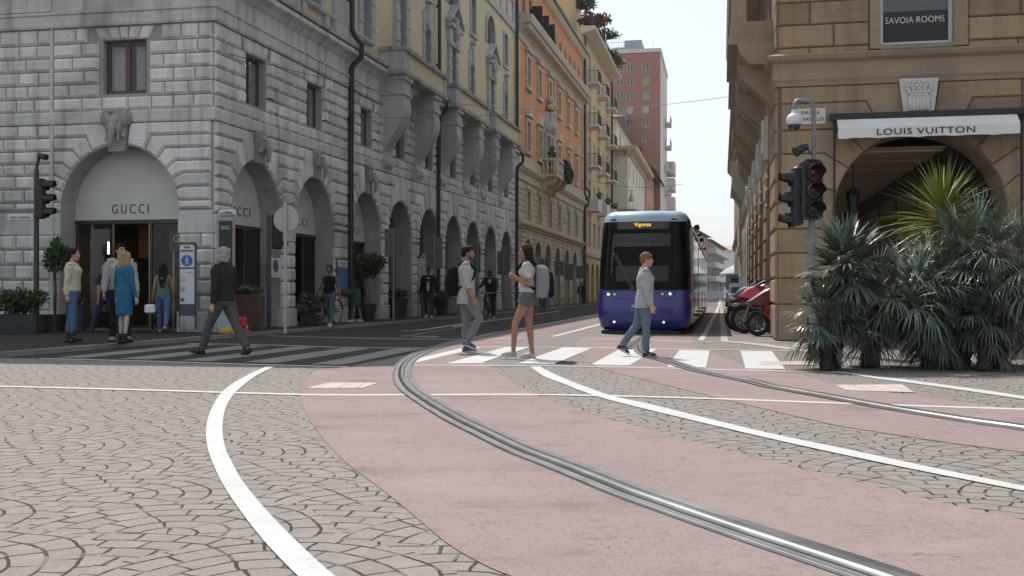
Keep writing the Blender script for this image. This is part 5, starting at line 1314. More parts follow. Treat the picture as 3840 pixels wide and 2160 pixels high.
# panel gaps in the blue nose
def gap(pts,r=.005):
    q=MB().m(M_black); q.tube([on(txp(x),tzp(y),.001) for x,y in pts],r,5); return q.build('panel_gap',None,lower)
gap([(128,842),(193,858),(280,858),(364,860),(430,858),(620,858),(700,858),(834,855)]); gap([(364,782),(364,860)]); gap([(193,860),(195,960),(203,1030),(207,1112)]); gap([(834,856),(833,960),(832,1100)]); gap([(200,1020),(250,1026),(500,1030),(760,1026),(832,1020)]); gap([(320,1040),(325,1100),(500,1108),(690,1100),(700,1040)],.004)
def lampx(x,y,r,mat,ring=M_chrome):
    c=on(txp(x),tzp(y),.0); q=MB().m(ring); q.lathe([(r*1.5,.0),(r*1.5,.014),(r*1.1,.02),(r,.008)],c,-S2,n=16); q.m(mat); q.lathe([(r*1.02,.006),(r*.6,.016),(.0,.02)],c,-S2,n=14); return q.build('headlight',None,lower,smooth=True)
for x,y,r,mt,rg in((236,817,.042,M_lamp,M_chrome),(292,817,.03,M_lampw,M_chrome),(195,812,.024,M_black,M_black),(720,815,.03,M_lampw,M_chrome),(786,813,.042,M_lamp,M_chrome),(828,808,.024,M_black,M_black),(289,1064,.036,M_lamp,M_chrome),(250,1058,.026,M_black,M_black),(730,1064,.036,M_lamp,M_chrome),(768,1057,.026,M_black,M_black)): lampx(x,y,r*.7,mt,rg)
for x,y in((217,960),(217,985),(795,960),(795,985)):
    q=MB().m(M_black); q.sphere(on(txp(x),tzp(y),.0),(.032,.02,.018),10,6); q.build('towing_cap',None,lower)
for x,y in((262,113),(812,102)):
    q=MB().m(M_black)
    for k in(-.035,.035): q.sphere(on(txp(x)+k,2.745,.005),(.042,.03,.026),10,6)
    q.build('marker_light',None,tram)
lettering('lettering','APS',M_tw,lower,on(txp(443),tzp(934),.012),N2,(0,0,1),h=.075,depth=.004,bold=.02,space=1.05); lettering('lettering','holding',plain('pale_letters',(.5,.52,.62),rough=.5),lower,on(txp(440),tzp(966),.012),N2,(0,0,1),h=.055,depth=.004,shear=.3)
q=MB().m(plain('wiper_grey',(.10,.10,.10),rough=.4))   # wiper: two arms and a blade
for dx in(0,.055): q.tube([on(-.72+dx*.9,1.92,.03),on(-.28+dx,1.10,.06)],.011,6)
q.tube([on(-.72,2.32,.035),on(-.745,1.9,.04),on(-.76,1.40,.035)],.013,6); q.tube([on(-.76,1.92,.04),on(-.70,1.90,.04)],.025,6)
for dx in(0,.055): q.sphere(on(-.28+dx,1.08,.05),.03,8,6)
q.build('wiper',None,tram)
q=MB().m(M_black)   # deflector bar and underframe
def bar(z0,z1,b,f,back=.9):
    pts=[(b,back),(b*.98,f+.25),(b*.8,f+.08),(b*.4,f),(0,f-.02),(-b*.4,f),(-b*.8,f+.08),(-b*.98,f+.25),(-b,back)]
    q.loft([[TL(x,t,z) for x,t in pts] for z in(z0,z1)])
bar(.015,.075,1.03,-.02); bar(.07,.13,.85,.22); q.build('deflector_bar',None,tram)
for z,y in((.92,0),(.48,0)):
    q=MB().m(M_red); q.box(TL(-1.12,.85,z),(.04,.10,.05)); q.build('side_marker',None,tram)
q=MB().m(M_black); q.sphere(TL(.98,1.0,2.62),(.10,.22,.2),12,8); q.tube([TL(.9,1.1,2.75),TL(1.05,.95,2.68)],.05,8); q.build('camera_pod',None,tram)
# passenger cars
M_skirt=plain('tram_skirt',(.50,.50,.50),rough=.4,coat=.2,var=.06)
def car(t0,t1,first=False):
    q=MB().m(M_tw)
    sec=[(1.115,.22),(1.115,2.55),(1.03,2.78),(.85,2.88),(-.85,2.88),(-1.03,2.78),(-1.115,2.55),(-1.115,.22)]
    q.loft([[TL(x,t,z) for x,z in sec] for t in(t0,t1)]); o=q.build('car_body',None,tram)
    for sgn in(1,-1):
        n=int((t1-t0)/1.15); 
        q=MB().m(M_tglass); fr=MB().m(M_rub); 
        for i in range(n):
            a=t0+.12+(t1-t0-.24)*i/n; b=t0+.12+(t1-t0-.24)*(i+1)/n-.12; door=(i%4 in(1,2))
            z0=.42 if door else 1.0
            q=MB().m(M_tglass); X=sgn*1.122
            q.loft([[TL(X,t,z) for t,z in((a,z0),(b,z0),(b,2.42),(a,2.42))],[TL(sgn*1.10,t,z) for t,z in((a,z0),(b,z0),(b,2.42),(a,2.42))]])
            q.build('door' if door else 'window',None,o)
        fr.loft([[TL(sgn*1.128,t,z) for t,z in((t0+.1,2.44),(t1-.1,2.44),(t1-.1,2.50),(t0+.1,2.50))],[TL(sgn*1.10,t,z) for t,z in((t0+.1,2.44),(t1-.1,2.44),(t1-.1,2.50),(t0+.1,2.50))]])
        fr.loft([[TL(sgn*1.10,t,z) for t,z in((t0+.1,.10),(t1-.1,.10),(t1-.1,.24),(t0+.1,.24))],[TL(sgn*.95,t,z) for t,z in((t0+.1,.10),(t1-.1,.10),(t1-.1,.24),(t0+.1,.24))]])
        fr.build('trim',None,o)
    q=MB().m(M_sky); q.loft([[TL(x,t,z) for x,z in((.8,2.86),(.75,3.02),(-.75,3.02),(-.8,2.86))] for t in(t0+.5,t1-.4)]); q.build('roof_unit',None,o)
def bellows(t):
    q=MB().m(M_rub)
    rings=[]
    for i in range(9):
        k=.0 if i%2 else .06
        rings.append([TL(x*(1-k),t+.6*i/8,z) for x,z in((1.02,.3),(1.02,2.6),(.8,2.78),(-.8,2.78),(-1.02,2.6),(-1.02,.3))])
    q.loft(rings); q.build('bellows',None,tram)
car(1.70,7.2,True); bellows(7.2); car(7.8,13.4); bellows(13.4); car(14.0,19.6); bellows(19.6); car(20.2,26.5)
for t,z in((2.2,2.66),(2.9,2.66),(5.4,2.62),(8.6,2.66),(9.3,2.66),(14.6,2.6)):
    q=MB().m(M_black); q.bbox(TL(1.19,t,z),(.12,.12,.09),.02); q.build('camera_pod',None,tram)
for t in(3.2,8.8,15.2):
    q=MB().m(M_black); q.bbox(TL(1.17,t,.40),(.12,.3,.05),.015); q.build('step_light',None,tram)
for t in(2.8,7.5,13.7,19.9,25):
    for s_ in(-1,1):
        q=MB().m(M_rub); q.lathe([(.0,-.1),(.36,-.1),(.38,-.05),(.38,.05),(.36,.1),(.2,.1),(0,.08)],TL(s_*.9,t,.38),N2*s_,n=18); q.build('wheel',None,tram,smooth=True)
# ================= PEOPLE =================
_TX=bpy.data.textures.new('folds','CLOUDS'); _TX.noise_scale=.085; _TX.noise_depth=2
_TX2=bpy.data.textures.new('locks','CLOUDS'); _TX2.noise_scale=.022; _TX2.noise_depth=2
def remesh(mb,name,mat,parent,vox=.012,smooth=4,sm=.6):
    me=bpy.data.meshes.new('t'); me.from_pydata([tuple(p) for p in mb.v],[],mb.f)
    bm=bmesh.new(); bm.from_mesh(me); bmesh.ops.recalc_face_normals(bm,faces=bm.faces); bm.to_mesh(me); bm.free()
    o=bpy.data.objects.new('t',me); COL.objects.link(o)
    r=o.modifiers.new('r','REMESH'); r.mode='VOXEL'; r.voxel_size=vox
    s=o.modifiers.new('s','SMOOTH'); s.factor=sm; s.iterations=smooth
    if name in('top','dress','trousers','shorts'):
        d=o.modifiers.new('d','DISPLACE'); d.texture=_TX; d.texture_coords='GLOBAL'; d.strength={'trousers':.022,'dress':.016}.get(name,.030); d.mid_level=.48
    elif name=='hair':
        d=o.modifiers.new('d','DISPLACE'); d.texture=_TX2; d.texture_coords='GLOBAL'; d.strength=.016; d.mid_level=.45
    dg=bpy.context.evaluated_depsgraph_get(); m2=bpy.data.meshes.new_from_object(o.evaluated_get(dg))
    bpy.data.objects.remove(o); bpy.data.meshes.remove(me)
    m2.name=name; m2.materials.clear(); m2.materials.append(mat); m2.polygons.foreach_set('use_smooth',[True]*len(m2.polygons))
    ob=bpy.data.objects.new(name,m2); COL.objects.link(ob); adopt(ob,parent); return ob
def skinm(name,c):
    if name in _MC: return _MC[name]
    m,nt,p=newmat(name); p.inputs['Roughness'].default_value=.5; p.inputs['Subsurface Weight'].default_value=.12; p.inputs['Subsurface Radius'].default_value=(.02,.008,.004)
    tc=ND(nt,'ShaderNodeTexCoord').outputs['Object']; f=noisen(nt,tc,25,4)
    nt.links.new(mixc(nt,ramp(nt,f,.3,.7),tuple(x*.85 for x in c),tuple(min(1,x*1.1) for x in c)),p.inputs['Base Color']); _MC[name]=m; return m
def hairm(name,c):
    if name in _MC: return _MC[name]
    m,nt,p=newmat(name); p.inputs['Roughness'].default_value=.6; p.inputs['Specular IOR Level'].default_value=.12
    tc=ND(nt,'ShaderNodeTexCoord').outputs['Object']; f=noisen(nt,mapn(nt,tc,(1,1,.12)),120,3,.7)
    nt.links.new(mixc(nt,ramp(nt,f,.35,.65),tuple(x*.5 for x in c),tuple(min(1,x*1.5) for x in c)),p.inputs['Base Color']); bump(nt,p,f,.8,.01); _MC[name]=m; return m
SK_L=skinm('skin_light',(.50,.29,.21)); SK_M=skinm('skin_tan',(.33,.16,.10)); SK_B=skinm('skin_brown',(.17,.085,.055)); SK_P=skinm('skin_pink',(.55,.30,.25)); SK_D=skinm('skin_dark',(.06,.035,.025))
H_BLK=hairm('hair_black',(.012,.010,.009)); H_DB=hairm('hair_darkbrown',(.022,.013,.009)); H_GREY=hairm('hair_grey',(.33,.32,.31)); H_BLO=hairm('hair_blonde',(.36,.23,.12)); H_GING=hairm('hair_ginger',(.21,.11,.055))
M_eye=plain('eye_dark',(.015,.012,.01),rough=.2); M_lip=plain('lip',(.33,.10,.09),rough=.5)
M_sole=plain('sole_white',(.55,.55,.53),rough=.7)
def V(*a): return Vector(a)
def person(label,cat,base,yaw,H,skin,top,bottom,shoe,hair,hairstyle,legs,arms,lean=0,headyaw=0,headpitch=0,sleeve='long',legwear='trousers',fem=False,vox=.011,pelvis=None,loose=1.0,toplen=0.0,collar=False,hands=True,detail=True,group=None,heel=0,z=0.0,curl=.5,sit=False):
    root=thing('person',label,cat,tuple(base)+(z,) if len(base)==2 else tuple(base),group)
    k=H/1.75
    M=Matrix.Translation(root.location)@Matrix.Rotation(yaw,4,'Z')@Matrix.Scale(k,4)
    hipz=.93; L1,L2=.43,.425; hw=.085 if not fem else .09; shw=.195 if not fem else .168; ank=.075+heel
    J={}
    ext=[]
    for side,(hf,kf,ab) in zip('lr',legs):
        s=-1 if side=='l' else 1
        a=R(hf); b=R(hf-kf); ab=R(ab)
        hip=V(s*hw,0,0); kn=hip+V(s*math.sin(ab),math.sin(a)*math.cos(ab),-math.cos(a)*math.cos(ab))*L1; an=kn+V(s*math.sin(ab)*.5,math.sin(b),-math.cos(b))*L2
        J[side]=(hip,kn,an,b); ext.append(-an.z)
    # foot pitch drops toes when the shin leans back
    pz=(max(ext)+ank) if pelvis is None else pelvis/k
    P0=V(0,0,pz)
    la=R(lean); tl=.50 if not fem else .48
    up=V(0,math.sin(la),math.cos(la)); fw=V(0,math.cos(la),-math.sin(la))
    def T(x,y,h): return P0+V(x,0,0)+fw*y+up*h     # torso coordinates
    neck=T(0,.0,tl+.04)
    body=MB(); body.M=M
    W=1.0 if not fem else .90
    def ring(h,rx,ry,yo,n=18): return [T(rx*math.cos(2*PI*i/n),yo+ry*math.sin(2*PI*i/n),h) for i in range(n)]
    tors=[(-.10,.09,.08,0),(-.05,.155,.11,-.005),(.03,.168 if not fem else .178,.118,-.01),(.12,.150 if not fem else .145,.10,0),(.20,.148 if not fem else .128,.096,.008),(.30,.165*W,.110,.008),(.38,.178*W,.115 if not fem else .125,.012),(.45,.165*W,.095,0),(.49,.11*W,.07,-.01),(.52,.06,.055,-.008)]
    tk=(.76 if legwear=='dress' else .86) if top else 1.0
    body.loft([ring(h,a*(tk if h<.47 else .9),b*(tk if h<.47 else .9),y) for h,a,b,y in tors])
    if fem:
        for s in(-1,1): body.sphere(T(s*.07,.095,.355),(.062,.05,.058),12,8)
    # legs and feet
    for s,side in((-1,'l'),(1,'r')):
        hip,kn,an,b=[P0+q if isinstance(q,Vector) else q for q in J[side]]
        r=(1.0 if not fem else .96)
        if (bottom and legwear in('trousers','crop','slim')) or legwear=='dress': r*=.82
        body.tube([hip+V(0,0,.03),hip.lerp(kn,.25),hip.lerp(kn,.6),kn,kn.lerp(an,.28),kn.lerp(an,.65),an],[.088*r,.086*r,.066*r,.052*r,.055*r,.041*r,.035*r],14)
        J[side+'w']=(hip,kn,an,b)
    # feet
    feet=[]
    for s,side in((-1,'l'),(1,'r')):
        hip,kn,an,b=J[side+'w']
        lift=an.z-ank
        pitch=max(0,min(R(60),-b*.8)) if lift>.02 else 0.0   # trailing foot points its toes down
        if b>.12 and lift<.12: pitch=-min(R(18),b*.5)
        fd=V(s*.12,math.cos(pitch),-math.sin(pitch)).normalized(); dn=V(0,-math.sin(pitch),-math.cos(pitch))
        heelp=an-fd*.055+dn*(ank-.03); toe=an+fd*.175+dn*(ank-.022-heel); ball=an+fd*.11+dn*(ank-.032-heel)
        feet.append((s,an,fd,dn,heelp,ball,toe))
        body.tube([an,an+dn*.025+fd*.02,an.lerp(ball,.6)],[.032,.028,.02],10); body.tube([heelp+fd*.02,ball-fd*.02,toe-fd*.04],[.018,.02,.012],10)
    # arms and hands
    hnd=[]
    for s,side,(sf,ab,ef,inn) in((-1,'l',arms[0]),(1,'r',arms[1])):
        sh=T(s*shw,0,tl-.045)
        a=R(sf)+0*la; d1=V(s*math.sin(R(ab)),math.sin(a)*math.cos(R(ab)),-math.cos(a)*math.cos(R(ab)))
        el=sh+d1*.29
        e=R(sf+ef); d2=V(s*math.sin(R(ab))*(1-inn)-s*inn*.8,math.sin(e),-math.cos(e)).normalized()
        wr=el+d2*.25
        ck=(.7 if legwear=='dress' else .8) if (top and sleeve!='none') else 1.0
        body.tube([T(s*.08,0,tl-.015),T(s*.14,0,tl-.02),sh],[.040*ck,.05*ck,.054*ck],12)
        body.tube([sh,sh.lerp(el,.35),el,el.lerp(wr,.3),wr],[(.056 if not fem else .047)*ck,(.050 if not fem else .041)*ck,.039 if not fem else .034,.040 if not fem else .034,.027],12)
        hnd.append((s,sh,el,wr,d2))
        if hands:
            n=d2.cross(V(0,1,0)); 
            side_v=V(0,1,0)-d2*d2.y
            if side_v.length<.2: side_v=V(0,0,1)-d2*d2.z
            side_v.normalize(); pn=d2.cross(side_v).normalized()       # palm normal
            if pn.x*s>0: pn=-pn                                         # palm faces the body
            palm=wr+d2*.05
            body.tube([wr,wr+d2*.035,wr+d2*.085],[.026,.036,.036],10,sq=.5) if abs(pn.x)>.5 else body.tube([wr,wr+d2*.035,wr+d2*.085],[.028,.036,.034],10)
            for i,(ln) in enumerate((.066,.076,.072,.056)):
                b0=wr+d2*.085+side_v*(.027-.018*i); c=curl*(.9+.1*i)
                dd1=(d2*math.cos(c)+pn*math.sin(c)); dd2=(d2*math.cos(c*2.2)+pn*math.sin(c*2.2))
                body.tube([b0-d2*.015,b0+dd1*ln*.5,b0+dd1*ln*.5+dd2*ln*.5],[.0095,.009,.0075],7)
            t0=wr+d2*.03+side_v*.03; body.tube([t0,t0+(side_v*.7+d2*.7)*.035+pn*.01,t0+(side_v*.45+d2*1.1)*.055+pn*.02],[.013,.011,.008],7)
    # head
    hd=Matrix.Translation(neck+up*.135+fw*.03)@Matrix.Rotation(R(headyaw),4,'Z')@Matrix.Rotation(-R(headpitch)-la*.3,4,'X')
    hp=lambda x,y,z_: hd@V(x,y,z_)
    rq=hd.to_3x3()
    body.tube([T(0,-.01,tl-.02),neck+up*.03,hp(0,-.02,-.04)],[.06 if not fem else .05,.054 if not fem else .045,.055 if not fem else .047],12)
    body.sphere(hp(0,-.008,.022),(.071,.091,.094),18,12,rq); body.sphere(hp(0,.026,-.045),(.054 if not fem else .050,.060,.068),16,10,rq)
    body.sphere(hp(0,.058,-.096),(.026,.026,.022),10,8,rq); body.tube([hp(0,.083,.012),hp(0,.100,-.018),hp(0,.105,-.030)],[.009,.012,.015],8); body.sphere(hp(0,.090,-.036),(.019,.014,.010),8,6,rq)
    for s in(-1,1):
        body.sphere(hp(s*.073,-.01,-.012),(.011,.021,.031),10,8,rq); body.sphere(hp(s*.034,.062,-.028),(.024,.022,.026),10,8,rq)
    body.tube([hp(-.045,.068,.028),hp(0,.086,.026),hp(.045,.068,.028)],[.010,.012,.010],8); body.tube([hp(-.02,.082,-.064),hp(0,.088,-.064),hp(.02,.082,-.064)],[.008,.010,.008],8)
    b_=remesh(body,'body',skin,root,vox=(.0065 if detail else vox),smooth=3)
    if detail:
        for s in(-1,1):
            q=MB().m(plain('eye_white',(.6,.58,.55),rough=.2)); q.M=M; q.sphere(hp(s*.031,.078,.006),(.013,.009,.0075),10,6,rq); q.m(M_eye); q.sphere(hp(s*.031,.084,.006),(.006,.006,.0065),8,6,rq); q.build('eye',None,root,smooth=True)
            q=MB().m(hair if hair else M_eye); q.M=M; q.tube([hp(s*.014,.088,.027),hp(s*.032,.084,.034),hp(s*.05,.070,.028)],[.005,.006,.003],6); q.build('eyebrow',None,root)
        q=MB().m(M_lip); q.M=M; q.tube([hp(-.022,.084,-.064),hp(-.008,.096,-.061),hp(0,.096,-.062),hp(.008,.096,-.061),hp(.022,.084,-.064)],[.003,.007,.006,.007,.003],8); q.build('lips',None,root,smooth=True)
    # ---- clothes ----
    if top:
        q=MB(); q.M=M; lo=toplen; ls=loose
        tt=[( -.02-lo,.182*ls,.135*ls,-.01),(.04-lo*.5,.18*ls,.132*ls,-.008),(.12,.166*ls,.122*ls,0),(.20,.162*ls if not fem else .148*ls,.118*ls,.006),(.30,.180*W*ls,.128*ls,.008),(.38,.192*W*ls,.133*ls if not fem else .145*ls,.012),(.45,.182*W,.115,0),(.492,.13*W,.09,-.008),(.515,.082,.076,-.008)]
        if sleeve=='none': tt=[(h,a*.97,b,y) for h,a,b,y in tt[:-2]]+[(.47,.10*W,.085,-.005),(.475,.06*W,.07,0)]
        q.loft([ring(h,a,b,y) for h,a,b,y in tt])
        if fem:
            for s in(-1,1): q.sphere(T(s*.072,.10,.355),(.072,.06,.066),12,8)
        if collar=='roll': q.tube([T(0,-.008,tl-.0),T(0,-.004,tl+.075)],[.075,.066],14)
        elif collar: 
            q.tube([T(0,-.01,tl),T(0,-.012,tl+.055)],[.082,.072],14)
        for s,sh,el,wr,d2 in hnd:
            ra=(.068 if not fem else .058)*ls; rb_=(.05 if not fem else .045)*ls
            if sleeve!='none': q.tube([T(s*.08,0,tl-.012),T(s*.14,0,tl-.018),sh],[.055,.066,ra],12)
            if sleeve=='long': q.tube([sh,sh.lerp(el,.4),el,el.lerp(wr,.4),wr.lerp(el,.04)],[ra,ra*.92,rb_*1.06,rb_*.98,rb_*.82],12)
            if sleeve=='roll': q.tube([sh,sh.lerp(el,.4),el,el.lerp(wr,.25)],[ra,ra*.95,rb_*1.12,rb_*1.1],12); q.tube([el.lerp(wr,.12),el.lerp(wr,.27)],[rb_*1.25,rb_*1.22],12)
            if sleeve=='short': q.tube([sh,sh.lerp(el,.3),sh.lerp(el,.6)],[ra,ra,ra*1.02],12)
        if legwear!='dress': remesh(q,'top',top,root,vox=vox,smooth=4)
    if legwear=='dress':
        hem=-.42
        rr=[(.16,.138,.105,0),(.05,.168,.125,0),(-.05,.178,.135,0),(-.2,.172,.132,0),(hem,.168,.13,0)]
        q.loft([[P0+V(a*math.cos(2*PI*i/18),y+b*math.sin(2*PI*i/18),h) for i in range(18)] for h,a,b,y in rr[::-1]]); remesh(q,'dress',top,root,vox=vox,smooth=5)
    if bottom:
        q=MB(); q.M=M
        q.loft([ring(h,a,b,y) for h,a,b,y in((-.13,.10,.09,0),(-.07,.168,.125,-.005),(.02,.178 if not fem else .186,.130,-.012),(.09,.162,.116,-.004),(.13,.15,.108,0))])
        for s,side in((-1,'l'),(1,'r')):
            hip,kn,an,b=J[side+'w']; g_=1.0 if fem else 1.10
            if legwear=='trousers': 
                a2=an+(kn-an).normalized()*.02
                q.tube([hip+V(0,0,.03),hip.lerp(kn,.3),hip.lerp(kn,.7),kn,kn.lerp(a2,.4),kn.lerp(a2,.8),a2],[.100,.096*g_,.076*g_,.064*g_,.062*g_,.056*g_,.056*g_],14)
            elif legwear=='slim': q.tube([hip+V(0,0,.03),hip.lerp(kn,.3),hip.lerp(kn,.7),kn,kn.lerp(an,.35),kn.lerp(an,.7),an.lerp(kn,.08)],[.097,.093,.072,.058,.062,.049,.042],14)
            elif legwear=='crop':
                a2=an.lerp(kn,.12); q.tube([hip+V(0,0,.03),hip.lerp(kn,.3),hip.lerp(kn,.7),kn,kn.lerp(a2,.45),a2],[.102,.100*g_,.080*g_,.066*g_,.062*g_,.052*g_],14)
            elif legwear=='shorts': q.tube([hip+V(0,0,.03),hip.lerp(kn,.18),hip.lerp(kn,.32)],[.103,.106,.104],14)
        remesh(q,'shorts' if legwear=='shorts' else 'trousers',bottom,root,vox=vox,smooth=4)
    for s,an,fd,dn,hl,ball,toe in feet:
        if shoe is None: break
        q=MB(); q.M=M
        if heel or hairstyle=='_': pass
        q.tube([hl+fd*.005-dn*.006,hl.lerp(ball,.5)-dn*.008,ball-dn*.006,toe-dn*.004],[.041,.043,.043,.026],12); q.tube([an-dn*.0,an+dn*.03+fd*.03,ball-dn*.01],[.047,.05,.036],12)
        if heel: q.tube([an-dn*.10,an],[.05,.046],12)
        o=remesh(q,'boot' if heel else 'shoe',shoe,root,vox=.008,smooth=2)
        q=MB().m(M_sole if not heel and shoe.name.startswith('sneaker') else M_rub); q.M=M
        sd=fd.cross(dn).normalized()
        pr=[(-.045,.0),(-.04,.03),(.05,.04),(.12,.045),(.18,.03),(.205,0),(.18,-.03),(.12,-.045),(.05,-.04),(-.04,-.03)]
        b0=an+dn*(ank-.026-heel)
        if heel:
            q.tube([hl+dn*-.0,hl+dn*(heel*.5)+dn*.02],[.018,.010],6); q.build('heel',None,o)
        else:
            q.loft([[b0+fd*a+sd*b+dn*c for a,b in pr] for c in(0,.022)]); q.build('sole',None,o)
    # ---- hair ----
    if hair:
        q=MB(); q.M=M
        if hairstyle in('short','long','pony','wavy','boy','crop'):
            q.sphere(hp(0,-.022,.040),(.080,.092,.088),18,12,rq); q.sphere(hp(0,-.055,.0),(.072,.058,.075),14,10,rq)
        if hairstyle=='short': 
            for i in range(9): q.sphere(hp(-.05+.0125*i,.052+rnd.uniform(-.01,.012),.085+rnd.uniform(-.008,.014)),(.026,.03,.024),8,6,rq)
            for s in(-1,1): q.tube([hp(s*.072,.012,.04),hp(s*.074,.016,-.005)],[.012,.008],6)
        if hairstyle=='boy':
            q.sphere(hp(0,-.01,.052),(.084,.094,.084),16,10,rq)
            for i in range(9): q.sphere(hp(-.055+.0137*i,.066,.062+rnd.uniform(-.014,.01)),(.022,.028,.026),8,6,rq)
            for s in(-1,1): q.sphere(hp(s*.076,.0,.03),(.014,.05,.04),8,6,rq)
        if hairstyle=='wavy':
            for i in range(26):
                a=rnd.uniform(-2.4,2.4); q.sphere(hp(.074*math.sin(a),-.03-.07*math.cos(a),rnd.uniform(-.07,.1)),(.03,.03,.034),8,6,rq)
            q.sphere(hp(0,-.02,.06),(.088,.098,.082),14,10,rq); q.sphere(hp(0,-.085,-.07),(.065,.03,.04),10,8,rq)
        if hairstyle=='long':
            for s in(-1,0,1): q.tube([hp(s*.05,-.03,.06),hp(s*.062,-.065,-.04),hp(s*.06,-.085,-.15),hp(s*.045,-.12,-.30),hp(s*.028,-.135,-.47)],[.05,.052,.05,.044,.014],10)
            for s in(-1,1): q.tube([hp(s*.045,.04,.09),hp(s*.074,.012,.04),hp(s*.078,-.02,-.06),hp(s*.068,-.05,-.18)],[.02,.024,.022,.02],8)
        if hairstyle=='pony':
            q.sphere(hp(0,-.105,.03),(.035,.035,.035),10,8,rq); q.tube([hp(0,-.105,.03),hp(0,-.125,-.03),hp(0,-.115,-.13),hp(0,-.10,-.22)],[.03,.042,.036,.010],10)
            for s in(-1,1): q.tube([hp(s*.04,.055,.085),hp(s*.074,.02,.03),hp(s*.07,-.02,-.01)],[.018,.02,.016],8)
        if hairstyle=='bald': q.sphere(hp(0,-.05,-.01),(.074,.055,.04),14,8,rq)
        remesh(q,'hair',hair,root,vox=.008,smooth=2)
    if detail and hairstyle in('short',) and not fem:   # stubble beard shade of its own hair
        pass
    return root,M,dict(T=T,hp=hp,hands=hnd,feet=feet,k=k)

def backpack(label,M,pf,col,col2,scale=1.0):
    T=pf['T']; t=thing('backpack',label,'backpack',tuple(M@T(0,-.2,.3)))
    q=MB(); q.M=M
    n=14
    def rr(h,w,d,y): return [T(w*math.copysign(abs(math.cos(2*PI*i/n))**.6,math.cos(2*PI*i/n)),y+d*math.copysign(abs(math.sin(2*PI*i/n))**.6,math.sin(2*PI*i/n)),h) for i in range(n)]
    s=scale
    q.loft([rr(-.02,.10*s,.05*s,-.20),rr(.0,.14*s,.085*s,-.215),(rr(.12,.155*s,.105*s,-.235)),rr(.30,.15*s,.10*s,-.235),rr(.42,.13*s,.08*s,-.22),rr(.47,.09*s,.04*s,-.195)])
    remesh(q,'bag',col,t,vox=.011,smooth=3)
    q=MB(); q.M=M; q.loft([rr(-.015,.10*s,.03,-.30*s-.01),rr(.03,.13*s,.05,-.305*s),rr(.25,.125*s,.045,-.305*s),rr(.36,.10*s,.03,-.295*s)]); remesh(q,'pocket',col2,t,vox=.011,smooth=3)
    for sx in(-1,1):
        q=MB(); q.M=M; q.tube([T(sx*.085,-.13,.47),T(sx*.105,-.05,.535),T(sx*.115,.06,.50),T(sx*.12,.145,.40),T(sx*.13,.125,.28),T(sx*.155,.03,.18),T(sx*.13,-.13,.10)],[.022]*7,8,sq=.5); q.build('strap',col2,t,smooth=True)
    return t
# materials of the clothes
C=cloth
J_blue=C('jeans_blue',(.09,.15,.30),streaky=True); J_grey=C('jeans_greyblue',(.13,.18,.22),streaky=True); J_dk=C('jeans_dark',(.05,.06,.085),streaky=True,var=.5)
W=[]
def put(x,y,z=0.0):
    p=G(x,y,z); return (p.x,p.y,z)
S0=(-2,0,3)
# woman in yellow sweater
person('woman in a cream yellow sweater, blue jeans and black heeled boots with a dark ponytail','person',put(272,1288,KZ),R(-80),1.70,SK_L,C('sweater_yellow',(.58,.52,.39),scale=120),J_blue,plain('boot_black',(.008,.008,.008),rough=.5),H_BLK,'pony',[(-6,2,2),(5,6,2)],[(-12,6,8,.1),(-10,6,10,.1)],fem=True,loose=1.12,legwear='slim',heel=.05,headyaw=-6)
person('man in a beige jumper and dark trousers, mostly behind the woman in the blue dress','person',put(452,1281,KZ),R(205),1.84,SK_L,C('jumper_beige',(.42,.40,.35),scale=120),C('trousers_black',(.02,.02,.022)),plain('shoe_tan',(.30,.24,.15),rough=.5),H_BLK,'short',[(3,2,3),(-4,3,4)],[(8,8,12,.0),(10,12,10,.1)],loose=1.12,headyaw=25)
rt,M,pf=person('woman in a blue knitted dress and black ankle boots, long blonde hair, back turned','person',put(466,1289,KZ),R(-28),1.68,skinm('skin_tights',(.50,.40,.37)),C('dress_blue',(.035,.145,.24),scale=70,var=.7),None,plain('boot_black',(0,0,0)),H_BLO,'long',[(4,6,2),(-4,4,2)],[(4,14,10,.0),(2,8,8,0)],fem=True,legwear='dress',headyaw=30,headpitch=-6,heel=.02,loose=.97)
person('balding man in a navy shirt and blue trousers striding inside the shop doorway','person',put(395,1247,.1),R(55),1.62,SK_M,C('shirt_navy',(.02,.025,.06)),C('trousers_navy',(.035,.05,.11)),plain('shoe_black',(.012,.012,.012),rough=.4),H_BLK,'bald',[(28,6,2),(-24,14,2)],[(-18,6,18,0),(14,6,24,0)],sleeve='short',detail=False,vox=.014)
rt,M,pf=person('woman in a green vest and jeans entering the shop, seen from behind','person',put(612,1246,.1),R(8),1.58,SK_M,C('vest_green',(.13,.17,.13)),J_blue,plain('shoe_tan',(.3,.2,.15)),H_BLK,'long',[(14,4,2),(-12,24,2)],[(-4,10,20,0),(6,8,14,0)],fem=True,sleeve='none',legwear='trousers',detail=False,vox=.014)
h=M@pf['hands'][0][3]
t=thing('handbag','small white handbag held by the woman in the green vest','bag',tuple(h)); q=MB().m(M_awn); q.bbox(h+V(-.05,-.02,-.22),(.24,.1,.2),.03); q.build('bag',None,t); q=MB().m(M_ink); q.tube([h+V(-.13,-.02,-.13),h+V(-.10,-.02,-.03),h,h+V(.0,-.02,-.03),h+V(.03,-.02,-.13)],.008,6); q.build('handle',None,t)
person('grey haired man in a charcoal roll neck and dark jeans striding left over the zebra','person',put(838,1331),R(66),1.80,SK_P,C('rollneck_charcoal',(.030,.029,.030),scale=160,var=.3),C('jeans_speckled',(.10,.10,.102),streaky=True,var=.75),plain('boot_matt_black',(.006,.006,.006),rough=.6),H_GREY,'wavy',[(26,6,2),(-21,10,2)],[(-6,8,14,.1),(2,8,16,.1)],loose=1.08,collar='roll',headyaw=10,headpitch=-8)
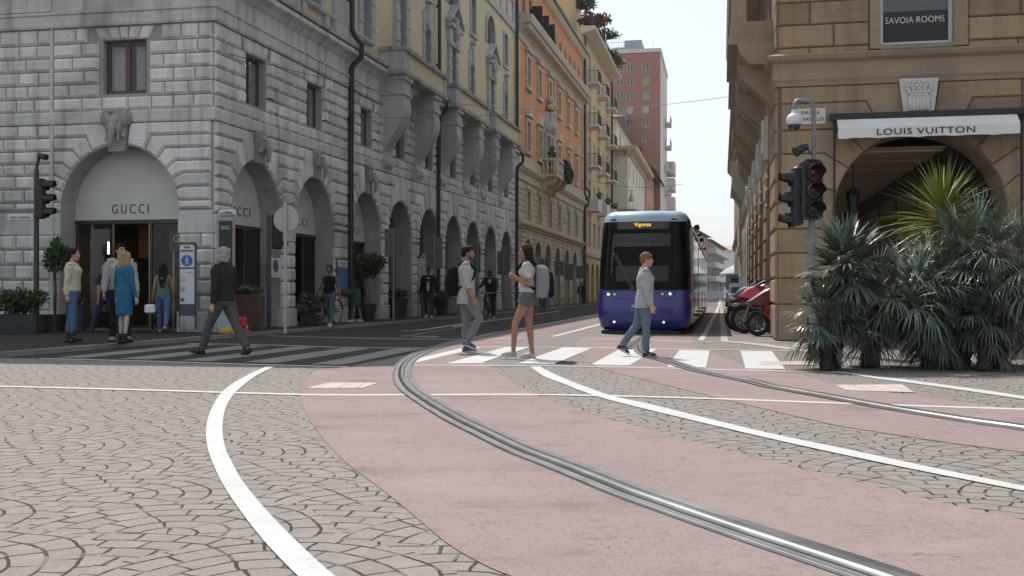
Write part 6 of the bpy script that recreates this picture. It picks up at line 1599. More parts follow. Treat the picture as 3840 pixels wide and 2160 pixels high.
rt,M,pf=person('woman with cropped black hair in a black halter top and jeans walking along the pavement','person',put(1237,1226,KZ),R(172),1.68,skinm('skin_copper',(.24,.11,.075)),C('top_black',(.012,.012,.016)),C('jeans_sparkle',(.10,.13,.19),streaky=True,var=.6),plain('sneaker_white',(.55,.55,.54),rough=.6),H_BLK,'short',[(10,2,-3),(-12,16,-1)],[(-10,12,14,0),(10,10,14,0)],fem=True,sleeve='none',legwear='slim',headpitch=-18,vox=.012)
h=M@pf['T'](.17,.0,.05)
t=thing('shoulder_bag','patterned shoulder bag carried by the woman in the black halter top','bag',tuple(h)); q=MB().m(C('bag_pattern',(.14,.12,.10),var=.8,scale=60)); q.bbox(h+V(-.06,0,-.02),(.10,.28,.34),.04); q.build('bag',None,t); q=MB().m(M_ink); q.tube([h+V(-.06,-.1,.14),M@pf['T'](.15,.04,.47),h+V(-.06,.1,.14)],.012,6); q.build('strap',None,t)
person('person in a long green dress bending over beside the parked bicycle','person',(-4.72,31.6,KZ),R(85),1.62,SK_M,C('dress_green',(.05,.09,.07)),None,plain('sneaker_white',(0,0,0)),H_DB,'short',[(8,4,3),(-6,6,3)],[(70,8,10,0),(62,8,10,0)],fem=True,legwear='dress',lean=82,detail=False,vox=.014)
rt,M,pf=person('man in a dark jacket and white shirt carrying a black holdall','person',put(1607,1194,KZ),R(178),1.80,SK_B,C('jacket_dark',(.015,.015,.018)),J_dk,plain('sneaker_white',(0,0,0)),H_BLK,'short',[(6,3,2),(-10,18,2)],[(-3,9,8,0),(4,9,10,0)],loose=1.1,toplen=.05,vox=.013)
q=MB().m(C('shirt_white',(.5,.5,.49))); q.M=M; T=pf['T']; q.poly([T(-.035,.150,.0),T(.035,.150,.0),T(.05,.152,.30),T(.045,.13,.46),T(-.045,.13,.46),T(-.05,.152,.30)]); q.build('shirt_front',None,rt)
h=M@pf['hands'][0][3]
t=thing('holdall','black holdall hanging from the hand of the man in the dark jacket','bag',tuple(h)); q=MB().m(C('holdall_black',(.008,.008,.009))); q.prism([h+V(-.18,-.06,-.5),h+V(.36,-.06,-.46),h+V(.32,-.06,-.38),h+V(.1,-.06,-.12),h+V(-.08,-.06,-.14)],V(0,.2,0)); q.build('bag',None,t); q=MB().m(M_ink); q.tube([h+V(-.05,.04,-.14),h,h+V(.08,.04,-.13)],.012,6); q.build('handle',None,t)
# the couple on the crossing
rt,M,pf=person('bearded man in a pale dotted shirt and grey trousers, facing right on the zebra','person',put(1748,1322),R(-88),1.79,SK_M,C('shirt_dotted',(.44,.44,.41),dots=(.12,.12,.11)),C('trousers_grey',(.19,.195,.20),streaky=True,var=.15),plain('sneaker_multicolour',(.10,.10,.15),rough=.6,var=.9,scale=14),H_BLK,'short',[(0,2,1),(30,58,1)],[(8,6,16,.0),(4,6,18,.05)],sleeve='roll',loose=1.09,toplen=.12,legwear='crop',collar=True,vox=.009,curl=.6)
q=MB(); q.M=M; hp=pf['hp']
for s in(-1,1): q.tube([hp(s*.066,.012,-.03),hp(s*.052,.045,-.085),hp(s*.02,.078,-.104),hp(0,.083,-.105)],[.010,.013,.016,.014],8)
q.tube([hp(-.024,.086,-.052),hp(0,.099,-.050),hp(.024,.086,-.052)],[.005,.007,.005],6); remesh(q,'beard',hairm('beard',(.06,.035,.025)),rt,vox=.006,smooth=2)
backpack('black backpack on the back of the man in the dotted shirt',M,pf,C('pack_black',(.008,.008,.009)),C('pack_black2',(.012,.012,.013)))
rt,M,pf=person('young woman in a white shirt and denim shorts, facing left on the zebra','person',put(1978,1346),R(86),1.76,SK_M,C('tshirt_white',(.52,.50,.48)),C('denim_shorts',(.10,.13,.15),streaky=True),plain('sneaker_pale',(.42,.38,.35),rough=.7,var=.2,scale=18),H_DB,'long',[(24,20,1),(-3,3,1)],[(-8,8,132,.12),(-14,8,128,.12)],fem=True,sleeve='short',legwear='shorts',vox=.009,toplen=-.08,curl=1.2)
bp=backpack('grey and black backpack worn by the young woman in denim shorts',M,pf,C('pack_grey',(.26,.25,.25),scale=300,var=.25),C('pack_black',(0,0,0)),1.15)
rt,M,pf=person('boy in a pale grey overshirt and blue jeans stepping right in front of the tram','person',put(2418,1338),R(-92),1.63,SK_P,C('overshirt_grey',(.40,.41,.41),var=.08),J_grey,plain('sneaker_navy',(.012,.014,.025),rough=.6),H_GING,'boy',[(-17,20,1),(2,3,1)],[(4,7,12,.05),(2,7,14,.05)],loose=1.13,toplen=.10,collar=True,vox=.009)
for s,an,fd,dn,hl,ball,toe in pf['feet']:
    q=MB().m(M_sole); q.M=M; sd=fd.cross(dn).normalized()
    for sx in(-1,1):
        for i in range(3): c=an+fd*(.02+.03*i)+dn*.03+sd*sx*.042; q.tube([c-dn*.02+fd*.012,c+dn*.02-fd*.008],.006,5)
    q.build('shoe_stripes',None,rt)
person('distant pedestrian in dark clothes on the pavement between the sign poles','person',put(2180,1146,KZ),R(170),1.62,SK_D,C('coat_black',(.01,.01,.012)),C('trousers_dark',(.03,.028,.025)),plain('shoe_black',(0,0,0)),H_BLK,'short',[(6,3,2),(-8,12,2)],[(-3,9,8,0),(4,9,10,0)],detail=False,vox=.02,loose=1.1)
# ---- bicycles ----
M_bike=plain('bike_blue',(.03,.05,.10),rough=.3,coat=.4); M_tyre=plain('tyre',(.012,.012,.012),rough=.85); M_spoke=plain('spoke',(.35,.35,.36),rough=.3,metal=1)
def bicycle(label,base,yaw,steer=0,col=None,group=None,z=0):
    t=thing('bicycle',label,'bicycle',(base[0],base[1],z),group); M=Matrix.Translation(t.location)@Matrix.Rotation(yaw,4,'Z'); fr=col or M_bike
    r=.34
    def wheel(y):
        q=MB().m(M_tyre); q.M=M
        n=28; q.loft([[V(0,y+math.cos(2*PI*i/n)*r,r+math.sin(2*PI*i/n)*r)+ (V(.017*math.cos(a),0,0)+V(0,math.cos(2*PI*i/n),math.sin(2*PI*i/n))*.017*math.sin(a)) for a in [2*PI*j/6 for j in range(6)]] for i in range(n+1)],cap=False); o=q.build('wheel',None,t,smooth=True)
        q=MB().m(M_spoke); q.M=M; 
        for i in range(14): a=2*PI*i/14; q.tube([V(0,y,r),V(0,y+math.cos(a)*r,r+math.sin(a)*r)],.0025,4)
        q.lathe([(.02,-.04),(.025,0),(.02,.04)],V(0,y,r),V(1,0,0),n=8); q.build('spokes',None,o)
    wheel(.54); wheel(-.52)
    q=MB().m(fr); q.M=M; hd0,hd1,bb,st,ra=V(0,.40,.58),V(0,.34,.80),V(0,-.06,.30),V(0,-.22,.80),V(0,-.52,.34)
    for a,b in((hd0,bb),(hd1,V(0,-.19,.70)),(bb,st),(hd0,hd1)): q.tube([a,b],.019,8)
    for s in(-.05,.05): q.tube([bb,ra+V(s,0,0)],.011,6); q.tube([V(0,-.2,.74),ra+V(s,0,0)],.010,6); q.tube([hd0,V(s,.50,.45),V(s,.54,.34)],.012,6)
    q.build('frame',None,t,smooth=True)
    q=MB().m(M_spoke); q.M=M; q.tube([hd1,V(0,.33,.95)],.014,6); q.tube([V(-.29,.12,.99),V(-.26,.22,1.0),V(-.12,.33,.97),V(0,.34,.96),V(.12,.33,.97),V(.26,.22,1.0),V(.29,.12,.99)],.012,8); q.tube([st,V(0,-.235,.90)],.013,6); q.lathe([(.035,-.015),(.045,.0),(.02,.03)],V(0,.43,.72),V(0,1,0),n=10); q.build('handlebar',None,t,smooth=True)
    q=MB().m(M_ink); q.M=M; q.sphere(V(0,-.27,.93),(.085,.13,.035),12,6); q.sphere(V(0,-.14,.925),(.03,.1,.025),10,6); q.build('saddle',None,t,smooth=True)
    q=MB().m(M_ink); q.M=M; q.lathe([(.0,-.01),(.09,-.01),(.09,.01),(0,.01)],bb+V(.05,0,0),V(1,0,0),n=16)
    for s,a in((1,-.9),(-1,2.24)): q.tube([bb+V(s*.06,0,0),bb+V(s*.08,math.cos(a)*.16,math.sin(a)*.16)],.011,6); q.box(bb+V(s*.13,math.cos(a)*.16,math.sin(a)*.16),(.09,.08,.02))
    q.build('crank',None,t)
    q=MB().m(fr); q.M=M
    for y,a0,a1 in((-.52,20,170),(.54,60,190)):
        q.loft([[V(x,y+math.cos(R(a0+(a1-a0)*i/10))*(r+.04),r+math.sin(R(a0+(a1-a0)*i/10))*(r+.04)) for x in(-.025,0,.025)] for i in range(11)],cap=False,close=False)
    q.build('mudguard',None,t)
    return t
def cyclist(label,blabel,base,yaw,skin,top,bottom,detail=False):
    bicycle(blabel,base,yaw)
    f=V(-math.sin(yaw),math.cos(yaw),0); p=V(base[0],base[1],0)-f*.25
    return person(label,'person',(p.x,p.y,0),yaw,1.76,skin,top,bottom,plain('sneaker_grey',(.2,.2,.2),rough=.7),H_BLK,'short',[(24,24,4),(62,78,4)],[(48,16,18,.0),(48,16,18,.0)],lean=14,pelvis=.97,detail=detail,vox=.013,loose=1.06,curl=.9)
b=G(1836,1203)
rt,M,pf=cyclist('cyclist in a dark denim jacket and white shirt riding towards the zebra','blue town bicycle ridden by the man in the dark jacket',(b.x,b.y),R(168),SK_D,C('jacket_navy',(.02,.021,.025)),C('trousers_black',(0,0,0)),True)
q=MB().m(C('shirt_white',(0,0,0))); q.M=M; T=pf['T']; q.poly([T(-.05,.145,.43),T(0,.165,.37),T(.05,.145,.43),T(.03,.08,.51),T(-.03,.08,.51)]); q.build('shirt_front',None,rt)
b=G(2036,1172); cyclist('second cyclist in blue jeans, mostly hidden by the young woman with the backpack','bicycle behind the young woman with the grey backpack',(b.x,b.y),R(166),SK_M,C('jacket_grey',(.2,.2,.2)),J_blue)
bicycle('parked bicycle with swept handlebars by the bending person',(-5.35,30.2),R(160),z=KZ)
bicycle('parked bicycle in shade on the pavement behind the man with the holdall',(-2.95,41.2),R(-95),z=KZ)
# ================= STREET FURNITURE =================
M_pole=plain('pole_grey',(.20,.21,.22),rough=.5,metal=.4,var=.15,scale=3); M_poled=plain('pole_dark',(.045,.048,.052),rough=.5,metal=.2,var=.2)
M_sig=plain('signal_black',(.016,.017,.018),rough=.5); M_signback=plain('sign_back',(.11,.11,.11),rough=.6,metal=.35,var=.25,scale=40)
M_sw=plain('sign_white',(.62,.63,.64),rough=.5,var=.05); M_sblue=plain('sign_blue',(.03,.11,.36),rough=.4); M_sred=plain('sign_red',(.45,.03,.03),rough=.4); M_sgreen=plain('sign_green',(.02,.12,.08),rough=.5); M_frame=plain('totem_slate',(.06,.075,.095),rough=.5); M_sor=plain('sign_orange',(.6,.25,.06),rough=.5)
LX=V(1,0,0); UZ=V(0,0,1)
# --- traffic light on the left: seen from its side, visors pointing right ---
p=V(-10.86,23.75,KZ)
t=thing('traffic_light','black traffic light seen side on, camera on top, left of the big shop arch','traffic light',tuple(p))
q=MB().m(M_poled); q.tube([p,p+V(0,0,.5),p+V(0,0,3.72)],[.075,.06,.055],12); q.tube([p+V(0,0,0),p+V(0,0,.06)],.14,12); q.build('pole',None,t,smooth=True)
q=MB().m(M_sig); q.bbox(p+V(.10,0,3.05),(.16,.26,.92),.03); hd_=q.build('signal_head',None,t)
for i in range(3):
    c=p+V(.18,0,3.05+.31*(1-i)); q=MB().m(M_sig)
    n=16; rings=[]
    for k in range(6):
        x=.24*k/5; rings.append([c+V(x*(1 if math.sin(2*PI*j/n)>-.2 else .35),math.cos(2*PI*j/n)*.115,math.sin(2*PI*j/n)*.115-.05*x) for j in range(n)])
    q.loft(rings,cap=False); q.m(M_sig); q.lathe([(.0,0),(.11,0)],c+V(.01,0,0),LX,n=14); q.build('visor',None,hd_,smooth=True)
q=MB().m(M_sig); q.tube([p+V(0,0,3.7),p+V(.02,0,3.85),p+V(.06,0,3.98),p+V(.12,0,4.03)],.035,8); q.tube([p+V(.08,-.05,4.03),p+V(.28,-.12,3.98)],[.06,.075],12); q.build('camera',None,t,smooth=True)
sg=thing('street_name_sign','white street name sign lettered Garibaldi on the left traffic light pole','sign',tuple(p+V(-.35,0,2.62)))
q=MB().m(M_sw); q.bbox(p+V(-.34,-.03,2.62),(.60,.06,.14),.012); o=q.build('plate',None,sg); lettering('lettering','viale Garibaldi',M_sblue,sg,p+V(-.58,-.064,2.59),LX,UZ,w=.46,h=.07,depth=.003)
# --- right traffic light with dome camera ---
Yr=17.0; bx=(3051-1920)/F*Yr; zz=lambda y:CH+(HY-y)/F*Yr; xx=lambda x:(x-1920)/F*Yr
t=thing('traffic_light','traffic light with dark lenses on a hooked grey pole beside the palms','traffic light',(bx,Yr,0))
q=MB().m(M_pole); q.tube([V(bx-.02,Yr+.05,0),V(bx-.02,Yr+.05,zz(600))],.055,12); q.tube([V(bx,Yr,zz(640)),V(bx,Yr,zz(415)),V(bx-.01,Yr,zz(392)),V(bx-.05,Yr,zz(380)),V(xx(3000),Yr,zz(377)),V(xx(2988),Yr,zz(378)),V(xx(2979),Yr,zz(390)),V(xx(2978),Yr,zz(418))],.035,10); q.build('pole',None,t,smooth=True)
q=MB().m(M_sig); q.bbox(V(xx(3037),Yr-.08,zz(715)),(.34,.22,.96),.03); q.lathe([(.14,0),(.12,.03),(0,.04)],V(xx(3037),Yr-.08,zz(608)),n=12); hd_=q.build('signal_head',None,t)
M_lensr=plain('lens_red',(.10,.012,.010),rough=.2,coat=.5); M_lensg=plain('lens_green',(.02,.035,.035),rough=.2,coat=.5)
for i in range(3):
    c=V(xx(3040),Yr-.19,zz(648+68*i)); q=MB().m(M_lensr if i<2 else M_lensg); q.lathe([(0,.03),(.06,.022),(.105,0)],c,V(0,-1,0),n=18); q.m(M_sig)
    n=18; q.loft([[c+V(math.cos(2*PI*j/n)*.135,-.24*k/4*(1 if math.sin(2*PI*j/n)>-.3 else .2),math.sin(2*PI*j/n)*.135-.03*k/4) for j in range(n)] for k in range(5)],cap=False); q.lathe([(.105,.002),(.14,.004)],c,V(0,-1,0),n=18)
    q.build('lens',None,hd_,smooth=True)
q=MB().m(M_sig); q.bbox(V(xx(2992),Yr+.05,zz(735)),(.16,.26,.96),.03); h2=q.build('signal_head',None,t)
for i in range(3):
    c=V(xx(2982),Yr+.05,zz(668+78*i)); q=MB().m(M_sig); n=16
    q.loft([[c+V(-.24*k/5*(1 if math.sin(2*PI*j/n)>-.2 else .35),math.cos(2*PI*j/n)*.12,math.sin(2*PI*j/n)*.12-.05*.24*k/5) for j in range(n)] for k in range(6)],cap=False); q.lathe([(0,0),(.11,0)],c+V(.01,0,0),LX,n=14); q.build('visor',None,h2,smooth=True)
dc=thing('dome_camera','white dome surveillance camera hanging from the hooked traffic light pole','camera',(xx(2978),Yr,zz(450)))
q=MB().m(M_sw); c=V(xx(2978),Yr,0); q.lathe([(.04,zz(412)),(.05,zz(425)),(.10,zz(432)),(.125,zz(445)),(.125,zz(458)),(.115,zz(466)),(.105,zz(468))],c,n=20); q.build('housing',None,dc,smooth=True)
q=MB().m(M_glass); q.lathe([(.10,zz(468)),(.095,zz(478)),(.06,zz(490)),(0,zz(494))],c,n=20); q.build('dome',None,dc,smooth=True)
fc_=thing('spot_camera','small black spotlight shaped camera on a bracket beside the right traffic light','camera',(xx(2995),Yr,zz(560)))
q=MB().m(M_sig); q.tube([V(bx,Yr,zz(590)),V(xx(3030),Yr,zz(560)),V(xx(3018),Yr,zz(548))],.014,6); q.build('bracket',None,fc_); q=MB().m(M_sig); q.tube([V(xx(3020),Yr-.05,zz(550)),V(xx(2996),Yr-.10,zz(562)),V(xx(2975),Yr-.14,zz(574))],[.06,.065,.085],14); q.build('housing',None,fc_,smooth=True)
# --- totem: area pedonale ---
p=V(-7.28,23.35,KZ); t=thing('pedestrian_zone_sign','tall slate framed sign board reading area pedonale with a blue walking symbol','sign board',tuple(p))
q=MB().m(M_frame); q.bbox(p+V(0,0,1.05),(.40,.10,1.98),.06); q.build('frame',None,t)
q=MB().m(M_sw); q.bbox(p+V(0,-.045,1.72),(.33,.03,.52),.03); a_=q.build('panel',None,t)
lettering('lettering','area\npedonale',M_ink,a_,p+V(-.135,-.064,1.80),LX,UZ,w=.27,h=.15,depth=.002,align='C',bold=.015)
q=MB().m(M_sblue); q.lathe([(0,.004),(.125,.004),(.128,0)],p+V(0,-.061,1.62),V(0,-1,0),n=24); q.m(M_sw); c=p+V(0,-.067,1.62)
q.sphere(c+V(.0,0,.075),(.02,.004,.02),8,6)
for a,b in(((0,.05),(0,-.01)),((0,-.01),(.035,-.09)),((0,-.01),(-.035,-.09)),((0,.045),(.04,0)),((0,.045),(-.04,0))): q.tube([c+V(a[0],0,a[1]),c+V(b[0],0,b[1])],.012,5)
q.build('walking_symbol',None,a_)
q=MB().m(M_sw); q.bbox(p+V(0,-.045,1.04),(.33,.03,.80),.03); b_=q.build('panel',None,t)
q=MB().m(M_ink)
q.box(p+V(.05,-.0615,1.36),(.10,.004,.012)); q.build('printed_line',None,b_); q=MB().m(M_ink)
for z in(1.20,.99):
    q.bbox(p+V(-.10,-.0615,z),(.09,.004,.12),.002); q.build('printed_frame',None,b_); q=MB().m(M_ink)
q.m(M_sw)
for z in(1.20,.99): q.bbox(p+V(-.10,-.064,z),(.078,.003,.108),.001); q.build('printed_field',None,b_); q=MB().m(M_sw)
q=MB().m(M_ink); c=p+V(-.10,-.066,1.18)
for dx in(-.018,.018): q.lathe([(.012,0),(.015,.002)],c+V(dx,0,0),V(0,-1,0),n=10)
q.tube([c+V(-.018,0,0),c+V(0,0,.03),c+V(.018,0,0)],.003,4); q.build('bicycle_symbol',None,b_); q=MB().m(M_ink); c=p+V(-.1,-.066,.99); q.tube([c+V(-.01,0,-.04),c+V(-.01,0,.03)],.006,4); q.tube([c+V(.02,0,-.04),c+V(.025,0,-.0)],.01,4)
q.build('walker_symbol',None,b_); q=MB().m(M_sred); q.lathe([(0,.004),(.045,.004),(.047,0)],p+V(-.10,-.061,.75),V(0,-1,0),n=16); q.m(M_sblue); q.lathe([(0,.006),(.035,.006)],p+V(-.10,-.061,.75),V(0,-1,0),n=16); q.m(M_sred); q.tube([p+V(-.125,-.069,.775),p+V(-.075,-.069,.725)],.006,4); q.build('no_parking_symbol',None,b_)
q=MB().m(plain('flaked_concrete',(.33,.34,.35),rough=.9,var=.35,scale=5)); q.bbox(p+V(0,-.004,.22),(.34,.105,.36),.02); q.build('foot',None,t)
# --- advertising totem and street sign at the corner ---
p=V(-6.33,23.0,KZ); rz=Matrix.Rotation(R(-14),3,'Z'); ax=rz@V(1,0,0); ay=rz@V(0,1,0)
t=thing('advertising_totem','pale grey totem with a black poster reading Navigli at the corner','sign board',tuple(p))
q=MB().m(plain('totem_grey',(.30,.34,.38),rough=.5)); q.bbox(p+V(0,0,1.32),(.42,.13,2.5),.03,rz); q.build('frame',None,t)
q=MB().m(plain('poster_black',(.018,.016,.014),rough=.45)); q.bbox(p-ay*.062+ax*.03+V(0,0,1.78),(.33,.02,1.42),.008,rz); a_=q.build('poster',None,t)
lettering('lettering','NAVIGLI',M_sw,a_,p-ay*.074+ax*-.08+V(0,0,2.30),ax,UZ,w=.22,h=.085,depth=.002,bold=-.01); 
q=MB().m(M_signback)
for z in(1.60,1.55,1.42,1.38): q.tube([p-ay*.074+ax*(.0)+V(0,0,z),p-ay*.074+ax*.17+V(0,0,z+.02)],.005,4)
q.build('small_print',None,a_)
sg=thing('street_name_sign','white street name sign lettered v. e. Filiberto above the advertising totem','sign',tuple(p+V(0,0,2.68)))
q=MB().m(M_sw); q.bbox(p+ax*.03+V(0,0,2.67),(.42,.13,.17),.05,rz); q.build('plate',None,sg); lettering('lettering','v. e. Filiberto',M_ink,sg,p+ax*-.10-ay*.068+V(0,0,2.64),ax,UZ,w=.30,h=.07,depth=.003)
# --- signal post seen from behind ---
p=V(-6.05,25.9,KZ); t=thing('signal_post','blue grey post with a black signal head seen from behind, between two arches','traffic light',tuple(p))
q=MB().m(M_frame); q.bbox(p+V(0,0,1.43),(.10,.10,2.86),.015); q.build('pole',None,t); q=MB().m(M_sig); q.bbox(p+V(.2,.05,2.42),(.24,.2,.86),.03); q.tube([p+V(.3,.06,2.15),p+V(.46,.06,2.12)],.05,10); q.build('signal_head',None,t)
# --- round sign ---
p=G(1070,1250,KZ); t=thing('round_sign','round road sign seen from behind on a thin pole at the kerb','sign',tuple(p))
M_sbl=plain('sign_back_light',(.42,.41,.39),rough=.5,metal=.2,var=.12,scale=30)
q=MB().m(M_sbl); q.tube([p,p+V(0,0,2.92)],.038,10); q.build('pole',None,t,smooth=True); q=MB().m(M_sbl); q.lathe([(0,-.012),(.27,-.012),(.285,0),(.27,.012),(0,.012)],p+V(.01,.05,2.53),V(0,-1,0),n=32); q.build('disc',None,t)
# --- rectangular signs, backs turned ---
for i,(px_,py,l,r_,a,b,lab) in enumerate(((1475,1208,1442,1510,857,963,'largest grey sign back on a pole, in front of the first open arch'),(1627,1194,1598,1658,889,1007,'grey sign back on a pole beside the bus stop'),(1789,1178,1772,1802,912,1022,'grey sign back half hidden behind the man in the dotted shirt'),(1887,1171,1865,1911,941,1030,'grey sign back on a pole between the couple on the zebra'),(2040,1165,2022,2061,970,1028,'grey sign back on a pole just behind the grey backpack'),(2097,1157,2080,2115,980,1032,'grey sign back in front of the orange palazzo arches'),(2134,1154,2117,2151,989,1051,'tall grey sign back near the end of the orange palazzo'),(2176,1150,2161,2192,997,1043,'grey sign back behind the distant dark pedestrian'))):
    p=G(px_,py,KZ); s=p.y/F; t=thing('pole_sign',lab,'sign',tuple(p),'sign backs on poles along the kerb')
    top=CH+(HY-a)*s; q=MB().m(M_pole); q.tube([p,V(p.x,p.y,top+.01)],.035,8); q.build('pole',None,t,smooth=True)
    q=MB().m(M_signback); q.bbox(V((( l+r_)/2-1920)*s,p.y+.04,(top+CH+(HY-b)*s)/2),((r_-l)*s,.02,(b-a)*s),.008); q.build('panel',None,t)
# --- wall signs on the corner building ---
u=ufx(1015); t=thing('no_parking_sign','white no parking sign on the pier between the first two street arches','sign',tuple(FS.P(u,1.7,.1)))
q=MB().m(M_sw); FS.box(q,u-.38,u+.38,1.38,1.88,.10,.115); q.build('plate',None,t); q=MB().m(M_sred); q.lathe([(0,.004),(.17,.004)],FS.P(u+.05,1.68,.117),N2,n=22); q.m(M_sblue); q.lathe([(0,.008),(.135,.008)],FS.P(u+.05,1.68,.117),N2,n=22); q.m(M_sred); q.tube([FS.P(u-.05,1.78,.127),FS.P(u+.15,1.58,.127)],.016,4); q.m(M_ink); 
for k in(0,.2): q.lathe([(.03,0),(.036,.003)],FS.P(u-.05+k,1.46,.117),N2,n=10)
q.build('symbol',None,t)
u=(7.53+9.09)/2-.0; t=thing('wall_poster','blue wall poster with a white header on the pier beside the second street arch','sign board',tuple(FS.P(8.2,1.6,.1)))
q=MB().m(M_frame); FS.box(q,7.55,8.45,1.12,2.0,.09,.12); fr_=q.build('frame',None,t); q=MB().m(M_sw); FS.box(q,7.59,8.41,1.78,1.97,.12,.124); q.m(M_sor); FS.box(q,7.59,8.41,1.745,1.775,.12,.124); q.m(plain('poster_blue',(.06,.16,.30),rough=.4)); FS.box(q,7.59,8.41,1.16,1.74,.12,.123); a_=q.build('poster',None,t); lettering('lettering','BATAVUM S.C.',M_sblue,a_,FS.P(7.82,1.83,.126),S2,UZ,w=.52,h=.08,depth=.002)
# --- bus stop ---
p=V(-3.15,38.3,KZ); t=thing('bus_stop','bus stop sign with green rounded top and timetable panel on the shaded pavement','bus stop',tuple(p))
q=MB().m(M_pole); 
for s_ in(-.31,.31): q.tube([p+V(s_,0,0),p+V(s_,0,2.2)],.025,8)
q.build('pole',None,t); q=MB().m(M_sgreen); q.prism([p+V(-.36*math.cos(PI*k/14),-.02,2.16+.22*math.sin(PI*k/14)) for k in range(15)],V(0,.04,0)); a_=q.build('header',None,t); lettering('lettering','BUS\nSTOP',M_sw,a_,p+V(-.2,-.024,2.17),LX,UZ,w=.40,h=.155,depth=.003,align='C',bold=.02)
q=MB().m(M_sw); q.bbox(p+V(0,0,1.58),(.64,.04,1.12),.01); o=q.build('panel',None,t); q=MB().m(M_sor); q.box(p+V(0,-.022,2.08),(.56,.006,.05)); q.m(plain('map_paper',(.46,.48,.44),rough=.7,var=.3,scale=25)); q.box(p+V(0,-.022,1.62),(.54,.006,.74)); q.m(plain('teal',(.08,.28,.30),rough=.6)); q.box(p+V(0,-.022,1.10),(.56,.006,.04)); q.build('timetable',None,o)
# --- barriers, cones, bin ---
t=thing('plastic_barrier','red plastic road barrier on yellow feet, behind the grey haired man','barrier',(-6.2,22.8,KZ))
q=MB().m(plain('barrier_red',(.42,.035,.03),rough=.5)); 
for k in range(4): q.bbox(V(-6.26+k*.105,23.05,KZ+.24),(.11,.16,.26),.04)
q.build('body',None,t); 
for k in(0,1): q=MB().m(plain('barrier_yellow',(.50,.32,.03),rough=.5)); q.bbox(V(-6.30+k*.26,22.85,KZ+.06),(.25,.2,.13),.03); q.build('foot',None,t)
def cone(label,x,y,h=.22,c=None):
    t=thing('traffic_cone',label,'cone',(x,y,KZ)); q=MB().m(c or plain('cone_red',(.42,.08,.04),rough=.5)); q.bbox(V(x,y,KZ+.015),(h*.9,h*.9,.03),.008); q.lathe([(h*.36,.03),(h*.27,h*.45)],V(x,y,KZ),n=14); q.build('body',None,t); q=MB().m(M_sw); q.lathe([(h*.27,h*.45),(h*.2,h*.65)],V(x,y,KZ),n=14); q.build('band',None,t); q=MB().m(c or plain('cone_red',(0,0,0))); q.lathe([(h*.2,h*.65),(h*.08,h),(0,h)],V(x,y,KZ),n=14); q.build('tip',None,t)
cone('small red traffic cone beside the corten planter',(918-1920)/F*23.6,23.6,.26); cone('tiny orange cone on the pavement left of the largest sign pole',-4.55,34.0,.3)
p=V(-9.95,23.7,KZ); t=thing('litter_bin','dark litter bin with black and yellow striped flared rim, behind the woman in yellow','bin',tuple(p)); q=MB().m(M_poled); q.lathe([(.19,0),(.2,.05),(.19,.62),(.24,.72),(.26,.76),(.24,.77),(.2,.7)],p,n=20); q.build('body',None,t); q=MB().m(M_sor)
for i in range(0,20,2): a=2*PI*i/20; q.poly([p+V(math.cos(a+d)*rr,math.sin(a+d)*rr,z) for d,rr,z in((0,.206,.64),(.2,.206,.64),(.3,.265,.755),(.1,.265,.755))])
q.build('stripes',None,t)
# --- suspended lamps and wires ---
M_lampsh=plain('lamp_grey',(.42,.43,.44),rough=.4,metal=.2)
def hang(label,c,k=1.0):
    t=thing('hanging_street_lamp',label,'street lamp',tuple(c)); q=MB().m(M_lampsh); q.lathe([(.02,.45),(.09,.44),(.11,.30),(.12,.18),(.20,.02),(.24,-.12),(.25,-.25),(.24,-.26)],c,n=20); q.build('shade',None,t,smooth=True)
    q=MB().m(plain('diffuser',(.7,.7,.68),rough=.4)); q.lathe([(.235,-.25),(.15,-.30),(0,-.32)],c,n=20); q.build('diffuser',None,t,smooth=True); q=MB().m(M_ink); q.tube([c+V(0,0,.44),c+V(0,0,.62)],.02,6); q.box(c+V(0,0,.62),(.28,.08,.06)); q.tube([c+V(-.14,0,.62),c+V(-.22,0,.70)],.015,5); q.tube([c+V(.14,0,.62),c+V(.22,0,.70)],.015,5); q.build('bracket',None,t)
def wire(label,a,b,sag,n=24,r=.009):
    mb=MB().m(M_ink); mb.tube([Vector(a).lerp(Vector(b),i/n)-V(0,0,sag*4*(i/n)*(1-i/n)) for i in range(n+1)],r,5); tag(mb.build('overhead_wire',None),label,'cable')
c1_=at(2065,470,44); hang('white bell shaped street lamp hanging on wires before the orange palazzo',c1_)
wire('upper of two thin wires from the corner building to the nearer hanging lamp',FS.P(.5,6.6,.05),c1_+V(-.1,0,.66),.35); wire('lower of two thin wires from the corner building to the nearer hanging lamp',FS.P(8.9,6.35,.05),c1_+V(-.1,0,.62),.12); wire('thin wire from the nearer hanging lamp to the sandstone building',c1_+V(.1,0,.64),at(2727,363,33.5),.12)
c2_=at(2368,742,92); hang('far hanging street lamp in front of the cream palazzo',c2_,1.0); wire('thin wire holding the far hanging lamp across the street',FS.P(66,9.6,.1),at(2560,690,92),.5,r=.018)
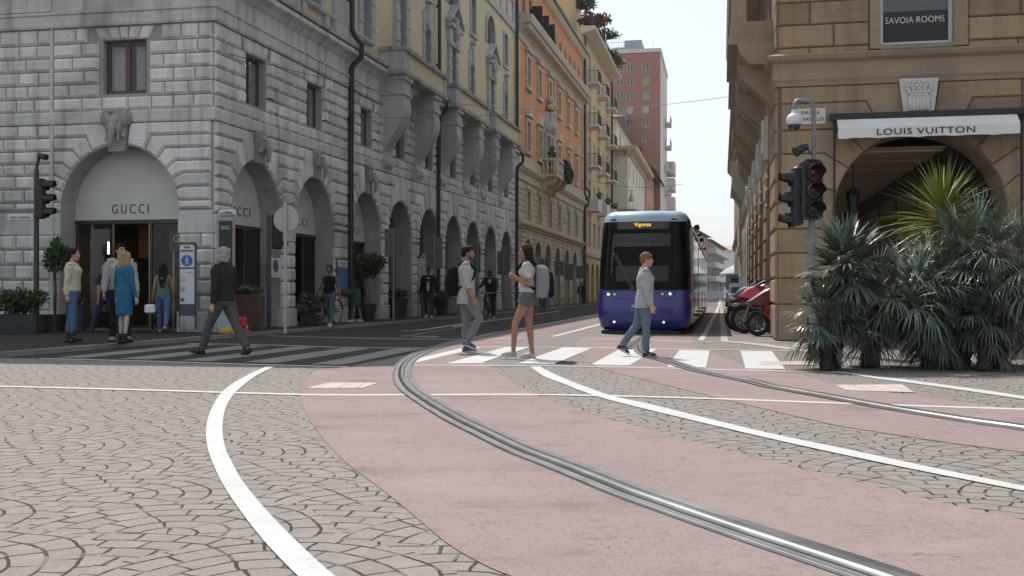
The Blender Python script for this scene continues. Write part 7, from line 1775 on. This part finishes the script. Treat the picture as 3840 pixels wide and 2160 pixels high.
# --- scooters and motorbikes at the arcade ---
M_mar=plain('scooter_maroon',(.14,.010,.025),rough=.25,coat=.8,var=.05); M_mred=plain('bike_red',(.48,.015,.015),rough=.25,coat=.7,var=.05); M_mblue=plain('bike_blue2',(.03,.10,.25),rough=.3,coat=.6); M_alu=plain('wheel_alloy',(.16,.16,.17),rough=.35,metal=.9); M_scr=glassm('screen_tint',(.05,.05,.05),rough=.05)
M_gold2=plain('fork_gold',(.45,.30,.10),rough=.35,metal=.7)
def wheel_(q_t,M,y,r,w=.06,spokes=7):
    q=MB().m(M_tyre); q.M=M; q.lathe([(r*.66,-w*.8),(r*.8,-w),(r*.95,-w*.75),(r,0),(r*.95,w*.75),(r*.8,w),(r*.66,w*.8)],V(0,y,r),V(1,0,0),n=28); o=q.build('tyre',None,q_t,smooth=True)
    q=MB().m(M_alu); q.M=M
    q.lathe([(r*.62,-w*.8),(r*.68,-w*.8),(r*.68,w*.8),(r*.62,w*.8),(r*.62,-w*.8)],V(0,y,r),V(1,0,0),n=28); q.lathe([(0,-w*1.1),(r*.18,-w*1.1),(r*.2,w*1.1),(0,w*1.1)],V(0,y,r),V(1,0,0),n=14)
    for i in range(spokes):
        a=2*PI*i/spokes; d=V(0,math.cos(a),math.sin(a)); e=V(0,-math.sin(a),math.cos(a))
        for sg in(-1,1): q.tube([V(0,y,r)+d*r*.15,V(0,y,r)+d*r*.64+e*sg*r*.09],r*.05,5)
    q.lathe([(r*.25,w*.95),(r*.48,w*.95),(r*.48,w*1.05),(r*.25,w*1.05)],V(0,y,r),V(1,0,0),n=20); q.build('rim',None,q_t)
def motorbike(label,base,yaw,body,sport=False,front_r=.30,accent=None):
    t=thing('scooter' if not sport else 'motorcycle',label,'motorbike',(base[0],base[1],0)); M=Matrix.Translation(t.location)@Matrix.Rotation(yaw,4,'Z')@Matrix.Rotation(R(6),4,'Y')@Matrix.Scale(1.12,4)
    r=front_r; wheel_(t,M,.70,r); wheel_(t,M,-.66,r*.95,w=.075)
    q=MB().m(M_gold2 if sport else M_poled); q.M=M
    for s in(-.09,.09): q.tube([V(s,.70,r),V(s,.50,.86)],.022,8)
    q.build('fork',None,t)
    q=MB().m(body if not accent else accent); q.M=M   # front mudguard
    q.loft([[V(x,.70+math.cos(R(a))*(r+.035),r+math.sin(R(a))*(r+.035+.02*(1-abs(x)/.09))) for x in(-.085,-.05,0,.05,.085)] for a in range(5,160,14)],cap=False,close=False); q.build('mudguard',None,t,smooth=True)
    def shell(name,secs,mat):
        q=MB().m(mat); q.M=M; n=14
        q.loft([[V(w*math.copysign(abs(math.cos(2*PI*i/n))**.75,math.cos(2*PI*i/n)),y,z+h*math.copysign(abs(math.sin(2*PI*i/n))**.75,math.sin(2*PI*i/n))) for i in range(n)] for y,z,w,h in secs]); return q.build(name,None,t,smooth=True)
    def cowl(name,prof,hw,mat):
        cy=sum(a for a,b in prof)/len(prof); cz=sum(b for a,b in prof)/len(prof); q=MB().m(mat); q.M=M
        q.loft([[V(x*hw,cy+(a-cy)*k,cz+(b-cz)*k) for a,b in prof] for x,k in((-1,.62),(-.86,.84),(-.45,.96),(0,1.0),(.45,.96),(.86,.84),(1,.62))]); return q.build(name,None,t,smooth=True)
    if sport:
        cowl('fairing',[(.86,.80),(.66,.99),(.44,1.06),(.28,1.0),(.05,.72),(-.12,.44),(.08,.28),(.36,.34),(.30,.58),(.54,.68)],.23,body); shell('tank',[(.30,.94,.10,.06),(.15,.98,.16,.10),(-.05,.95,.17,.11),(-.22,.88,.10,.07)],body); shell('seat',[(-.18,.87,.12,.05),(-.4,.88,.14,.05),(-.7,.99,.10,.05),(-.85,1.05,.04,.03)],M_ink); shell('engine',[(.3,.4,.14,.14),(.0,.38,.17,.17),(-.3,.42,.12,.12)],M_poled)
        shell('tail',[(-.45,.84,.10,.06),(-.8,.98,.09,.06),(-.92,1.04,.04,.03)],accent or body)
    else:
        cowl('fairing',[(1.02,.64),(.84,.76),(.58,.94),(.38,1.02),(.22,1.0),(.18,.78),(.44,.58),(.74,.56)],.27,body)
        cowl('leg_shield',[(.52,.64),(.20,.84),(.02,.36),(-.06,.12),(.10,.08),(.32,.30)],.25,body)
        shell('floor',[(.2,.24,.16,.06),(-.2,.26,.2,.07)],M_ink); shell('tail',[(-.15,.56,.15,.16),(-.4,.60,.2,.2),(-.75,.66,.16,.14),(-.95,.74,.05,.05)],body); shell('seat',[(-.1,.78,.12,.05),(-.4,.80,.16,.06),(-.8,.88,.12,.05)],M_ink)
        q=MB().m(M_ink); q.M=M
        for s_ in(-1,1): q.poly([V(s_*.262,y,z) for y,z in((.30,.50),(.14,.72),(.04,.44),(.10,.24))])
        q.build('vent',None,t)
    q=MB().m(M_scr); q.M=M   # screen
    zs=.92 if not sport else .98
    q.loft([[V(x,.62-.30*k-.10*(x/.18)**2,zs+(.30 if not sport else .16)*k) for x in(-.17,-.09,0,.09,.17)] for k in(0,.5,1)],cap=False,close=False); q.build('windscreen',None,t,smooth=True)
    q=MB().m(M_ink); q.M=M; q.tube([V(-.33,.36,.98),V(-.2,.42,1.0),V(0,.46,1.0),V(.2,.42,1.0),V(.33,.36,.98)],.016,8)
    for s in(-1,1): q.tube([V(s*.24,.42,1.0),V(s*.30,.46,1.14)],.008,5); q.sphere(V(s*.32,.45,1.17),(.07,.02,.045),10,6)
    q.build('handlebar',None,t)
    q=MB().m(M_chrome); q.M=M
    for s in(-1,1): q.sphere(V(s*.08,.72 if not sport else .70,.78 if not sport else .88),(.045,.03,.03),10,6)
    q.build('headlight',None,t); 
    return t
yw=R(78)
motorbike('maroon scooter with alloy front wheel, nearest the sandstone corner',(6.36,23.50),yw,M_mar,False,.235)
motorbike('red sport motorcycle with gold fork, parked behind the maroon scooter',(6.34,24.8),R(74),M_mred,True,.30)
motorbike('blue and red motorcycle, third of the parked row by the arcade',(6.45,26.0),R(72),M_mblue,True,.30,accent=M_mred)
motorbike('dark red scooter, farthest of the parked row by the arcade',(6.9,27.6),R(76),M_mar,False,.26,accent=M_mred)
# --- far along the street: van, cars, parasol ---
M_vblue=plain('van_blue',(.07,.18,.30),rough=.4,coat=.4); M_wht=plain('car_white',(.55,.56,.57),rough=.4,coat=.4); M_cgrey=plain('car_grey',(.16,.17,.19),rough=.35,coat=.5)
def vehicle(label,cat,name,p,yaw,mat,L,Wd,H,hood,roofback):
    t=thing(name,label,cat,(p[0],p[1],0)); M=Matrix.Translation(t.location)@Matrix.Rotation(yaw,4,'Z'); w=Wd/2
    prof=[(-L/2,.28),(-L/2,.95 if H<1.8 else H-.1),(roofback,H),(L/2-hood-.5,H),(L/2-hood,.95 if H<1.8 else 1.15),(L/2-.15,.82 if H<1.8 else .95),(L/2,.6),(L/2,.28)]
    q=MB().m(mat); q.M=M; q.loft([[V(x*(1 if z<.98 or H>1.8 else .86),y,z) for y,z in prof] for x in(-w,w)]); q.build('body',None,t)
    q=MB().m(M_glass); q.M=M; a,b=prof[3],prof[4]; q.poly([V(-w*.8,a[0]+.02,a[1]-.06),V(w*.8,a[0]+.02,a[1]-.06),V(w*.86,b[0]+.02,b[1]+.04),V(-w*.86,b[0]+.02,b[1]+.04)]); q.build('windscreen',None,t)
    for s in(-1,1):
        q=MB().m(M_glass); q.M=M; k=.93 if H<1.8 else 1.005; q.poly([V(s*w*k*1.01,roofback+.15,H-.12),V(s*w*k*1.01,a[0]-.1,H-.12),V(s*w*1.01,b[0]-.15,1.02 if H<1.8 else 1.2),V(s*w*1.01,roofback-.1,1.02 if H<1.8 else 1.2)]); q.build('window',None,t)
        for y in(-L/2+.8,L/2-.8):
            q=MB().m(M_tyre); q.M=M; q.lathe([(0,-.1),(.3,-.1),(.32,0),(.3,.1),(0,.1)],V(s*(w-.06),y,.32),V(1,0,0),n=16); q.build('wheel',None,t)
        q=MB().m(M_sw); q.M=M; q.sphere(V(s*w*.7,L/2,.68),(.16,.04,.09),10,6); q.build('headlight',None,t)
vp=at(2775,1095,72); vehicle('blue delivery van parked at the right far along the street','van','parked_van',(vp.x,vp.y),R(168),M_vblue,5.0,1.9,2.2,.9,-2.4)
vp=at(2765,1095,58); vehicle('grey hatchback parked behind the motorbikes','car','parked_car',(vp.x+.35,vp.y),R(168),M_cgrey,4.0,1.7,1.5,1.0,-1.2)
vp=at(2748,1095,92); vehicle('dark grey car parked beyond the blue van','car','parked_car',(vp.x+1.0,vp.y),R(168),M_cgrey,4.2,1.75,1.5,1.0,-1.2)
p=at(2760,1095,98); p.z=0; t=thing('market_parasol','pale green market parasol far along the street on the right','parasol',tuple(p)); q=MB().m(M_sw); q.tube([p,p+V(0,0,3.3)],.04,8); q.build('pole',None,t); q=MB().m(plain('parasol_green',(.42,.52,.44),rough=.7)); q.lathe([(1.55,2.55),(1.5,2.75),(1.0,3.15),(.3,3.5),(0,3.6)],p,n=16); q.build('canopy',None,t)
# ================= PLANTS =================
def leafm(name,a,b,rough=.42,spec=.45,trans=.15):
    if name in _MC: return _MC[name]
    m,nt,p=newmat(name); p.inputs['Roughness'].default_value=rough; p.inputs['Specular IOR Level'].default_value=spec
    g=ND(nt,'ShaderNodeNewGeometry').outputs['Random Per Island']; tc=ND(nt,'ShaderNodeTexCoord').outputs['Object']
    c=mixc(nt,g,a,b); c=mixc(nt,ramp(nt,noisen(nt,tc,14,3),.4,.7,0,.35),c,tuple(x*.55 for x in a)); nt.links.new(c,p.inputs['Base Color'])
    nt.links.new(c,p.inputs['Subsurface Radius']) if False else None
    _MC[name]=m; return m
L_fan=leafm('fan_leaf',(.06,.10,.072),(.185,.235,.17),rough=.34,spec=.6); L_yuc=leafm('yucca_leaf',(.13,.17,.025),(.26,.25,.035),rough=.4); L_dead=leafm('dead_leaf',(.055,.07,.056),(.13,.145,.115),rough=.6)
L_bush=leafm('bush_leaf',(.025,.055,.018),(.06,.10,.03)); L_pale=leafm('pale_bush',(.07,.10,.06),(.13,.15,.10)); L_red=leafm('red_leaf',(.18,.045,.03),(.26,.08,.05)); L_ivy=leafm('ivy_leaf',(.03,.07,.02),(.07,.12,.035)); L_oliv=leafm('olive_leaf',(.045,.06,.018),(.10,.10,.035))
M_trunk=stone('palm_trunk',(.055,.045,.038),stain=(.02,.018,.016),island=.3,grain=60,bmp=1.0); M_pot=plain('planter_corten',(.085,.045,.03),rough=.8,var=.25,scale=4); M_potd=plain('planter_dark',(.03,.032,.035),rough=.7); M_wood2=plain('stem_brown',(.06,.045,.03),rough=.9)
pr=random.Random(11)
def strap(mb,o,d,L,w,droop,n=5,twist=0,up=V(0,0,1)):
    """one leaf blade: starts at o along d, bends down"""
    d=d.normalized(); side=d.cross(V(0,0,1)); side=side.normalized() if side.length>.05 else V(1,0,0)
    side=(side*math.cos(twist)+d.cross(side)*math.sin(twist)); p=Vector(o); dd=Vector(d); vs=[]
    for i in range(n+1):
        f=i/n; ww=w*(.35+.65*min(1,f*5))*(1-f**2.2)+.0008
        vs+= [p-side*ww/2,p+side*ww/2]
        dd=(dd+V(0,0,-droop*(f+.15)/n)).normalized(); p=p+dd*(L/n)
    mb.add(vs,[(2*i,2*i+1,2*i+3,2*i+2) for i in range(n)])
def fanleaf(mb,base,d,pet,L,nb,w,droop,spread=150):
    """petiole, then blades spread like a hand"""
    d=d.normalized(); tip=base+d*pet+V(0,0,-pet*pet*.12)
    mb.tube([base,base.lerp(tip,.5)+V(0,0,pet*.04),tip],[.010,.008,.006],4,cap=False)
    side=d.cross(V(0,0,1)); side=side.normalized() if side.length>.05 else V(1,0,0); nrm=side.cross(d).normalized()
    ro=pr.uniform(-.5,.5); side=(side*math.cos(ro)+nrm*math.sin(ro)).normalized()
    for k in range(nb):
        a=R(-spread/2+spread*k/(nb-1)+pr.uniform(-3,3)); dd=(d*math.cos(a)+side*math.sin(a)+nrm*.12*math.cos(a)); l=L*(.72+.28*math.cos(a*.8))*pr.uniform(.88,1.06)
        strap(mb,tip,dd,l,w*pr.uniform(.8,1.15),droop*pr.uniform(.6,1.5),5,twist=pr.uniform(-.25,.25))
def trunk(t,pts,r0,r1):
    q=MB().m(M_trunk); C=catmull(pts,6); n=len(C); q.tube(C,[r0+(r1-r0)*i/(n-1)+.008*(i%2) for i in range(n)],10)
    for i in range(int(n*7)):
        f=pr.random(); p=C[min(n-1,int(f*n))]; a=pr.uniform(0,2*PI); q.box(p+V(math.cos(a),math.sin(a),0)*(r0+(r1-r0)*f),(.035,.035,.05),Matrix.Rotation(a,3,'Z'))
    q.build('trunk',None,t)
def fanpalm(label,bx,Y,hx,hy,nl,pet,L,droop,w=.030,base_y=None,mid=None,low=True,group='palms in the planted clump',nb=20,skirt=14,rt=.075,mat=L_fan):
    base=at(bx,HY,Y); base.z=0; head=at(hx,hy,Y+pr.uniform(-.3,.3)); t=thing('palm_tree',label,'palm tree',tuple(base),group)
    trunk(t,[base,base.lerp(head,.5)+V(*(mid or (0,0,0))),head],rt*1.15,rt)
    mb=MB().m(mat)
    for i in range(nl):
        f=(i+.5)/nl; el=R(74-108*f**1.02); az=i*2.39996+pr.uniform(-.3,.3)
        d=V(math.cos(az)*math.cos(el),math.sin(az)*math.cos(el),math.sin(el)); fanleaf(mb,head+V(0,0,-.10*f),d,pet*pr.uniform(.75,1.15),L*pr.uniform(.85,1.1),nb,w,droop*(1+.8*f))
    mb.build('crown',None,t,fix=False)
    if skirt:
        mb=MB().m(L_dead); skirt=int(skirt*1.6)
        for i in range(skirt):
            az=pr.uniform(0,2*PI); f=pr.random(); o=head.lerp(base,.06+.50*f); d=V(math.cos(az)*.6,math.sin(az)*.6,-.55); fanleaf(mb,o,d,pet*.6,L*.85,10,w*.9,1.8,spread=80)
        mb.build('hanging_leaves',None,t,fix=False)
    return t
fanpalm('left fan palm of the clump with broad stiff fans, tallest at the left',3125,13.6,3165,985,24,.26,.52,.55,w=.050,skirt=26)
fanpalm('low fan palm at the left front of the clump with drooping fans',3105,13.25,3090,1190,18,.28,.44,1.1,w=.032,skirt=4)
fanpalm('short palm with a thick dark trunk, second trunk from the left',3262,13.7,3270,1130,20,.34,.50,1.3,w=.027,skirt=10,rt=.10)
fanpalm('palm whose trunk leans to the left in the middle of the clump',3600,13.4,3415,1110,20,.34,.54,1.6,w=.027,mid=(.02,0,-.12),skirt=14)
fanpalm('large arching palm at the right of the clump with long thin leaves',3610,13.7,3635,960,26,.44,.58,1.15,w=.027,skirt=12)
fanpalm('palm behind the large arching one, its crown at mid height',3530,14.3,3520,1050,20,.38,.54,1.4,w=.026,skirt=14)
fanpalm('palm at the right edge of the picture with dense hanging leaves',3745,13.5,3800,1000,24,.42,.58,1.35,w=.027,skirt=10)
fanpalm('low young palm in front of the right hand trunks',3690,13.1,3705,1160,18,.34,.50,1.4,w=.026,skirt=6)
fanpalm('small palm filling the gap between the leaning trunk and the right hand palms',3480,13.8,3475,1190,16,.32,.48,1.5,w=.026,skirt=10)
fanpalm('palm partly cut by the right edge of the picture',3880,13.9,3890,1120,20,.36,.52,1.4,w=.026,skirt=8)
base=at(3470,HY,14.9); base.z=0; head=at(3535,790,14.9); t=thing('yucca','tall yellow green yucca rising behind the palms in front of the arch','yucca',tuple(base)); trunk(t,[base,base.lerp(head,.5)+V(.05,0,0),head],.09,.07)
mb=MB().m(L_yuc)
for i in range(330):
    f=(i+.5)/330; el=R(84-140*f**.75); az=i*2.39996+pr.uniform(-.2,.2); d=V(math.cos(az)*math.cos(el),math.sin(az)*math.cos(el),math.sin(el)); strap(mb,head+V(0,0,-.45*f),d,pr.uniform(.78,1.18)*(.74+.3*min(1,f*2.2)),pr.uniform(.026,.040),pr.uniform(.3,.9)+.5*f,6,twist=pr.uniform(-.4,.4))
mb.build('crown',None,t,fix=False)
def leaves(mb,c,r,n,s,shell=.55,elong=1.8):
    for _ in range(n):
        a=pr.uniform(0,2*PI); z=pr.uniform(-1,1); k=shell+(1-shell)*pr.random(); h=math.sqrt(1-z*z); d=V(h*math.cos(a),h*math.sin(a),z)
        p=Vector(c)+V(d.x*r[0],d.y*r[1],d.z*r[2])*k*(1+.18*mnoise.noise(Vector(c)*3+d*2.3)); e1=(d+V(pr.uniform(-1,1),pr.uniform(-1,1),pr.uniform(-.6,1.2))).normalized(); e2=e1.cross(V(pr.uniform(-1,1),pr.uniform(-1,1),pr.uniform(-1,1))).normalized()
        L=s*pr.uniform(.6,1.3); w=L/elong; mb.add([p-e1*L*.5,p+e2*w*.5,p+e1*L*.5,p-e2*w*.5],[(0,1,2,3)])
def blob(mb,c,r,n,s,k=6,**kw):
    """uneven crown made of several clumps"""
    leaves(mb,c,[x*.75 for x in r],n//2,s,.3,**kw)
    for i in range(k):
        a=2*PI*i/k+pr.uniform(-.4,.4); z=pr.uniform(-.6,.8); cc=Vector(c)+V(math.cos(a)*r[0]*.6,math.sin(a)*r[1]*.6,z*r[2]*.6); f=pr.uniform(.35,.55); leaves(mb,cc,[x*f for x in r],n//(2*k),s,.5,**kw)
def shrub(name,label,c,potsize,potmat,r,h,leafmat,n,s,group=None,stems=5,cat='potted plant',round_=False):
    t=thing(name,label,cat,tuple(c),group); z=potsize[2]
    q=MB().m(potmat)
    if round_: q.lathe([(potsize[0]*.35,0),(potsize[0]*.5,z),(potsize[0]*.46,z),(potsize[0]*.44,z-.05),(0,z-.05)],c,n=18)
    else: q.bbox(Vector(c)+V(0,0,z/2),potsize,.015)
    q.build('planter',None,t)
    q=MB().m(M_wood2); top=Vector(c)+V(0,0,h)
    for i in range(stems): q.tube([Vector(c)+V(pr.uniform(-.1,.1),pr.uniform(-.1,.1),z-.06),top+V(pr.uniform(-.6,.6)*r[0],pr.uniform(-.6,.6)*r[1],pr.uniform(-.2,.5)*r[2])],[.014,.005],5)
    q.build('stem',None,t); q=MB().m(leafmat); blob(q,top,r,n,s); q.build('foliage',None,t,fix=False); return t
c=V(-11.05,23.3,KZ); shrub('potted_bush','bushy green shrub in a dark planter at the foot of the left traffic light',c,(1.0,.5,.42),M_potd,(.62,.42,.42),.62,L_bush,2200,.09)
c=V(-10.55,24.0,KZ); t=thing('potted_tree','small clipped tree rising behind the left traffic light pole','potted plant',tuple(c)); q=MB().m(M_potd); q.lathe([(.2,0),(.25,.4),(.2,.4)],c,n=14); q.build('planter',None,t); q=MB().m(M_wood2); q.tube([c+V(0,0,.35),c+V(.02,0,1.0),c+V(-.02,0,1.9)],[.03,.026,.018],7); q.build('trunk',None,t); q=MB().m(L_ivy); blob(q,c+V(.06,0,1.72),(.32,.3,.52),1300,.10); q.build('crown',None,t,fix=False)
c=FS.P(3.0,0,.25); c.z=KZ; c=V((938-1920)/F*24.9,24.9,KZ); shrub('corten_planter','square corten planter with silvery leaved plants at the first street arch',c,(.58,.58,.86),M_pot,(.30,.28,.16),.95,L_pale,700,.09)
c=V((1165-1920)/F*28.6,28.6,KZ); shrub('potted_bush','loose pale leaved bush in front of the second street arch',c,(.5,.4,.3),M_potd,(.45,.35,.42),.55,L_pale,900,.11)
c=V((1378-1920)/F*33.0,33.0,KZ); shrub('potted_tree','large olive green shrub in a pot, in front of the third street arch',c,(.6,.6,.55),M_potd,(.58,.45,.62),1.75,L_oliv,2600,.12,round_=True)
c=V((1492-1920)/F*36.6,36.6,KZ); shrub('potted_bush','low dark bush in a round dark pot at the first open arch',c,(.75,.75,.7),M_potd,(.42,.38,.2),.86,L_bush,900,.10,round_=True)
c=V((1660-1920)/F*42,42,KZ); shrub('potted_bush','potted bush farther along the arcade near the second downpipe',c,(.5,.5,.5),M_potd,(.36,.34,.3),.75,L_bush,700,.10,round_=True)
# balcony ivy, terrace shrubs
t=thing('balcony_plant','green creeper hanging over the orange palazzo balcony','plant',tuple(FO.P(47,9.3,1.1))); q=MB().m(L_ivy)
for i in range(9): leaves(q,FO.P(46.6+i*.28,9.3-.05*i+pr.uniform(-.1,.1),1.2),(.32,.28,.42),230,.16); leaves(q,FO.P(46.6+i*.28,8.75,1.25),(.25,.2,.55),130,.15)
q.build('foliage',None,t,fix=False)
t=thing('balcony_topiary','small round topiary in a pot on the orange palazzo balcony','plant',tuple(FO.P(44.4,8.5,.7))); q=MB().m(L_bush); leaves(q,FO.P(44.4,9.75,.7),(.28,.28,.3),260,.12); leaves(q,FO.P(44.4,10.15,.7),(.18,.18,.2),160,.1); q.build('foliage',None,t,fix=False); q=MB().m(M_potd); q.lathe([(.16,8.5),(.22,9.4),(0,9.4)],V(*FO.P(44.4,0,.7)[:2],0),n=10); q.build('planter',None,t)
def terr(label,u,w,z,r,m,n,s):
    c=FS.P(u,z,w); t=thing('terrace_shrub',label,'plant',tuple(c),'shrubs on the roof terrace'); q=MB().m(m); blob(q,c,r,n,s); q.build('foliage',None,t,fix=False); q=MB().m(M_wood2); q.tube([c-V(0,0,r[2]+.3),c],.05,6); q.build('stem',None,t)
z0=zpx(70,135,.4); terr('red leaved maple spilling from the roof terrace',69.5,.4,zpx(69.5,128,.4),(1.5,.9,.9),L_red,1500,.30)
terr('green terrace shrub behind the red maple',71,-.6,zpx(71,60,-.6),(1.2,1.0,1.0),L_ivy,700,.30); terr('yellowish terrace shrub at the far corner of the eave',82,.6,zpx(82,265,.6),(1.5,.9,1.3),L_oliv,900,.32)
terr('thin green shrub along the terrace railing',76,.5,zpx(76,180,.5),(1.8,.7,.9),L_oliv,700,.3)
for i,(c_,z) in enumerate(((69.6,7.25),(76.6,7.25),(83.9,7.25))):
    c=FS.P(c_-.4,z+.9,.9); t=thing('balcony_flower_pot',('flower pot on the nearest low balcony of the ochre building','flower pot on the middle low balcony of the ochre building','flower pot on the farthest low balcony of the ochre building')[i],'plant',tuple(c)); q=MB().m(L_bush); leaves(q,c+V(0,0,.3),(.3,.3,.3),160,.14); q.build('foliage',None,t,fix=False); q=MB().m(M_potd); q.lathe([(.14,0),(.2,.28),(0,.28)],c-V(0,0,.1),n=10); q.build('pot',None,t)
# ================= LIGHT, SKY, CAMERA =================
SUNAZ=(-.40,.916); SUNEL=R(57.5)
def light():
    w=bpy.data.worlds.new('World'); sc.world=w; w.use_nodes=True; nt=w.node_tree
    bg=nt.nodes['Background']; sky=ND(nt,'ShaderNodeTexSky',sky_type='NISHITA'); sky.sun_disc=False
    sky.sun_elevation=SUNEL; sky.sun_rotation=math.atan2(SUNAZ[0],SUNAZ[1]); sky.air_density=1.0; sky.dust_density=2.0; sky.ozone_density=1.2; sky.altitude=0
    hs=ND(nt,'ShaderNodeHueSaturation'); hs.inputs['Saturation'].default_value=.55; nt.links.new(sky.outputs[0],hs.inputs['Color']); mx=ND(nt,'ShaderNodeMix',data_type='RGBA'); mx.inputs[0].default_value=.46; mx.inputs[7].default_value=(5.1,5.45,5.7,1)   # a bright veil of thin high haze over the clear sky
    nt.links.new(hs.outputs[0],mx.inputs[6]); nt.links.new(mx.outputs[2],bg.inputs['Color']); bg.inputs['Strength'].default_value=.125
    l=bpy.data.lights.new('sun','SUN'); l.energy=2.95; l.angle=R(.5); l.color=(1,.955,.895)
    o=bpy.data.objects.new('sun',l); COL.objects.link(o)
    d=Vector((SUNAZ[0],SUNAZ[1],0)).normalized()*math.cos(SUNEL)+Vector((0,0,math.sin(SUNEL)))
    o.rotation_euler=d.to_track_quat('Z','Y').to_euler(); o.location=(-20,40,60)
light()
cam=bpy.data.cameras.new('camera'); co=bpy.data.objects.new('camera',cam); COL.objects.link(co)
co.location=(0,0,CH); co.rotation_euler=(PI/2,0,0); cam.sensor_width=36; cam.lens=36*F/3840; cam.shift_y=15/3840; cam.clip_end=4000; cam.clip_start=.05
sc.camera=co
vs=sc.view_settings; sc.display_settings.display_device='sRGB'; vs.view_transform='Standard'; vs.look='None'; vs.exposure=.5; vs.gamma=1; vs.use_curve_mapping=False
sc.cycles.max_bounces=7; sc.cycles.diffuse_bounces=4; sc.cycles.glossy_bounces=3; sc.cycles.transmission_bounces=4; sc.cycles.transparent_max_bounces=6
sc.cycles.use_denoising=True; sc.cycles.caustics_reflective=False; sc.cycles.caustics_refractive=False

# ---------- the hazy air of the street: one even box round everything ----------
m=bpy.data.materials.new('haze'); m.use_nodes=True; nt=m.node_tree; nt.nodes.clear(); out=ND(nt,'ShaderNodeOutputMaterial'); pv=ND(nt,'ShaderNodeVolumePrincipled')
pv.inputs['Color'].default_value=(.86,.90,.94,1); pv.inputs['Density'].default_value=.0002; pv.inputs['Anisotropy'].default_value=.35; nt.links.new(pv.outputs[0],out.inputs['Volume'])
q=MB().m(m); q.box((0,250,22.5),(1440,1140,49)); q.build('haze',None,kind='stuff')
